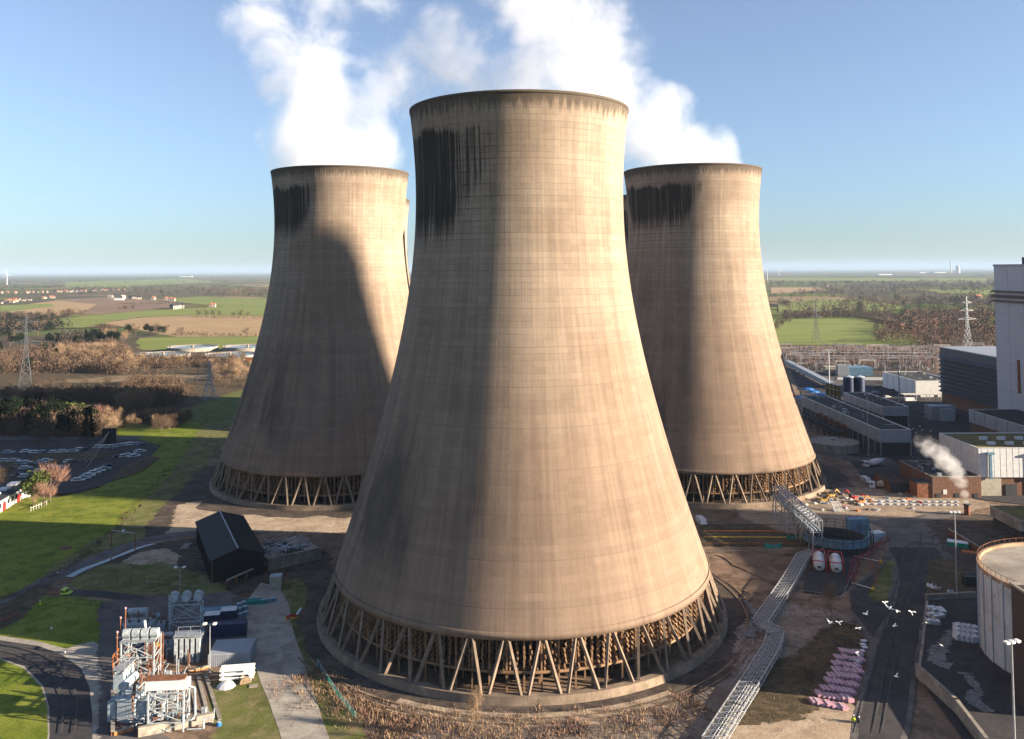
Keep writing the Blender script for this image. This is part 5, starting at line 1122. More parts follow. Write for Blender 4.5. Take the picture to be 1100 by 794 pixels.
# pallets of pink sacks
pal = None; rows = [(905, 705, 923, 707, 6), (900, 712, 925, 714, 7), (897, 718.5, 921, 721, 6), (897, 725, 924, 727, 7), (892, 731, 920, 734, 7), (890, 738, 918, 741.5, 7), (885, 745, 915, 749, 7), (880, 752, 912, 757, 7), (874, 760, 906, 766, 7)]
for r_, (x0, y0, x1, y1, n) in enumerate(rows):
    for i in range(n):
        f = i/(n-1); p = at(x0+(x1-x0)*f, y0+(y1-y0)*f); lb = 'shrink wrapped pallet of pink sacks in the '+['rearmost', 'second', 'third', 'fourth', 'fifth', 'sixth', 'seventh', 'eighth', 'front'][r_]+' row beside the road'
        if pal is None:
            pal = thing('pallet_of_sacks', lb, 'pallet', p, .1, 'pallets of pink sacks'); b = MB(); [b.box((0, 0, .3+k*.24), (1.0, .95, .2), .04*(k % 2)) for k in range(5)]; b.build('sacks', K['pink'], pal); pal.children[0].scale = (1.15, 2.1, 1.0); MB().box((-.25, 0, 1.44), (.14, 1.9, .06)).build('top_sheet', K['wrap'], pal); MB().box((0, 0, .09), (1.15, 2.1, .16)).build('pallet', K['wood'], pal); bpy.context.view_layer.update()
        else: dup(pal, p, RD.uniform(0, .15), lb, scale=(1, 1, RD.uniform(.85, 1.1)))
def tote(loc, rz, label, group, col='wrap', s=1.0):
    t = thing('bulk_container', label, 'container', loc, rz, group); t.scale = (s, s, s); MB().box((0, 0, .7), (1.1, .95, 1.0)).build('tank', K[col], t); b = MB()
    for k in range(5): x = -.58+k*.29; [b.bar((x, sy*.52, .15), (x, sy*.52, 1.22), .03) for sy in (-1, 1)]
    for z in (.3, .75, 1.2): [b.bar((-.6, sy*.52, z), (.6, sy*.52, z), .03) for sy in (-1, 1)]; [b.bar((sx*.6, -.5, z), (sx*.6, .5, z), .03) for sx in (-1, 1)]
    b.build('cage', K['galv'], t); MB().box((0, 0, .08), (1.2, 1.0, .15)).build('pallet', K['wood'], t); return t
TT = tote(at(928, 694), .1, 'white bulk container heading the column beside the pink pallets', 'white bulk containers by the road'); bpy.context.view_layer.update()
for (x, y) in [(927, 698), (929, 701), (926, 705), (924, 709), (922, 716), (920, 722)]: dup(TT, at(x, y), .15, 'white bulk container in the column beside the pink pallets', 'white bulk containers by the road')
t = thing('steel_cage', 'open dark steel cage behind the pink pallets', 'cage', at(908, 698), .1); b = MB(); [b.bar((sx*2, sy*1.3, 0), (sx*2, sy*1.3, 1.6), .12) for sx in (-1, 1) for sy in (-1, 1)]; [b.bar((-2, sy*1.3, 1.6), (2, sy*1.3, 1.6), .12) for sy in (-1, 1)]; [b.bar((sx*2, -1.3, 1.6), (sx*2, 1.3, 1.6), .12) for sx in (-1, 1)]; b.build('frame', K['dark'], t)
# big round tank at the right edge
p = at(1051, 718); RT = 20.0; t = thing('storage_tank', 'large round pale ribbed tank at the right edge with a rusty rimmed roof', 'storage tank', (p.x+RT+3.4, p.y+.5, 0)); HTk = round(atd(1047, 604, p.y).z, 2)-2.7
MB().lathe([(RT, 0), (RT, HTk)], 120, uv=False).build('shell', K['tankwall'], t); b = MB(); [b.box(((RT+.08)*cos(a*pi/18), (RT+.08)*sin(a*pi/18), HTk/2), (.25, .4, HTk), a*pi/18) for a in range(36)]; b.build('rib', K['tankwall'], t)
MB().lathe([(RT-.3, HTk-.5), (RT*.5, HTk+.1), (0, HTk+.6)], 96).build('roof', mt('tank_roof', (.42, .37, .3), .9, .35, .15, dirt=(.25, .2, .14)), t); MB().lathe([(RT-.05, HTk-.9), (RT+.15, HTk-.7), (RT+.15, HTk+.1), (RT-.45, HTk+.1), (RT-.45, HTk-.6)], 120).build('rim', K['rimrust'], t)
b = MB()
for k in range(80):
    a0, a1 = 2*pi*k/80, 2*pi*(k+1)/80; b.bar((RT*cos(a0), RT*sin(a0), HTk), (RT*cos(a0), RT*sin(a0), HTk+1.1), .07); b.bar((RT*cos(a0), RT*sin(a0), HTk+1.1), (RT*cos(a1), RT*sin(a1), HTk+1.1), .07)
b.build('handrail', K['rust'], t)
# bund walls around it
wall('bund_wall', [(1047, 646), (996, 649)], 2.2, .5, 'conc', 'rear concrete bund wall between the road and the round tank'); wall('bund_wall', [(996, 650), (991, 700), (986, 733)], 1.0, .4, 'conc', 'side concrete bund wall along the road before the round tank'); wall('bund_wall', [(986, 733), (1028, 772), (1060, 815)], 3.4, .5, 'conc', 'tall front concrete bund wall running out at the bottom right')
for i, (x, y) in enumerate([(1001, 660), (1005, 662), (1009, 661), (1001, 667), (1006, 669), (1010, 668), (1000, 674), (1005, 675), (1012, 664)]): dup(TT, at(x, y), RD.uniform(-.2, .2), 'pale blue bulk container in the cluster inside the bund corner', 'bulk containers in the bund', 1.5)
wp = thing('wrapped_pallet', 'white wrapped pallet in the block against the round tank', 'pallet', at(1030, 681), .1, 'white pallets by the round tank'); wp.scale = (1.5, 1.5, 1.5); MB().box((0, 0, .8), (1.15, 1.15, 1.2)).box((0, 0, 1.45), (1.0, 1.0, .1)).build('wrapped_load', K['wrap'], wp); MB().box((0, 0, .09), (1.2, 1.2, .16)).build('pallet', K['wood'], wp); bpy.context.view_layer.update()
for i in range(1, 12):
    x = 1030+(i % 4)*5.5; y = 681+(i//4)*5.2+(i % 4)*.9; dup(wp, at(x, y), .1, 'white wrapped pallet in the block against the round tank', 'white pallets by the round tank', (1.5, 1.5, 1.5))
b = MB(); P = smooth([at(*q) for q in [(1018, 728), (1025, 722), (1045, 730), (1060, 728), (1066, 738), (1050, 745), (1032, 740), (1022, 734)]]); [b.tube(P[i]+Vector((0, 0, .15)), P[i+1]+Vector((0, 0, .15)), .16, 6) for i in range(len(P)-1)]; tag(b.build('hose', K['tyre']), 'black hose looped on the bund floor beside the round tank', 'hose')
for (x, y, l) in [(1040, 722, 'curved olive concrete slab at the foot of the round tank'), (1072, 755, 'second olive slab at the foot of the round tank, nearer the bottom edge')]:
    p = at(x, y); tag(MB().box((0, 0, .3), (5, 9, .6)).box((0, 0, .65), (4.4, 8.2, .14)).build('plinth', K['moss'], None, p, .5), l, 'plinth')
for i, (x, y, c) in enumerate([(999, 634, 'wrap'), (1003, 636, 'wrap'), (1008, 637, 'beige'), (1021, 641, 'paleblue')]): p = at(x, y); t = thing('barrel', ['white plastic barrel at the left end of the row by the bank', 'white plastic barrel second in the row by the bank', 'cream barrel third in the row by the bank', 'pale blue barrel alone right of the row by the bank'][i], 'barrel', p); MB().lathe([(0, 0), (.7, 0), (.78, .3), (.78, 1.3), (.65, 1.6), (0, 1.6)], 14).build('body', K[c], t); MB().tube((0, 0, 1.6), (0, 0, 1.75), .3, 10).build('cap', K['dark'], t)
p = at(1029, 590); container(p, -.5, (5.5, 3, 2), 'green', 'green skip with a white cover beside the right hand road', 'wrap', 'skip', name='skip'); p = at(1042, 597); container(p, -.5, (4, 2.4, 1.0), 'orange', 'orange flatbed beside the green skip', None, 'flatbed', name='flatbed')
p = at(1044, 633); container(p, 0, (4, 2, 3.2), 'dark', 'dark kiosk at the corner of the bund wall by the round tank', None, 'kiosk', name='kiosk')
wall('retaining_wall', [(1020, 578), (1050, 596), (1075, 612)], 2.6, .5, 'brick', 'brown retaining wall behind the green skip')
# mossy-topped plant below the workshop
t = building('plant_room', 'low dark plant building with grass grown roof below the white workshop', 148, 195, 250, 266, 7, 'conc', 'moss', 4, .2, base='dark')
b = MB(); [b.tube((-20+k*4.5, -9.5, 0), (-20+k*4.5, -9.5, 4.5), .9, 10) for k in range(8)]; [b.bar((-22, -9.5, z), (15, -9.5, z), .3) for z in (1.5, 3.5)]; b.build('vessel', K['louvre'], t)
tag(MB().box((0, 0, 1.6), (60, 22, 3.2)).box((0, 0, 3.3), (59, 21, .3)).build('low_deck', K['roof'], None, (182, 232, 0)), 'dark low flat deck between the plant room and the round tank', 'deck')
# vent giving off steam
p = at(1039, 556); t = thing('vent_stack', 'short brown vent stack giving off steam before the white workshop', 'vent', p); MB().tube((0, 0, 0), (0, 0, 4.2), .9, 12).build('stack', K['rust'], t); MB().lathe([(1.1, 3.9), (1.1, 4.4), (.7, 4.4)], 12).build('collar', K['dark'], t)
wy = p.y
def pg(px, py, r, k, dy=0): c = atd(px, py, wy+dy); return (tuple(c), r, k)
steam('vent_steam', [pg(1038, 540, 1.2, 1.3), pg(1036, 530, 1.7, 1.3), pg(1033, 519, 2.6, 1.2), pg(1028, 509, 3.3, 1.15), pg(1021, 500, 3.8, 1.1, 1), pg(1012, 492, 4.3, .95, 2), pg(1003, 484, 4.3, .7, 3), pg(994, 476, 4.2, .45, 4)], 'small white steam plume drifting left from the vent before the white workshop', 'steam', .12, .3, .0, 9, .4, (.97, .98, 1), amp=2.6)
# brown building at the right edge, close
p = atd(1086, 628, 160); t = thing('brown_building', 'dark brown cladded building corner cut by the lower right edge', 'building', (p.x, p.y, 0)); MB().box((20, -3, p.z/2), (40, 6, p.z)).build('wall', mt('brown_cladding', (.07, .052, .05), .6, .15, .2, streak=.3), t); b = MB(); b.box((20, .05, p.z+.2), (40.4, .5, .4)); b.box((-.02, -3, p.z+.2), (.5, 6.0, .4)); b.build('coping', K['conc'], t)
# people and gulls
def person(loc, rz, label, top='hivis', stride=.12):
    t = thing('person', label, 'person', loc, rz); t.scale = (1.15,)*3; J = [((0, 0, .95)), ((0, 0, 1.2)), ((0, 0, 1.45)), ((0, .02, 1.58)), ((0, .03, 1.72)), ((.1, stride, .5)), ((.1, stride*1.3, .06)), ((-.1, -stride, .5)), ((-.1, -stride*1.6, .06)), ((.2, 0, 1.42)), ((.26, .05, 1.15)), ((.24, .15, .92)), ((-.2, 0, 1.42)), ((-.26, -.02, 1.15)), ((-.25, .08, .92)), ((.1, 0, .9)), ((-.1, 0, .9)), ((.1, stride*1.3+.15, .04)), ((-.1, -stride*1.6+.15, .04))]
    E_ = [(0, 1), (1, 2), (2, 3), (3, 4), (0, 15), (15, 5), (5, 6), (0, 16), (16, 7), (7, 8), (2, 9), (9, 10), (10, 11), (2, 12), (12, 13), (13, 14), (6, 17), (8, 18)]; rr = [.14, .15, .15, .06, .11, .075, .05, .075, .05, .07, .05, .035, .07, .05, .035, .1, .1, .04, .04]
    me = bpy.data.meshes.new('body'); me.from_pydata(J, E_, []); o = bpy.data.objects.new('body', me); C.objects.link(o); o.parent = t; me.materials.append(K['cloth'])
    md = o.modifiers.new('skin', 'SKIN'); sk = me.skin_vertices[0] if len(me.skin_vertices) else None
    if sk is None:
        bm = bmesh.new(); bm.from_mesh(me); bm.verts.layers.skin.verify(); bm.to_mesh(me); bm.free(); sk = me.skin_vertices[0]
    for i, r in enumerate(rr): sk.data[i].radius = (r, r)
    sk.data[0].use_root = True; s2 = o.modifiers.new('sub', 'SUBSURF'); s2.levels = 1; s2.render_levels = 1
    MB().lathe([(.2, .85), (.215, 1.1), (.23, 1.35), (.14, 1.5), (.07, 1.52)], 14).build('jacket', K[top], t, smooth=True); b = MB(); b.tube((.2, 0, 1.43), (.27, .05, 1.13), .075, 8, .065); b.tube((-.2, 0, 1.43), (-.27, -.02, 1.13), .075, 8, .065); b.build('sleeves', K[top], t); MB().sphere((0, .03, 1.72), .105, 12, 8, (.9, 1, 1.15)).build('head', K['skin'], t, smooth=True); MB().lathe([(.15, 1.77), (.13, 1.83), (.06, 1.88), (0, 1.89)], 14, (0, .03, 0)).build('helmet', K['white'], t, smooth=True)
p = at(917, 781); person(p, 2.6, 'person in a lime hi vis jacket walking on the road below the pink pallets'); p = at(923, 783); person(p, .4, 'person in dark clothes with a hi vis vest on the road right of the other', 'cloth'); p = at(43, 654.5); person(p, 1.5, 'person in a lime jacket on the grass below the lime pickup')
def gull(px, py, Y, yaw, roll, span, label, flap=.3):
    c = atd(px, py, Y); t = thing('gull', label, 'bird', c, yaw, 'gulls over the road'); b = MB(); b.lathe([(0, -.33), (.05, -.25), (.085, -.05), (.075, .12), (.045, .22), (.05, .28), (.0, .36)], 10, M=Matrix.Rotation(-pi/2, 3, 'X')); b.build('body', K['feather'], t, smooth=True)
    for s in (-1, 1):
        w_ = MB(); pts = [(0.04, .13, 0), (.32, .2, flap*.5), (.7, .02, flap*.75), (.68, -.06, flap*.72), (.3, -.02, flap*.5), (.04, -.12, 0)]; pts = [(x*s, y, z) for x, y, z in pts]; n = len(pts)
        for dz in (0, .018): w_.v += [Vector((x, y, z+dz)) for x, y, z in pts]
        w_.face((0, 1, 4, 5) if s > 0 else (5, 4, 1, 0)); w_.face((1, 2, 3, 4) if s > 0 else (4, 3, 2, 1)); w_.face((n+5, n+4, n+1, n)); w_.face((n+4, n+3, n+2, n+1)); [w_.face((i, (i+1) % n, n+(i+1) % n, n+i)) for i in range(n)]; w_.build('wing', K['feather'], t)
    q = MB(); q.v += [Vector(v) for v in ((-.03, -.28, 0), (.03, -.28, 0), (.08, -.46, .01), (-.08, -.46, .01), (-.03, -.28, .015), (.03, -.28, .015), (.08, -.46, .02), (-.08, -.46, .02))]; [q.face(f) for f in ((3, 2, 1, 0), (4, 5, 6, 7), (0, 1, 5, 4), (1, 2, 6, 5), (2, 3, 7, 6), (3, 0, 4, 7))]; q.build('tail', K['feather'], t); t.rotation_euler = (roll, roll*.4, yaw); t.scale = (span,)*3
GL = [(950, 648, .6, 'gull at the top left of the flock over the road'), (956, 653, 2.2, 'gull just below the topmost one over the road'), (964, 656, 1.2, 'gull near the top of the flock, third from the upper left'), (930, 660, 3.8, 'gull over the left edge of the road above the slim tree'), (979, 658, .2, 'gull over the right half of the road, upper'), (961, 672, .9, 'gull over the middle of the road'), (995, 669, 2.4, 'gull over the bund wall at the right of the flock'), (892, 669, 2.0, 'gull over the pale gravel by the slim tree'), (901, 669, .3, 'gull just right of the slim tree'), (922, 675, .4, 'gull over the kerb below the flock'), (1011, 693, 1.7, 'gull over the bund floor near the round tank'), (963, 727, .7, 'lone gull low over the lower part of the road'), (920, 702, .8, 'gull over the bulk containers at the pallets')]
for i, (x, y, yw, l) in enumerate(GL): gull(x, y, 96+i*2, yw, [.5, -.4, .3, .1, .6, -.2][i % 6], .78, l, [.35, .1, -.2, .5][i % 4])

# turbine hall and the rest of the station standing off the right edge; it keeps the sun from the road
t = building('turbine_hall', 'long grey turbine hall standing off the right edge of the picture', 236, 276, 138, 243, 42, 'clad', 'roof', None, .6)

# roof plant, doors and gutters on the halls
RR = random.Random(12)
def roof_kit(t, W_, D_, h, n, seed):
    r = random.Random(seed)
    for i in range(n):
        x, y = r.uniform(-W_/2+1.5, W_/2-1.5), r.uniform(-D_/2+1.5, D_/2-1.5); k = r.randrange(3); b = MB(); s = r.uniform(.7, 1.5)
        if k == 0: b.box((0, 0, s*.5), (s*1.4, s, s)); b.box((0, 0, s*1.05), (s*1.5, s*1.1, .1)); nm = 'roof_unit'
        elif k == 1: b.tube((0, 0, 0), (0, 0, s), .25, 8); b.tube((0, 0, s), (0, 0, s+.2), .45, 8); nm = 'roof_cowl'
        else: b.bar((0, 0, .25), (s*3, 0, .25), .25); b.bar((s*3, 0, .25), (s*3, s*2, .25), .25); nm = 'roof_duct'
        b.build(nm, K[r.choice(['galv', 'clad', 'conc'])], t, (x, y, h-.35))
for t in [o for o in C.objects if o.type == 'EMPTY' and o.name.split('.')[0] in ('flat_roofed_hall', 'brick_building', 'white_wing', 'white_shed', 'plant_room')]:
    wl = [c for c in t.children if c.name.startswith('wall')][0]; d = wl.dimensions; vs = wl.data.vertices; xs = [v.co.x for v in vs]; ys = [v.co.y for v in vs]; zs = [v.co.z for v in vs]; X, Y, Z = max(xs), max(ys), max(zs)
    roof_kit(t, 2*X, 2*Y, Z, 9 if Y < 40 else 16, hash(round(X*7+Y)) % 97)
    z0 = min(zs); n = int(2*Y/9)
    for k in range(n):
        b = MB(); b.bar((-X-.12, -Y+4+k*9, z0), (-X-.12, -Y+4+k*9, Z-.1), .16); b.build('downpipe', K['galv'], t)
    if z0 < 1:
        for k in range(3): MB().box((-X+2+k*(2*X-4)/2, -Y-.06, 1.3), (1.6, .14, 2.4)).build('door', K['dark'], t)
# kerbs along the main right-hand road
for pts, l in [([(1003, 606), (998, 640), (990, 648)], 'thin pale kerb between the bank and the main right hand road'), ([(1040, 640), (1003, 643)], 'thin pale kerb across the foot of the bank'), ([(985, 735), (975, 770), (966, 812)], 'thin pale kerb running out at the bottom right of the main road')]: wall('kerb', pts, .16, .22, 'palec', l, cat='kerb')
# ================================================================ LEFT-HAND YARD
# car park
def isle(pts): zone('verge', 'bank', pts, .2, 2)
isle([(40, 489), (130, 487), (100, 497), (30, 500)]); isle([(130, 505), (160, 492), (172, 494), (150, 510), (120, 520)])
cars = [(x_, y_, c_) for x_, y_, c_ in [(44, 499, 'paleblue'), (50, 497, 'white'), (42, 508, 'white'), (49, 506, 'dark'), (56, 504, 'paleblue'), (8, 513, 'white'), (1, 513, 'paleblue'), (36, 515, 'navy'), (44, 515, 'white'), (86, 485, 'white'), (92, 485, 'navy'), (78, 487, 'paleblue'), (52, 488, 'dark'), (58, 488, 'white'), (46, 488, 'paleblue'), (90, 516, 'paleblue'), (84, 518, 'white'), (144, 492, 'white'), (126, 493, 'navy'), (120, 482, 'white'), (127, 481, 'paleblue'), (150, 487, 'white'), (143, 487, 'dark')]]+[(5, 497, 'white'), (9, 488, 'paleblue'), (15, 497, 'white'), (28, 487, 'white'), (38, 488, 'white'), (22, 500, 'paleblue'), (28, 499, 'white'), (3, 505, 'navy'), (12, 505, 'dark'), (27, 505, 'white'), (34, 507, 'dark'), (27, 514, 'white'), (18, 512, 'navy'), (65, 505, 'bluewall'), (75, 498, 'white'), (80, 498, 'dark'), (68, 487, 'white'), (95, 513, 'white'), (101, 510, 'white'), (106, 508, 'white'), (112, 506, 'paleblue'), (116, 503, 'navy'), (100, 482, 'dark'), (106, 482, 'white'), (113, 482, 'white'), (134, 480, 'white'), (140, 479, 'white'), (147, 479, 'paleblue'), (153, 480, 'navy'), (133, 492, 'white'), (138, 491, 'paleblue'), (-8, 490, 'white'), (-5, 500, 'dark'), (57, 512, 'dark')]
RCc = random.Random(4); cname = {'white': 'white', 'paleblue': 'silver blue', 'navy': 'navy', 'dark': 'black', 'bluewall': 'pale blue'}
def cell(x, y): return ('in the left rows' if x < 50 else 'in the middle bay' if x < 90 else 'in the row beside the lawn' if y > 500 else 'in the far bay by the board' if x < 130 else 'at the lawn end')+' of the left car park'
for (x, y, c) in cars:
    p = at(x, y); o = car(p, RCc.choice((.15, .5, .35))+(.3 if x > 90 else 0), c, cname[c]+' car parked '+cell(x, y), cname[c]+' cars '+cell(x, y)); o.scale = (1.2, 1.2, 1.2)
# white building with red doors
p0 = at(2, 552); p1 = at(33, 533); d = p1-p0; L = d.length; rz = atan2(d.y, d.x)
t = thing('white_office', 'low white building with red doors at the left edge by the pine', 'building', p0, rz); MB().box((L/2-12, 5, 2.4), (L+24, 10, 4.8)).build('wall', K['white'], t); MB().box((L/2-12, 5, 4.95), (L+25, 11, .3)).build('roof', K['roof'], t); b = MB(); [b.box((-18+k*7.5, 4.6, 5.4), (4, 3, .7)) for k in range(6)]; b.build('roof_light', K['wrap'], t)
for x in (1.5, L*.55, -7): MB().box((x, -.05, 1.6), (2.4, .2, 3.2)).build('door', K['red'], t)
for k in range(10): MB().box((-14+k*3.1, -.04, 3.0), (1.6, .14, 1.6)).build('window', K['glass'], t)
rail_fence('picket_fence', [(33, 552), (50, 545)], 2.4, 'palec', 'pale timber posts under the pine by the white building', 1.2, (.8,), .1)
# dark board on posts with cables
p = at(117, 484); t = thing('notice_board', 'black square board raised on two posts behind the car park', 'board', p, .2); MB().box((0, 0, 6.6), (6, .5, 7)).build('panel', K['black'], t)
for s in (-1, 1): MB().bar((s*1.6, 0, 0), (s*1.6, 0, 4), .35).build('post', K['galv'], t)
a = p+Vector((0, 0, 8.5))
for i, (x, y) in enumerate([(62, 500), (66, 506), (70, 512), (72, 521)]):
    e = at(x, y); b = MB(); q = e-a; [b.tube(q*(k/8)+Vector((0, 0, -3*sin(pi*k/8))), q*((k+1)/8)+Vector((0, 0, -3*sin(pi*(k+1)/8))), .11, 4) for k in range(8)]; tag(b.build('cable', K['beige'], None, a), ['topmost', 'second', 'third', 'lowest'][i]+' of four sagging cables running from the black board over the car park', 'cable')
# height gate over the road
a = at(119.5, 592); c = at(145, 596); t = thing('height_gate', 'thin rust striped goalpost height gate over the road', 'gate', a); d = c-a; MB().bar((0, 0, 0), (0, 0, 6), .22).build('post', K['rust'], t); MB().bar(d, d+Vector((0, 0, 6)), .22).build('post', K['rust'], t); MB().bar((0, 0, 6), d+Vector((0, 0, 6)), .16).build('crossbar', K['galv'], t); MB().sphere(d*.5+Vector((0, 0, 6.3)), .45, 8, 6).build('marker', K['wrap'], t)
# lime vehicle
p = at(64, 640.5); van(p, -.1, 'lime', 'lime yellow pickup with a dark load bed on the road at the left', 6, 2.0, rear='rust', name='pickup_truck', cat='pickup')
# standing water / pale lining beside the road
strip('ditch_water', M_skyw, [(74, 624), (92, 615), (120, 604), (150, 592), (166, 588)], [2.4, 1.2], .3)
p = at(158, 606); b = MB(); n = 26
for (cx, cy, r, h) in ((0, 0, 5.5, 2.4), (4, 1.5, 4, 1.5), (-4, -1, 4, 1.2)):
    k = len(b.v)
    for j in range(6):
        for i in range(n): a_ = 2*pi*i/n; rr = r*(1-j/5)*(1+.12*sin(i*2.3+j)); b.v.append(Vector((cx+rr*cos(a_), cy+rr*sin(a_)*.8, h*(j/5)**.8+.1*sin(i*1.9+j*3))))
    for j in range(5):
        for i in range(n): b.face((k+j*n+i, k+j*n+(i+1) % n, k+(j+1)*n+(i+1) % n, k+(j+1)*n+i))
tag(b.build('sand_heap', G['pale'], None, p), 'sand coloured spoil heap between the road and the black shed', 'spoil heap')
p = at(200, 590); tag(MB().box((0, 0, .5), (2.2, 5, 1)).box((0, 0, 1.05), (1.6, 4.4, .1)).build('concrete_block', K['conc'], None, p, .1), 'pale concrete block lying left of the black shed', 'block')
rail_fence('mesh_fence', [(90, 634), (125, 630), (170, 632), (215, 638)], 2.2, 'dark', 'dark mesh fence below the dirt patch left of the shed', 3, (1, .5, .1), .06); rail_fence('mesh_fence', [(70, 652), (110, 656), (128, 662)], 2.2, 'dark', 'dark mesh fence on the shaded lawn left of the transformers', 3, (1, .5, .1), .06)
# black shed
N_, E_, F_ = at(226.5, 630), at(283, 621), at(213, 583); u = (E_-N_); Lx = u.length; rz = atan2(u.y, u.x); Ly = (F_-N_).length*.97
t = thing('black_shed', 'large black gabled steel shed behind the transformers', 'shed', N_, rz); he = 6.5; hr = 8.6
b = MB(); b.v += [Vector(v) for v in ((0, 0, 0), (Lx, 0, 0), (Lx, Ly, 0), (0, Ly, 0), (0, 0, he), (Lx, 0, he), (Lx, Ly, he), (0, Ly, he), (Lx/2, 0, hr), (Lx/2, Ly, hr))]
[b.face(f) for f in ((0, 1, 5, 8, 4), (1, 2, 6, 5), (2, 3, 7, 9, 6), (3, 0, 4, 7), (3, 2, 1, 0))]; b.build('wall', K['black'], t)
b = MB()
for s in (0, 1):
    x0, x1 = (-.4, Lx/2) if s == 0 else (Lx+.4, Lx/2); z0 = he-.15; k = len(b.v); b.v += [Vector(v) for v in ((x0, -.4, z0), (x1, -.4, hr+.05), (x1, Ly+.4, hr+.05), (x0, Ly+.4, z0), (x0, -.4, z0+.18), (x1, -.4, hr+.23), (x1, Ly+.4, hr+.23), (x0, Ly+.4, z0+.18))]
    [b.face([k+i for i in f]) for f in ((0, 1, 2, 3), (7, 6, 5, 4), (0, 4, 5, 1), (1, 5, 6, 2), (2, 6, 7, 3), (3, 7, 4, 0))]
    n = int(Ly/1.0)
    for i in range(n): y = .2+i*Ly/n; b.bar((x0, y, z0+.2), (x1, y, hr+.25), .07)
b.build('roof', K['blackroof'], t); MB().bar((Lx/2, -.45, hr+.3), (Lx/2, Ly+.45, hr+.3), .35, .12).build('ridge_cap', K['clad'], t); b = MB(); [b.box((x, -.03, he/2), (.1, .1, he)) for x in [k*1.2+.3 for k in range(int(Lx/1.2))]]; [b.box((-.03, y, he/2), (.1, .1, he)) for y in [k*1.2+.3 for k in range(int(Ly/1.2))]]; b.build('cladding_rib', K['black'], t); MB().tube((.2, -.2, 0), (.2, -.2, he), .14, 8).build('downpipe', K['brick'], t)
t = thing('pipe_rack', 'rusty pale pipework on trestles before the gable of the black shed', 'pipe rack', at(243, 636)); a = Vector((0, 0, 0)); e = at(284, 617)-at(243, 636); b = MB(); [b.bar(a+Vector((0, j*.6, 2.8)), e+Vector((0, j*.6, 2.8)), .28) for j in (0, 1)]; b.build('pipe', K['beige'], t); b = MB(); [b.bar(e*f+Vector((0, y, 0)), e*f+Vector((0, y, 2.7)), .25) for f in (0, .25, .5, .75, 1) for y in (-.5, .9)]; b.build('trestle', K['rust'], t)
# concrete culvert block right of the shed
a = at(288, 617); e = at(345, 604); rz = atan2(e.y-a.y, e.x-a.x); L = (e-a).length; t = thing('concrete_culvert', 'stained concrete chamber with valves on top between the black shed and the nearest tower', 'chamber', a, rz); MB().box((L/2, 7, 1.9), (L, 14, 3.8)).build('wall', K['conc'], t); b = MB(); [b.box((L*f, -.1, 1.9), (.6, .3, 3.9)) for f in (.03, .35, .66, .97)]; b.box((L/2, .1, 3.9), (L+.3, .6, .5)); b.build('buttress', K['conc'], t)
b = MB(); [b.tube((RCc.uniform(1, L-1), RCc.uniform(2, 13), 3.8), (RCc.uniform(1, L-1), RCc.uniform(2, 13), 4.4), .2, 6) for _ in range(10)]
for _ in range(26): x, y = RCc.uniform(1, L-1), RCc.uniform(1, 13); b.bar((x, y, 3.8), (x, y, 4.9), .2); b.box((x, y, 4.95), (.7, .7, .25), .4)
b.build('valve', K['galv'], t); b = MB(); [b.bar((L*.4+k*.9, 1, 3.95), (L*.4+k*.9-2, 13, 3.95), .3) for k in range(6)]; b.build('grating', K['dark'], t)
# cabinet, containers, sheds, barrels along the concrete lane
p = at(296.5, 634); container(p, .15, (2.9, 2.6, 3.6), 'beige', 'beige equipment kiosk with a pale top at the head of the concrete lane', 'paleblue', 'kiosk', name='kiosk')
p = at(232, 663); container(p, .25, (7, 2.4, 2.0), 'bluewall', 'blue grey flat container behind the white lidded skips', None, name='shipping_container'); p = at(228, 672); container(p, .2, (3.6, 2.8, 2.6), 'navy', 'dark skip with a white lid, left of two', 'white', 'skip', name='skip'); p = at(246, 667); container(p, .2, (3.6, 2.8, 2.6), 'navy', 'dark skip with a white lid, right of two', 'white', 'skip', name='skip')
p = at(244.5, 686); container(p, .12, (8.0, 2.6, 3.4), 'navy', 'navy blue shipping container beside the concrete lane', None); p = at(250, 712); container(p, .1, (8.2, 7.0, 3.2), 'clad', 'grey corrugated shed with a flat grey roof beside the lane', 'clad', 'shed', name='corrugated_shed')
def barrel(x, y, c, l, g, lie=False): p = at(x, y); t = thing('barrel', l, 'barrel', p, 0, g); MB().lathe([(0, 0), (.45, 0), (.45, .35), (.5, .4), (.45, .45), (.45, 1.0), (.5, 1.05), (.45, 1.1), (.45, 1.5), (0, 1.5)], 12).build('body', K[c], t); MB().tube((0, 0, 1.5), (0, 0, 1.56), .38, 12).build('lid', K['paleblue'], t); return t
bb = barrel(279, 652, 'bluewall', 'blue barrel in the close row at the head of the concrete lane', 'blue barrels by the kiosk'); bpy.context.view_layer.update()
for (x, y) in [(282, 651.6), (285, 651.2), (288.5, 650.8), (291.5, 650.5), (294.5, 650)]: dup(bb, at(x, y), 0, 'blue barrel in the close row at the head of the concrete lane', 'blue barrels by the kiosk', 1.15)
for (x, y) in [(257, 655), (262, 653), (257, 660), (263, 658), (258, 666), (264, 664), (268, 650)]: dup(bb, at(x, y), 0, 'blue drum in the loose pile between the containers and the lane', 'blue drums beside the containers', (1.6, 1.6, 1.0))
p = at(275, 652); container(p, .1, (4.5, 1.8, 1.6), 'teal', 'low green grey trough behind the row of blue barrels', None, 'trough', name='trough')
a = at(302, 666); e = at(316, 692); tag(MB().tube((a.x, a.y, .4), (e.x, e.y, .4), .4, 12).tube((a.x+.9, a.y+.2, .35), (e.x+.9, e.y+.2, .35), .3, 12).build('pipe_pair', K['wrap']), 'pair of long white pipes lying along the right side of the concrete lane', 'pipes')
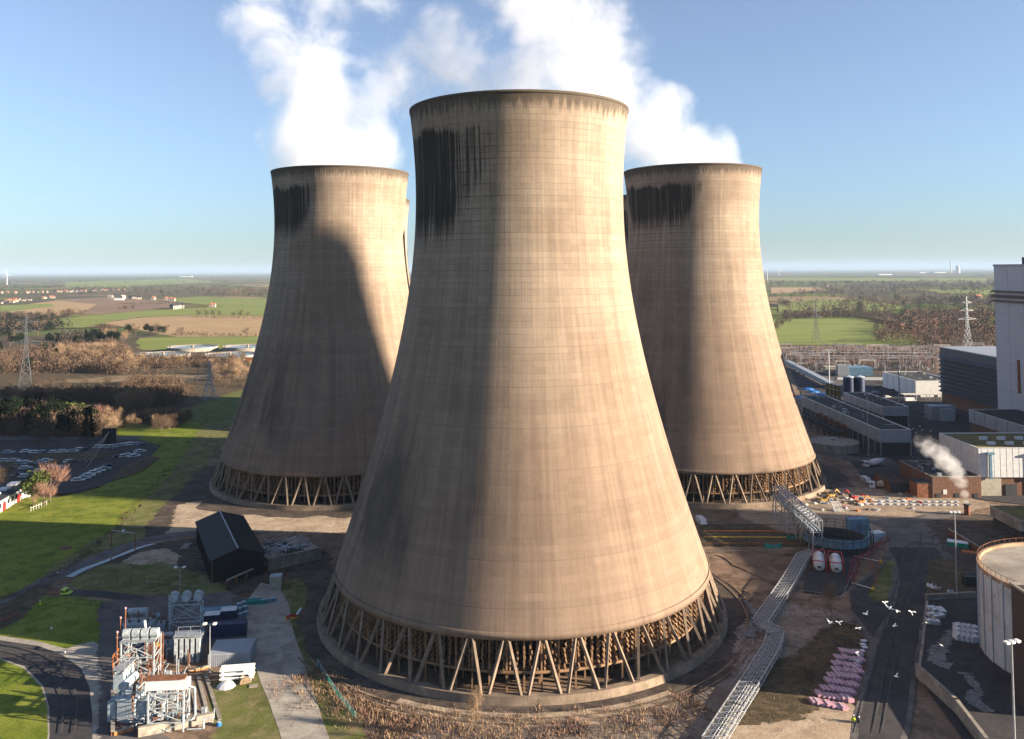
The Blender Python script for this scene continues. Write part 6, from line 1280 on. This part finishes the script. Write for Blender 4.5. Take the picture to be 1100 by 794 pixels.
t = thing('work_cart', 'cluttered red and yellow tool cart at the right side of the lane', 'cart', at(313, 668), .5); MB().box((0, 0, .7), (3, 1.6, .6)).build('tray', K['yellow'], t); b = MB(); [b.box((RCc.uniform(-1.2, 1.2), RCc.uniform(-.6, .6), 1.2), (.6, .5, .5), RCc.random()) for _ in range(7)]; b.build('tool_box', K['red'], t); MB().bar((1, 0, 1), (2.4, .3, 2.6), .4).build('boom', K['wrap'], t); b = MB(); [b.tube((x, -.9, .35), (x, -.7, .35), .35, 10) for x in (-1, 1)]; b.build('wheel', K['tyre'], t)
dd = None
for k in range(15):
    x = 314.5+(k//3)*2.6+(k % 3)*3.6; y = 704+(k//3)*5.3+(k % 3)*-.6; l = 'dark cable drum stand in the rows at the right edge of the concrete lane'
    if dd is None: dd = thing('steel_block', l, 'block', at(x, y), .35, 'dark blocks along the lane'); MB().box((0, 0, .3), (.75, .75, .6)).build('body', K['dark'], dd); MB().tube((0, 0, .6), (0, 0, .8), .25, 8).build('lug', K['galv'], dd); bpy.context.view_layer.update()
    else: dup(dd, at(x, y), .35, l)
for i, (x, y, l) in enumerate([(305, 779, 'left'), (312, 774, 'upper middle'), (316, 781, 'lower middle'), (321, 777, 'right'), (309, 786, 'lowest')]):
    p = at(x, y); t = thing('hand_cart', l+' one of the five small dark trolleys on the sunlit end of the lane', 'trolley', p, i*.8, 'dark trolleys on the lane'); MB().box((0, 0, .35), (1.0, .6, .12)).build('deck', K['dark'], t); MB().bar((-.45, 0, .35), (-.7, 0, 1.2), .08).build('handle', K['dark'], t); b = MB(); [b.tube((sx*.35, sy*.3, .16), (sx*.35, sy*.38, .16), .16, 8) for sx in (-1, 1) for sy in (-1, 1)]; b.build('wheel', K['tyre'], t)
rail_fence('green_fence', [(341, 720), (352, 738), (364, 756), (382, 778)], 2.2, 'galv', 'green screened mesh fence between the concrete lane and the nearest tower', 2.6, (1, .05), .07, mesh='teal')
# white pipe rack and cable reel on the grass
p = at(255, 735); t = thing('steel_rack', 'white painted steel rack standing on the grass beside the corrugated shed', 'rack', p, .15); b = MB(); [b.bar((sx*2.6, sy*1.0, 0), (sx*2.6, sy*1.0, 3.4), .35) for sx in (-1, 1) for sy in (-1, 1)]; b.build('leg', K['white'], t); b = MB(); [b.tube((-3.2, y, z), (3.2, y, z), .22, 8) for y in (-1, 0, 1) for z in (1.6, 2.4, 3.2)]; b.build('tube', K['white'], t)
p = at(263, 738); t = thing('cable_reel', 'brown timber cable reel beside the white rack', 'cable reel', p, .5); b = MB(); [b.tube((0, s*.6-.06, 1.1), (0, s*.6+.06, 1.1), 1.1, 20) for s in (-1, 1)]; b.build('flange', K['wood'], t); MB().tube((0, -.6, 1.1), (0, .6, 1.1), .6, 14).build('hub', K['dark'], t)
p = at(272, 742); tag(MB().box((0, 0, .45), (1.8, 1.4, .9)).box((0, 0, .95), (1.5, 1.1, .12)).build('concrete_block', K['conc'], None, p, .3), 'small concrete block right of the cable reel', 'block')
p = at(243, 742); b = MB(); b.lathe([(2.0, 0), (1.9, .8), (1.2, 1.5), (.5, 1.7), (0, 1.75)], 9); o = b.build('tarpaulin', K['wrap'], None, p); tag(o, 'white sheeted heap on the grass beside the low concrete walls', 'tarpaulin')
p = at(235, 783); barrel(235, 785, 'blue', 'bright blue barrel standing alone at the end of the front compound wall', None)
for i in range(34):
    x = RCc.uniform(228, 262); y = RCc.uniform(738, 775); p = at(x, y); c = RCc.choice(['wrap', 'rust', 'conc', 'galv']); b = MB(); b.box((0, 0, .18), (RCc.uniform(.4, 1.1), RCc.uniform(.3, .6), .35)); b.box((.1, .1, .4), (.3, .5, .2), .5); tag(b.build('scrap_piece', K[c], None, p, RCc.uniform(0, 3)), {'wrap': 'white', 'rust': 'rusty', 'conc': 'stone', 'galv': 'steel'}[c]+' scrap piece strewn on the dirt right of the transformers', 'scrap', {'wrap': 'white', 'rust': 'rusty', 'conc': 'stone', 'galv': 'steel'}[c]+' scrap right of the transformers')
# lamps and poles
p = at(193, 655); lamp_mast(p, 10, 'double headed lamp between the black shed and the fan frame', thick=.12); p = at(225, 728); lamp_mast(p, 10.5, 'double headed lamp right of the radiator banks', thick=.15)
for (x, y, h, l) in [(134, 712, 11, 'tall bare steel pole at the left of the transformers, rear'), (125, 742, 11, 'tall bare steel pole at the left edge of the compound'), (129, 700, 7, 'shorter bare steel pole behind the left one')]:
    p = at(x, y); t = thing('steel_pole', l, 'pole', p); MB().tube((0, 0, 0), (0, 0, h), .16, 8, .12).build('shaft', K['rust'], t); MB().tube((0, 0, h), (0, 0, h+.3), .22, 8).build('cap', K['pink'], t)
# ---- transformers
def bushing(b, p, h, r=.16, d=None):
    p = Vector(p); d = Vector(d or (0, 0, 1)).normalized(); b.tube(p, p+d*h, r*.6, 8)
    for k in range(int(h/.22)): q = p+d*(.1+k*.22); b.tube(q, q+d*.1, r*(1.25-.4*k*.22/h), 8)
def transformer(x, y, rz, s, label, group='transformers'):
    p = at(x, y); t = thing('transformer', label, 'transformer', p, rz, group); t.scale = (s, s, s)
    b = MB(); b.box((0, 0, 2.1), (5.2, 2.6, 3.4)); b.box((0, 0, 3.9), (5.5, 2.9, .25)); b.box((0, 0, .25), (5.6, 3.0, .5)); [b.box((-2.4+k*.8, sy*1.36, 2.1), (.12, .14, 3.3)) for k in range(7) for sy in (-1, 1)]; b.build('tank', K['paleblue'], t)
    for sy in (-1, 1):
        for g in (-1, 1):
            b = MB(); [b.box((g*1.45-.95+k*.24, sy*2.2, 2.1), (.09, 1.2, 2.8)) for k in range(9)]; b.tube((g*1.45-1.1, sy*2.2, 3.35), (g*1.45+1.1, sy*2.2, 3.35), .14, 8); b.tube((g*1.45-1.1, sy*2.2, .85), (g*1.45+1.1, sy*2.2, .85), .14, 8); b.build('radiator', K['paleblue'], t)
    b = MB(); b.tube((-2.4, .7, 5.6), (1.2, .7, 5.6), .6, 16); [b.bar((x_, .7, 4), (x_, .7, 5.1), .2) for x_ in (-1.8, .6)]; b.build('conservator', K['paleblue'], t)
    for k in range(3): b = MB(); bushing(b, (-1.6+k*1.6, -.6, 4), 2.3, .22, ((k-1)*.25, -.2, 1)); b.build('bushing', K['porcelain'], t)
    for k in range(3): b = MB(); bushing(b, (1.6+k*.4, .9, 4), 1.1, .14, (.3, .1, 1)); b.build('bushing', K['porcelain'], t)
    b = MB(); b.tube((2.4, -.9, 4), (2.4, -.9, 4.8), .12, 6); b.tube((2.4, -.9, 4.8), (-2.4, -.9, 4.8), .12, 6); b.tube((2.75, 1, .5), (2.75, 1, 4.2), .12, 6); b.build('pipework', K['galv'], t); MB().box((2.75, 0, 1.6), (.35, 1.0, 1.3)).build('control_box', K['beige'], t); return t
transformer(150, 690, .1, 1.15, 'blue grey transformer at the back left of the compound'); transformer(166, 686, .2, .85, 'smaller blue grey transformer beside the rear one'); transformer(145, 772, 1.5, 1.25, 'large blue grey transformer at the front left of the compound'); transformer(181, 706, .1, .8, 'small shaded transformer between the radiator bank and the steel tower')
def rad_bank(x, y, rz, n, h, label, col='paleblue'):
    p = at(x, y); t = thing('radiator_bank', label, 'radiator bank', p, rz, 'radiator banks')
    for k in range(n):
        b = MB(); [b.box((-n*.55+k*1.1+j*.17, 0, h/2+.5), (.08, 2.0, h)) for j in range(5)]; b.box((-n*.55+k*1.1+.34, -1.02, h/2+.5), (.62, .05, h)); b.build('fin_panel', K[col], t)
    b = MB(); [b.tube((-n*.6, y_, z), (n*.55, y_, z), .16, 8) for y_ in (-.7, .7) for z in (.6, h+.45)]; b.build('header_pipe', K['galv'], t); b = MB(); [MB().box((sx*n*.5, 0, .25), (.3, 2.2, .5)).build('foot', K['galv'], t) for sx in (-1, 1)]; MB().box((0, 0, h+1.0), (n*1.15, 2.3, .2)).build('platform', K['galv'], t); [b.bar((sx*n*.5, sy, h+1.1), (sx*n*.5, sy, h+2.1), .08) for sx in (-1, 0, 1) for sy in (-1, 1)]; [b.bar((-n*.5, sy, h+2.1), (n*.5, sy, h+2.1), .08) for sy in (-1, 1)]; b.build('platform_rail', K['galv'], t)
rad_bank(203, 714, .1, 5, 5.2, 'tall ribbed radiator bank with a railed platform, right of the transformers', 'equip'); rad_bank(133, 745, 1.55, 4, 4.4, 'blue radiator bank on the left side of the steel tower'); rad_bank(168, 775, .1, 3, 3.2, 'low radiator bank under the lattice frame at the front')
def frame_tower(x, y, rz, w_, d_, h, lv, label, col='galv', r=.16):
    p = at(x, y); t = thing('steel_tower', label, 'steel frame', p, rz, 'steel frames of the compound'); b = MB(); [b.bar((sx*w_/2, sy*d_/2, 0), (sx*w_/2, sy*d_/2, h), r*1.5) for sx in (-1, 1) for sy in (-1, 1)]; b.build('leg', K[col], t); b = MB()
    for k in range(lv):
        z0, z1 = h*k/lv, h*(k+1)/lv
        for sy in (-1, 1): b.bar((-w_/2, sy*d_/2, z1), (w_/2, sy*d_/2, z1), r); b.bar((-w_/2, sy*d_/2, z0), (w_/2, sy*d_/2, z1), r*.7); b.bar((w_/2, sy*d_/2, z0), (-w_/2, sy*d_/2, z1), r*.7)
        for sx in (-1, 1): b.bar((sx*w_/2, -d_/2, z1), (sx*w_/2, d_/2, z1), r); b.bar((sx*w_/2, -d_/2, z0), (sx*w_/2, d_/2, z1), r*.7)
    b.build('bracing', K[col], t); return t
t = frame_tower(151, 735, .08, 6.2, 4.0, 9.0, 3, 'pale steel tower carrying four white cylinders', 'equip'); b = MB()
for k in range(4):
    q = MB(); x = -2.5+k*1.75; q.tube((x-.7, -.4, 10.1), (x+.7, -.4, 10.1), .85, 16); q.box((x, -.4, 9.2), (1.2, 1.6, .3)); q.tube((x+.72, -.4, 10.1), (x+.8, -.4, 10.1), .4, 10); q.build('cylinder', K['equip'], t)
MB().box((0, 0, 9.05), (6.6, 4.4, .18)).build('deck', K['galv'], t); MB().tube((.6, .8, 9.1), (.3, .8, 12), .3, 10).build('standpipe', K['equip'], t)
t = frame_tower(181, 787, .08, 6.0, 3.4, 7.6, 3, 'pale lattice frame carrying a long white duct at the front of the compound', 'equip'); MB().box((0, -.5, 8.7), (7.4, 1.3, 1.7)).build('duct', K['wrap'], t); MB().box((-.4, -.5, 9.75), (7.0, 1.9, .12)).build('duct_top', K['rust'], t); b = MB(); P = [Vector(v) for v in ((3.9, -1, 8.2), (4.7, -1, 8.0), (4.8, -1, 3.4), (4.2, -1, 2.6), (3.0, -1, 2.4))]; [b.tube(P[i], P[i+1], .22, 8) for i in range(4)]; b.build('bent_pipe', K['equip'], t)
frame_tower(167, 728, .1, 2.2, 2.2, 8.2, 4, 'rusty scaffold tower with a yellow box between the steel frames', 'rust', .1); MBy = at(169, 722)
tag(MB().box((0, 0, 5.2), (.9, .7, 1.3)).bar((0, 0, 0), (0, 0, 4.6), .14).build('warning_box', K['yellow'], None, MBy), 'yellow warning box on a post beside the rusty scaffold tower', 'sign box')
frame_tower(133, 728, .1, 3.2, 3.0, 5.2, 2, 'rusty orange railed platform left of the steel tower', 'orange', .1)
# fans on a frame
t = frame_tower(200, 684, .12, 6.6, 2.2, 7.4, 2, 'tall blue grey frame carrying three round fans', 'paleblue', .16)
for k in range(3):
    q = MB(); x = -2.6+k*2.6; q.tube((x, -.6, 8.9), (x, .6, 8.9), 1.05, 20); q.tube((x, -.72, 8.9), (x, -.6, 8.9), .35, 10); q.bar((x, 0, 7.3), (x, 0, 8.0), .3); f = q.build('fan', K['paleblue'], t); g_ = MB(); g_.lathe([(.85, 0), (1.0, .12), (1.0, -.12), (.85, 0)], 20, (x, -.68, 8.9), M=Matrix.Rotation(pi/2, 3, 'X')); g_.build('fan_guard', K['equip'], f)
t = thing('insulator_stack', 'tall pale ribbed insulator stack left of the three fans', 'insulator', at(183, 684)); b = MB(); b.tube((0, 0, 0), (0, 0, 9.4), .12, 8); b.build('rod', K['galv'], t); b = MB(); [b.tube((0, 0, 2+k*.75), (0, 0, 2.25+k*.75), .5, 12) for k in range(10)]; b.build('shed_disc', K['paleblue'], t)
# pipes and tanks between
for (x, y, L, r, rz, c, l) in [(180, 700, 3.4, .9, .1, 'bluewall', 'horizontal blue tank in the shade behind the small transformer'), (172, 745, 2.6, .7, 1.4, 'galv', 'horizontal steel tank beside the steel tower'), (190, 745, 2.2, .6, 0, 'white', 'short white tank between the frames')]:
    p = at(x, y); t = thing('oil_tank', l, 'tank', p, rz); MB().tube((-L/2, 0, r+.5), (L/2, 0, r+.5), r, 18).build('vessel', K[c], t); b = MB(); [b.box((s*L*.3, 0, .35), (.3, r*1.6, .7)) for s in (-1, 1)]; b.build('saddle', K['rust'], t)
RP = random.Random(77)
for i in range(70):
    x = RP.uniform(128, 204); y = RP.uniform(700, 790); p = at(x, y); b = MB(); q = Vector((0, 0, RP.uniform(.3, 1)))
    for k in range(5):
        d = Vector(RP.choice([(1, 0, 0), (-1, 0, 0), (0, 1, 0), (0, 0, 1), (0, 0, 1)]))*RP.uniform(.6, 2.0); e = q+d; b.tube(q, e, RP.choice((.07, .11, .16)), 6); q = e
    c = RP.choice(['galv', 'paleblue', 'equip', 'rust']); tag(b.build('pipe_run', K[c], None, p, .1), {'galv': 'steel', 'paleblue': 'pale blue', 'equip': 'grey', 'white': 'white', 'rust': 'rusty'}[c]+' bent pipe run among the transformers of the front compound', 'pipe', {'galv': 'steel', 'paleblue': 'pale blue', 'equip': 'grey', 'rust': 'rusty'}[c]+' pipe runs of the compound')
for i in range(36):
    x = RP.uniform(128, 206); y = RP.uniform(690, 788); p = at(x, y); k = RP.randrange(3); b = MB(); b.bar((0, 0, 0), (0, 0, 2.2), .14)
    if k == 0: bushing(b, (0, 0, 2.2), RP.uniform(1.2, 2.6), .2)
    elif k == 1: b.box((0, 0, 2.6), (1.0, .5, .9)); b.box((0, -.28, 2.6), (.7, .05, .6))
    else: b.bar((-.8, 0, 2.2), (.8, 0, 2.2), .1); [b.tube((s, 0, 2.2), (s, 0, 3.1), .12, 6) for s in (-.7, 0, .7)]
    c = ['porcelain', 'equip', 'bluewall'][k]; tag(b.build(['post_insulator', 'junction_box', 'isolator'][k], K[c], None, p, RP.uniform(-.2, .2)), ['brown ribbed insulator on a thin post among the transformers', 'grey junction box on a thin post among the transformers', 'blue grey three pole isolator among the transformers'][k], ['insulator', 'junction box', 'isolator'][k], ['post insulators of the compound', 'junction boxes of the compound', 'isolators of the compound'][k])
# low walls, beams and slabs of the empty bay
for i, (a, e, h, c, l) in enumerate([((204, 735), (215, 785), .9, 'conc', 'leftmost low concrete beam in the empty bay'), ((213, 733), (226, 782), .9, 'conc', 'second low concrete beam in the empty bay'), ((221, 730), (236, 778), .9, 'conc', 'third low concrete beam in the empty bay'), ((204, 727), (216, 724), 1.2, 'orange', 'orange steel channel across the head of the empty bay, left piece'), ((217, 724), (231, 719), 1.2, 'orange', 'orange steel channel across the head of the empty bay, right piece'), ((150, 797), (228, 781), 2.4, 'conc', 'ribbed pale front wall of the transformer compound'), ((121, 795), (121, 745), 1.6, 'rust', 'rusty wall along the left side of the compound'), ((124, 795), (142, 790), 1.4, 'orange', 'orange steel frame at the front left corner of the compound')]): wall('low_wall', [a, e], h, .5, c, l)
p = at(212, 722); tag(MB().box((0, 0, .25), (7, 3.6, .5)).box((0, 0, .55), (6.4, 3.0, .1)).build('plinth', K['beige'], None, p, .15), 'tan flat plinth at the head of the empty bay', 'plinth')
for i, (x, y) in enumerate([(203, 783), (219, 771)]): p = at(x, y); t = thing('white_cabinet', ['white cabinet against the pale front wall', 'small white cabinet between the concrete beams'][i], 'cabinet', p); MB().box((0, 0, .9), (.9, .7, 1.8)).build('body', K['equip'], t); MB().box((0, -.37, .9), (.7, .05, 1.5)).build('door', K['clad'], t)
# roadside bits at left
for i, (x, y, c) in enumerate([(70, 706, 'palec'), (62, 620, 'red'), (55, 680, 'wrap')]): p = at(x, y); t = thing('bollard', ['pale bollard where the curved road meets the compound', 'red bollard beside the road above the lime pickup', 'small white bollard on the sunlit lawn'][i], 'bollard', p); MB().tube((0, 0, 0), (0, 0, 1.1), .18, 10).build('post', K[c], t); MB().tube((0, 0, 1.1), (0, 0, 1.25), .24, 10).build('cap', K['wrap'], t)
rail_fence('red_barrier', [(-6, 673), (8, 669), (20, 663)], 1.1, 'red', 'red barrier fence on the bank at the left edge', 1.6, (1, .6, .2), .12)
p = at(70, 592); o = tag(MB().sphere((0, 0, .5), 1.6, 10, 6, (1.3, 1, .6)).build('soil_mound', K['brick'], None, p), 'small dark reddish mound on the shaded lawn', 'mound')
# debris ropes
for k in range(6):
    p = at(330+k*4, 730+k*9); 
# ================================================================ SMALL GROUND COVER
def tufts(name, regs, label, mats, n, h0, h1, sw=.12, pieces=7, seed=1, cat='weeds'):
    rnd = random.Random(seed); b = MB(); Ps = [[tuple(at(*q)[:2]) for q in px] for px in regs]
    for P in Ps:
        xs = [p[0] for p in P]; ys = [p[1] for p in P]; k = 0; tr = 0
        while k < n and tr < n*30:
            tr += 1; x = rnd.uniform(min(xs), max(xs)); y = rnd.uniform(min(ys), max(ys))
            if not inpoly(x, y, P) or noise.noise(Vector((x*.12, y*.12, seed))) < -.05: continue
            k += 1; h = rnd.uniform(h0, h1); b.m = rnd.randrange(len(mats))
            for j in range(pieces): sliver(b, Vector((x+rnd.gauss(0, h*.5), y+rnd.gauss(0, h*.5), 0)), Vector((rnd.gauss(0, .5), rnd.gauss(0, .5), 1)).normalized(), h*rnd.uniform(.6, 1), sw, rnd)
    return tag(b.build(name, mats), label, cat, None, 'stuff')
tufts('weeds', [[(236, 740), (266, 705), (300, 794), (250, 794)], [(320, 700), (385, 790), (352, 790), (322, 712)], [(75, 632), (110, 612), (160, 605), (225, 625), (240, 645), (110, 640)]], 'tufts of weeds and grass on the verges beside the concrete lane', [L_green, L_tan, L_brown], 420, .15, .5, seed=2)
tufts('weeds', [[(400, 760), (700, 765), (740, 790), (420, 794)], [(790, 770), (930, 772), (930, 794), (770, 794)], [(800, 690), (850, 660), (905, 690), (850, 740), (800, 750)]], 'dry grass tufts on the dirt around the nearest tower', [L_tan, L_brown], 700, .15, .5, seed=3)
def rubble(name, px, n, s0, s1, m, label, seed=1):
    rnd = random.Random(seed); P = [tuple(at(*q)[:2]) for q in px]; xs = [p[0] for p in P]; ys = [p[1] for p in P]; b = MB(); k = 0; tr = 0
    while k < n and tr < n*30:
        tr += 1; x = rnd.uniform(min(xs), max(xs)); y = rnd.uniform(min(ys), max(ys))
        if not inpoly(x, y, P) or noise.noise(Vector((x*.1, y*.1, seed))) < 0: continue
        k += 1; s = rnd.uniform(s0, s1); b.box((x, y, s*.25), (s, s*rnd.uniform(.5, 1), s*.5), M=Matrix.Rotation(rnd.uniform(0, 3), 3, 'Z') @ Matrix.Rotation(rnd.uniform(-.3, .3), 3, 'X'))
    return tag(b.build(name, m), label, 'rubble', None, 'stuff')
rubble('rubble', [(800, 655), (870, 650), (900, 668), (860, 720), (810, 720)], 900, .15, .5, K['palec'], 'pale stones strewn on the gravel beside the service bridge', 1)
rubble('rubble', [(860, 528), (1010, 532), (1050, 545), (990, 565), (862, 578), (800, 560)], 1400, .2, .9, K['palec'], 'pale rubble scattered over the bright building strip', 2)
rubble('rubble', [(190, 545), (300, 552), (395, 548), (390, 572), (300, 575), (190, 577)], 500, .2, .6, K['conc'], 'stones scattered on the lit dirt track behind the black shed', 3)
rubble('rubble', [(752, 590), (865, 595), (840, 640), (800, 670), (765, 620)], 500, .15, .5, K['conc'], 'stones scattered on the red brown dirt right of the nearest tower', 4)
rubble('rubble', [(125, 725), (240, 725), (262, 790), (125, 794)], 500, .12, .4, K['rust'], 'rusty grit and offcuts on the ground of the transformer compound', 5)
rubble('rubble', [(860, 410), (930, 440), (1000, 470), (985, 520), (900, 470)], 240, .4, 1.4, K['conc'], 'loose blocks lying about the dark yard between the halls', 6)
# ruts pressed into the dirt round the nearest tower
for r_ in (52.4, 54.2):
    ring_zone('wheel_rut', 'dirt', TW['main'], r_, r_+.45, a0=-2.6, a1=.4, jit=.12, seed=r_)
for k in range(9):
    strip('wheel_rut', 'bank', [(745+k*1.2, 672+k*3.5), (775+k*2.0, 655+k*4.2)], .35, .3)

# tyre marks worn into the roads and yards
TM = gmat('tyre_polished_asphalt', ((.085, .08, .08), (.1, .094, .092), (.066, .062, .063)), .2, bump=.01, fine=.1)
for k, (pts) in enumerate([[(938, 794), (948, 740), (958, 690), (968, 650), (985, 610), (990, 575)], [(948, 794), (957, 740), (967, 690), (976, 650), (995, 612), (1003, 578)], [(920, 794), (932, 745), (944, 700), (955, 660), (965, 625), (972, 595)], [(985, 585), (960, 600), (940, 625), (925, 655)], [(66, 794), (68, 760), (58, 735), (35, 715), (0, 704), (-60, 700)], [(80, 794), (82, 755), (70, 728), (45, 708), (0, 698), (-60, 696)]]):
    strip('tyre_mark', TM, pts, .34, .9)
rubble('grit', [(266, 660), (310, 655), (350, 794), (300, 794)], 300, .08, .25, K['conc'], 'grit and small stones on the concrete lane', 7)
rubble('grit', [(905, 600), (1000, 590), (1000, 700), (965, 794), (912, 794)], 500, .08, .3, K['conc'], 'grit and small stones on the main right hand road', 8)
tufts('weeds', [[(-40, 560), (120, 530), (200, 470), (120, 575), (40, 635), (-40, 650)]], 'rank grass tufts in the left lawn', [L_green, G['lawn'] if 'lawn' in G else L_green], 900, .1, .35, seed=6, sw=.2)

SP = gmat('dried_spill', ((.2, .2, .21), (.28, .28, .29), (.12, .12, .13)), .3, ragged=True)
def spill(px, w0):
    P = smooth([at(*q) for q in px]); _z[0] += .004; b = MB(); n = len(P)
    for side in (-1, 1):
        k = len(b.v)
        for i, p in enumerate(P):
            d = (P[min(i+1, n-1)]-P[max(i-1, 0)]).normalized(); q = Vector((-d.y, d.x, 0))*side; ww = w0*(.6+.8*abs(noise.noise(p*.3))+.3)
            b.v += [Vector((p.x, p.y, _z[0])), Vector((p.x+q.x*ww, p.y+q.y*ww, _z[0]))]
        for i in range(n-1):
            f = (k+2*i, k+2*i+1, k+2*i+3, k+2*i+2); uv = [(0, 0), (0, 1), (0, 1), (0, 0)]
            if side > 0: f = tuple(reversed(f)); uv = list(reversed(uv))
            b.face(f, uv)
    tag(b.build('dried_spill', SP), kind='structure')
spill([(1028, 683), (1012, 700), (1006, 716), (1022, 722)], 2.2); spill([(1035, 728), (1050, 745), (1045, 758), (1062, 772)], 1.6); spill([(800, 650), (812, 668), (806, 690)], 1.5)
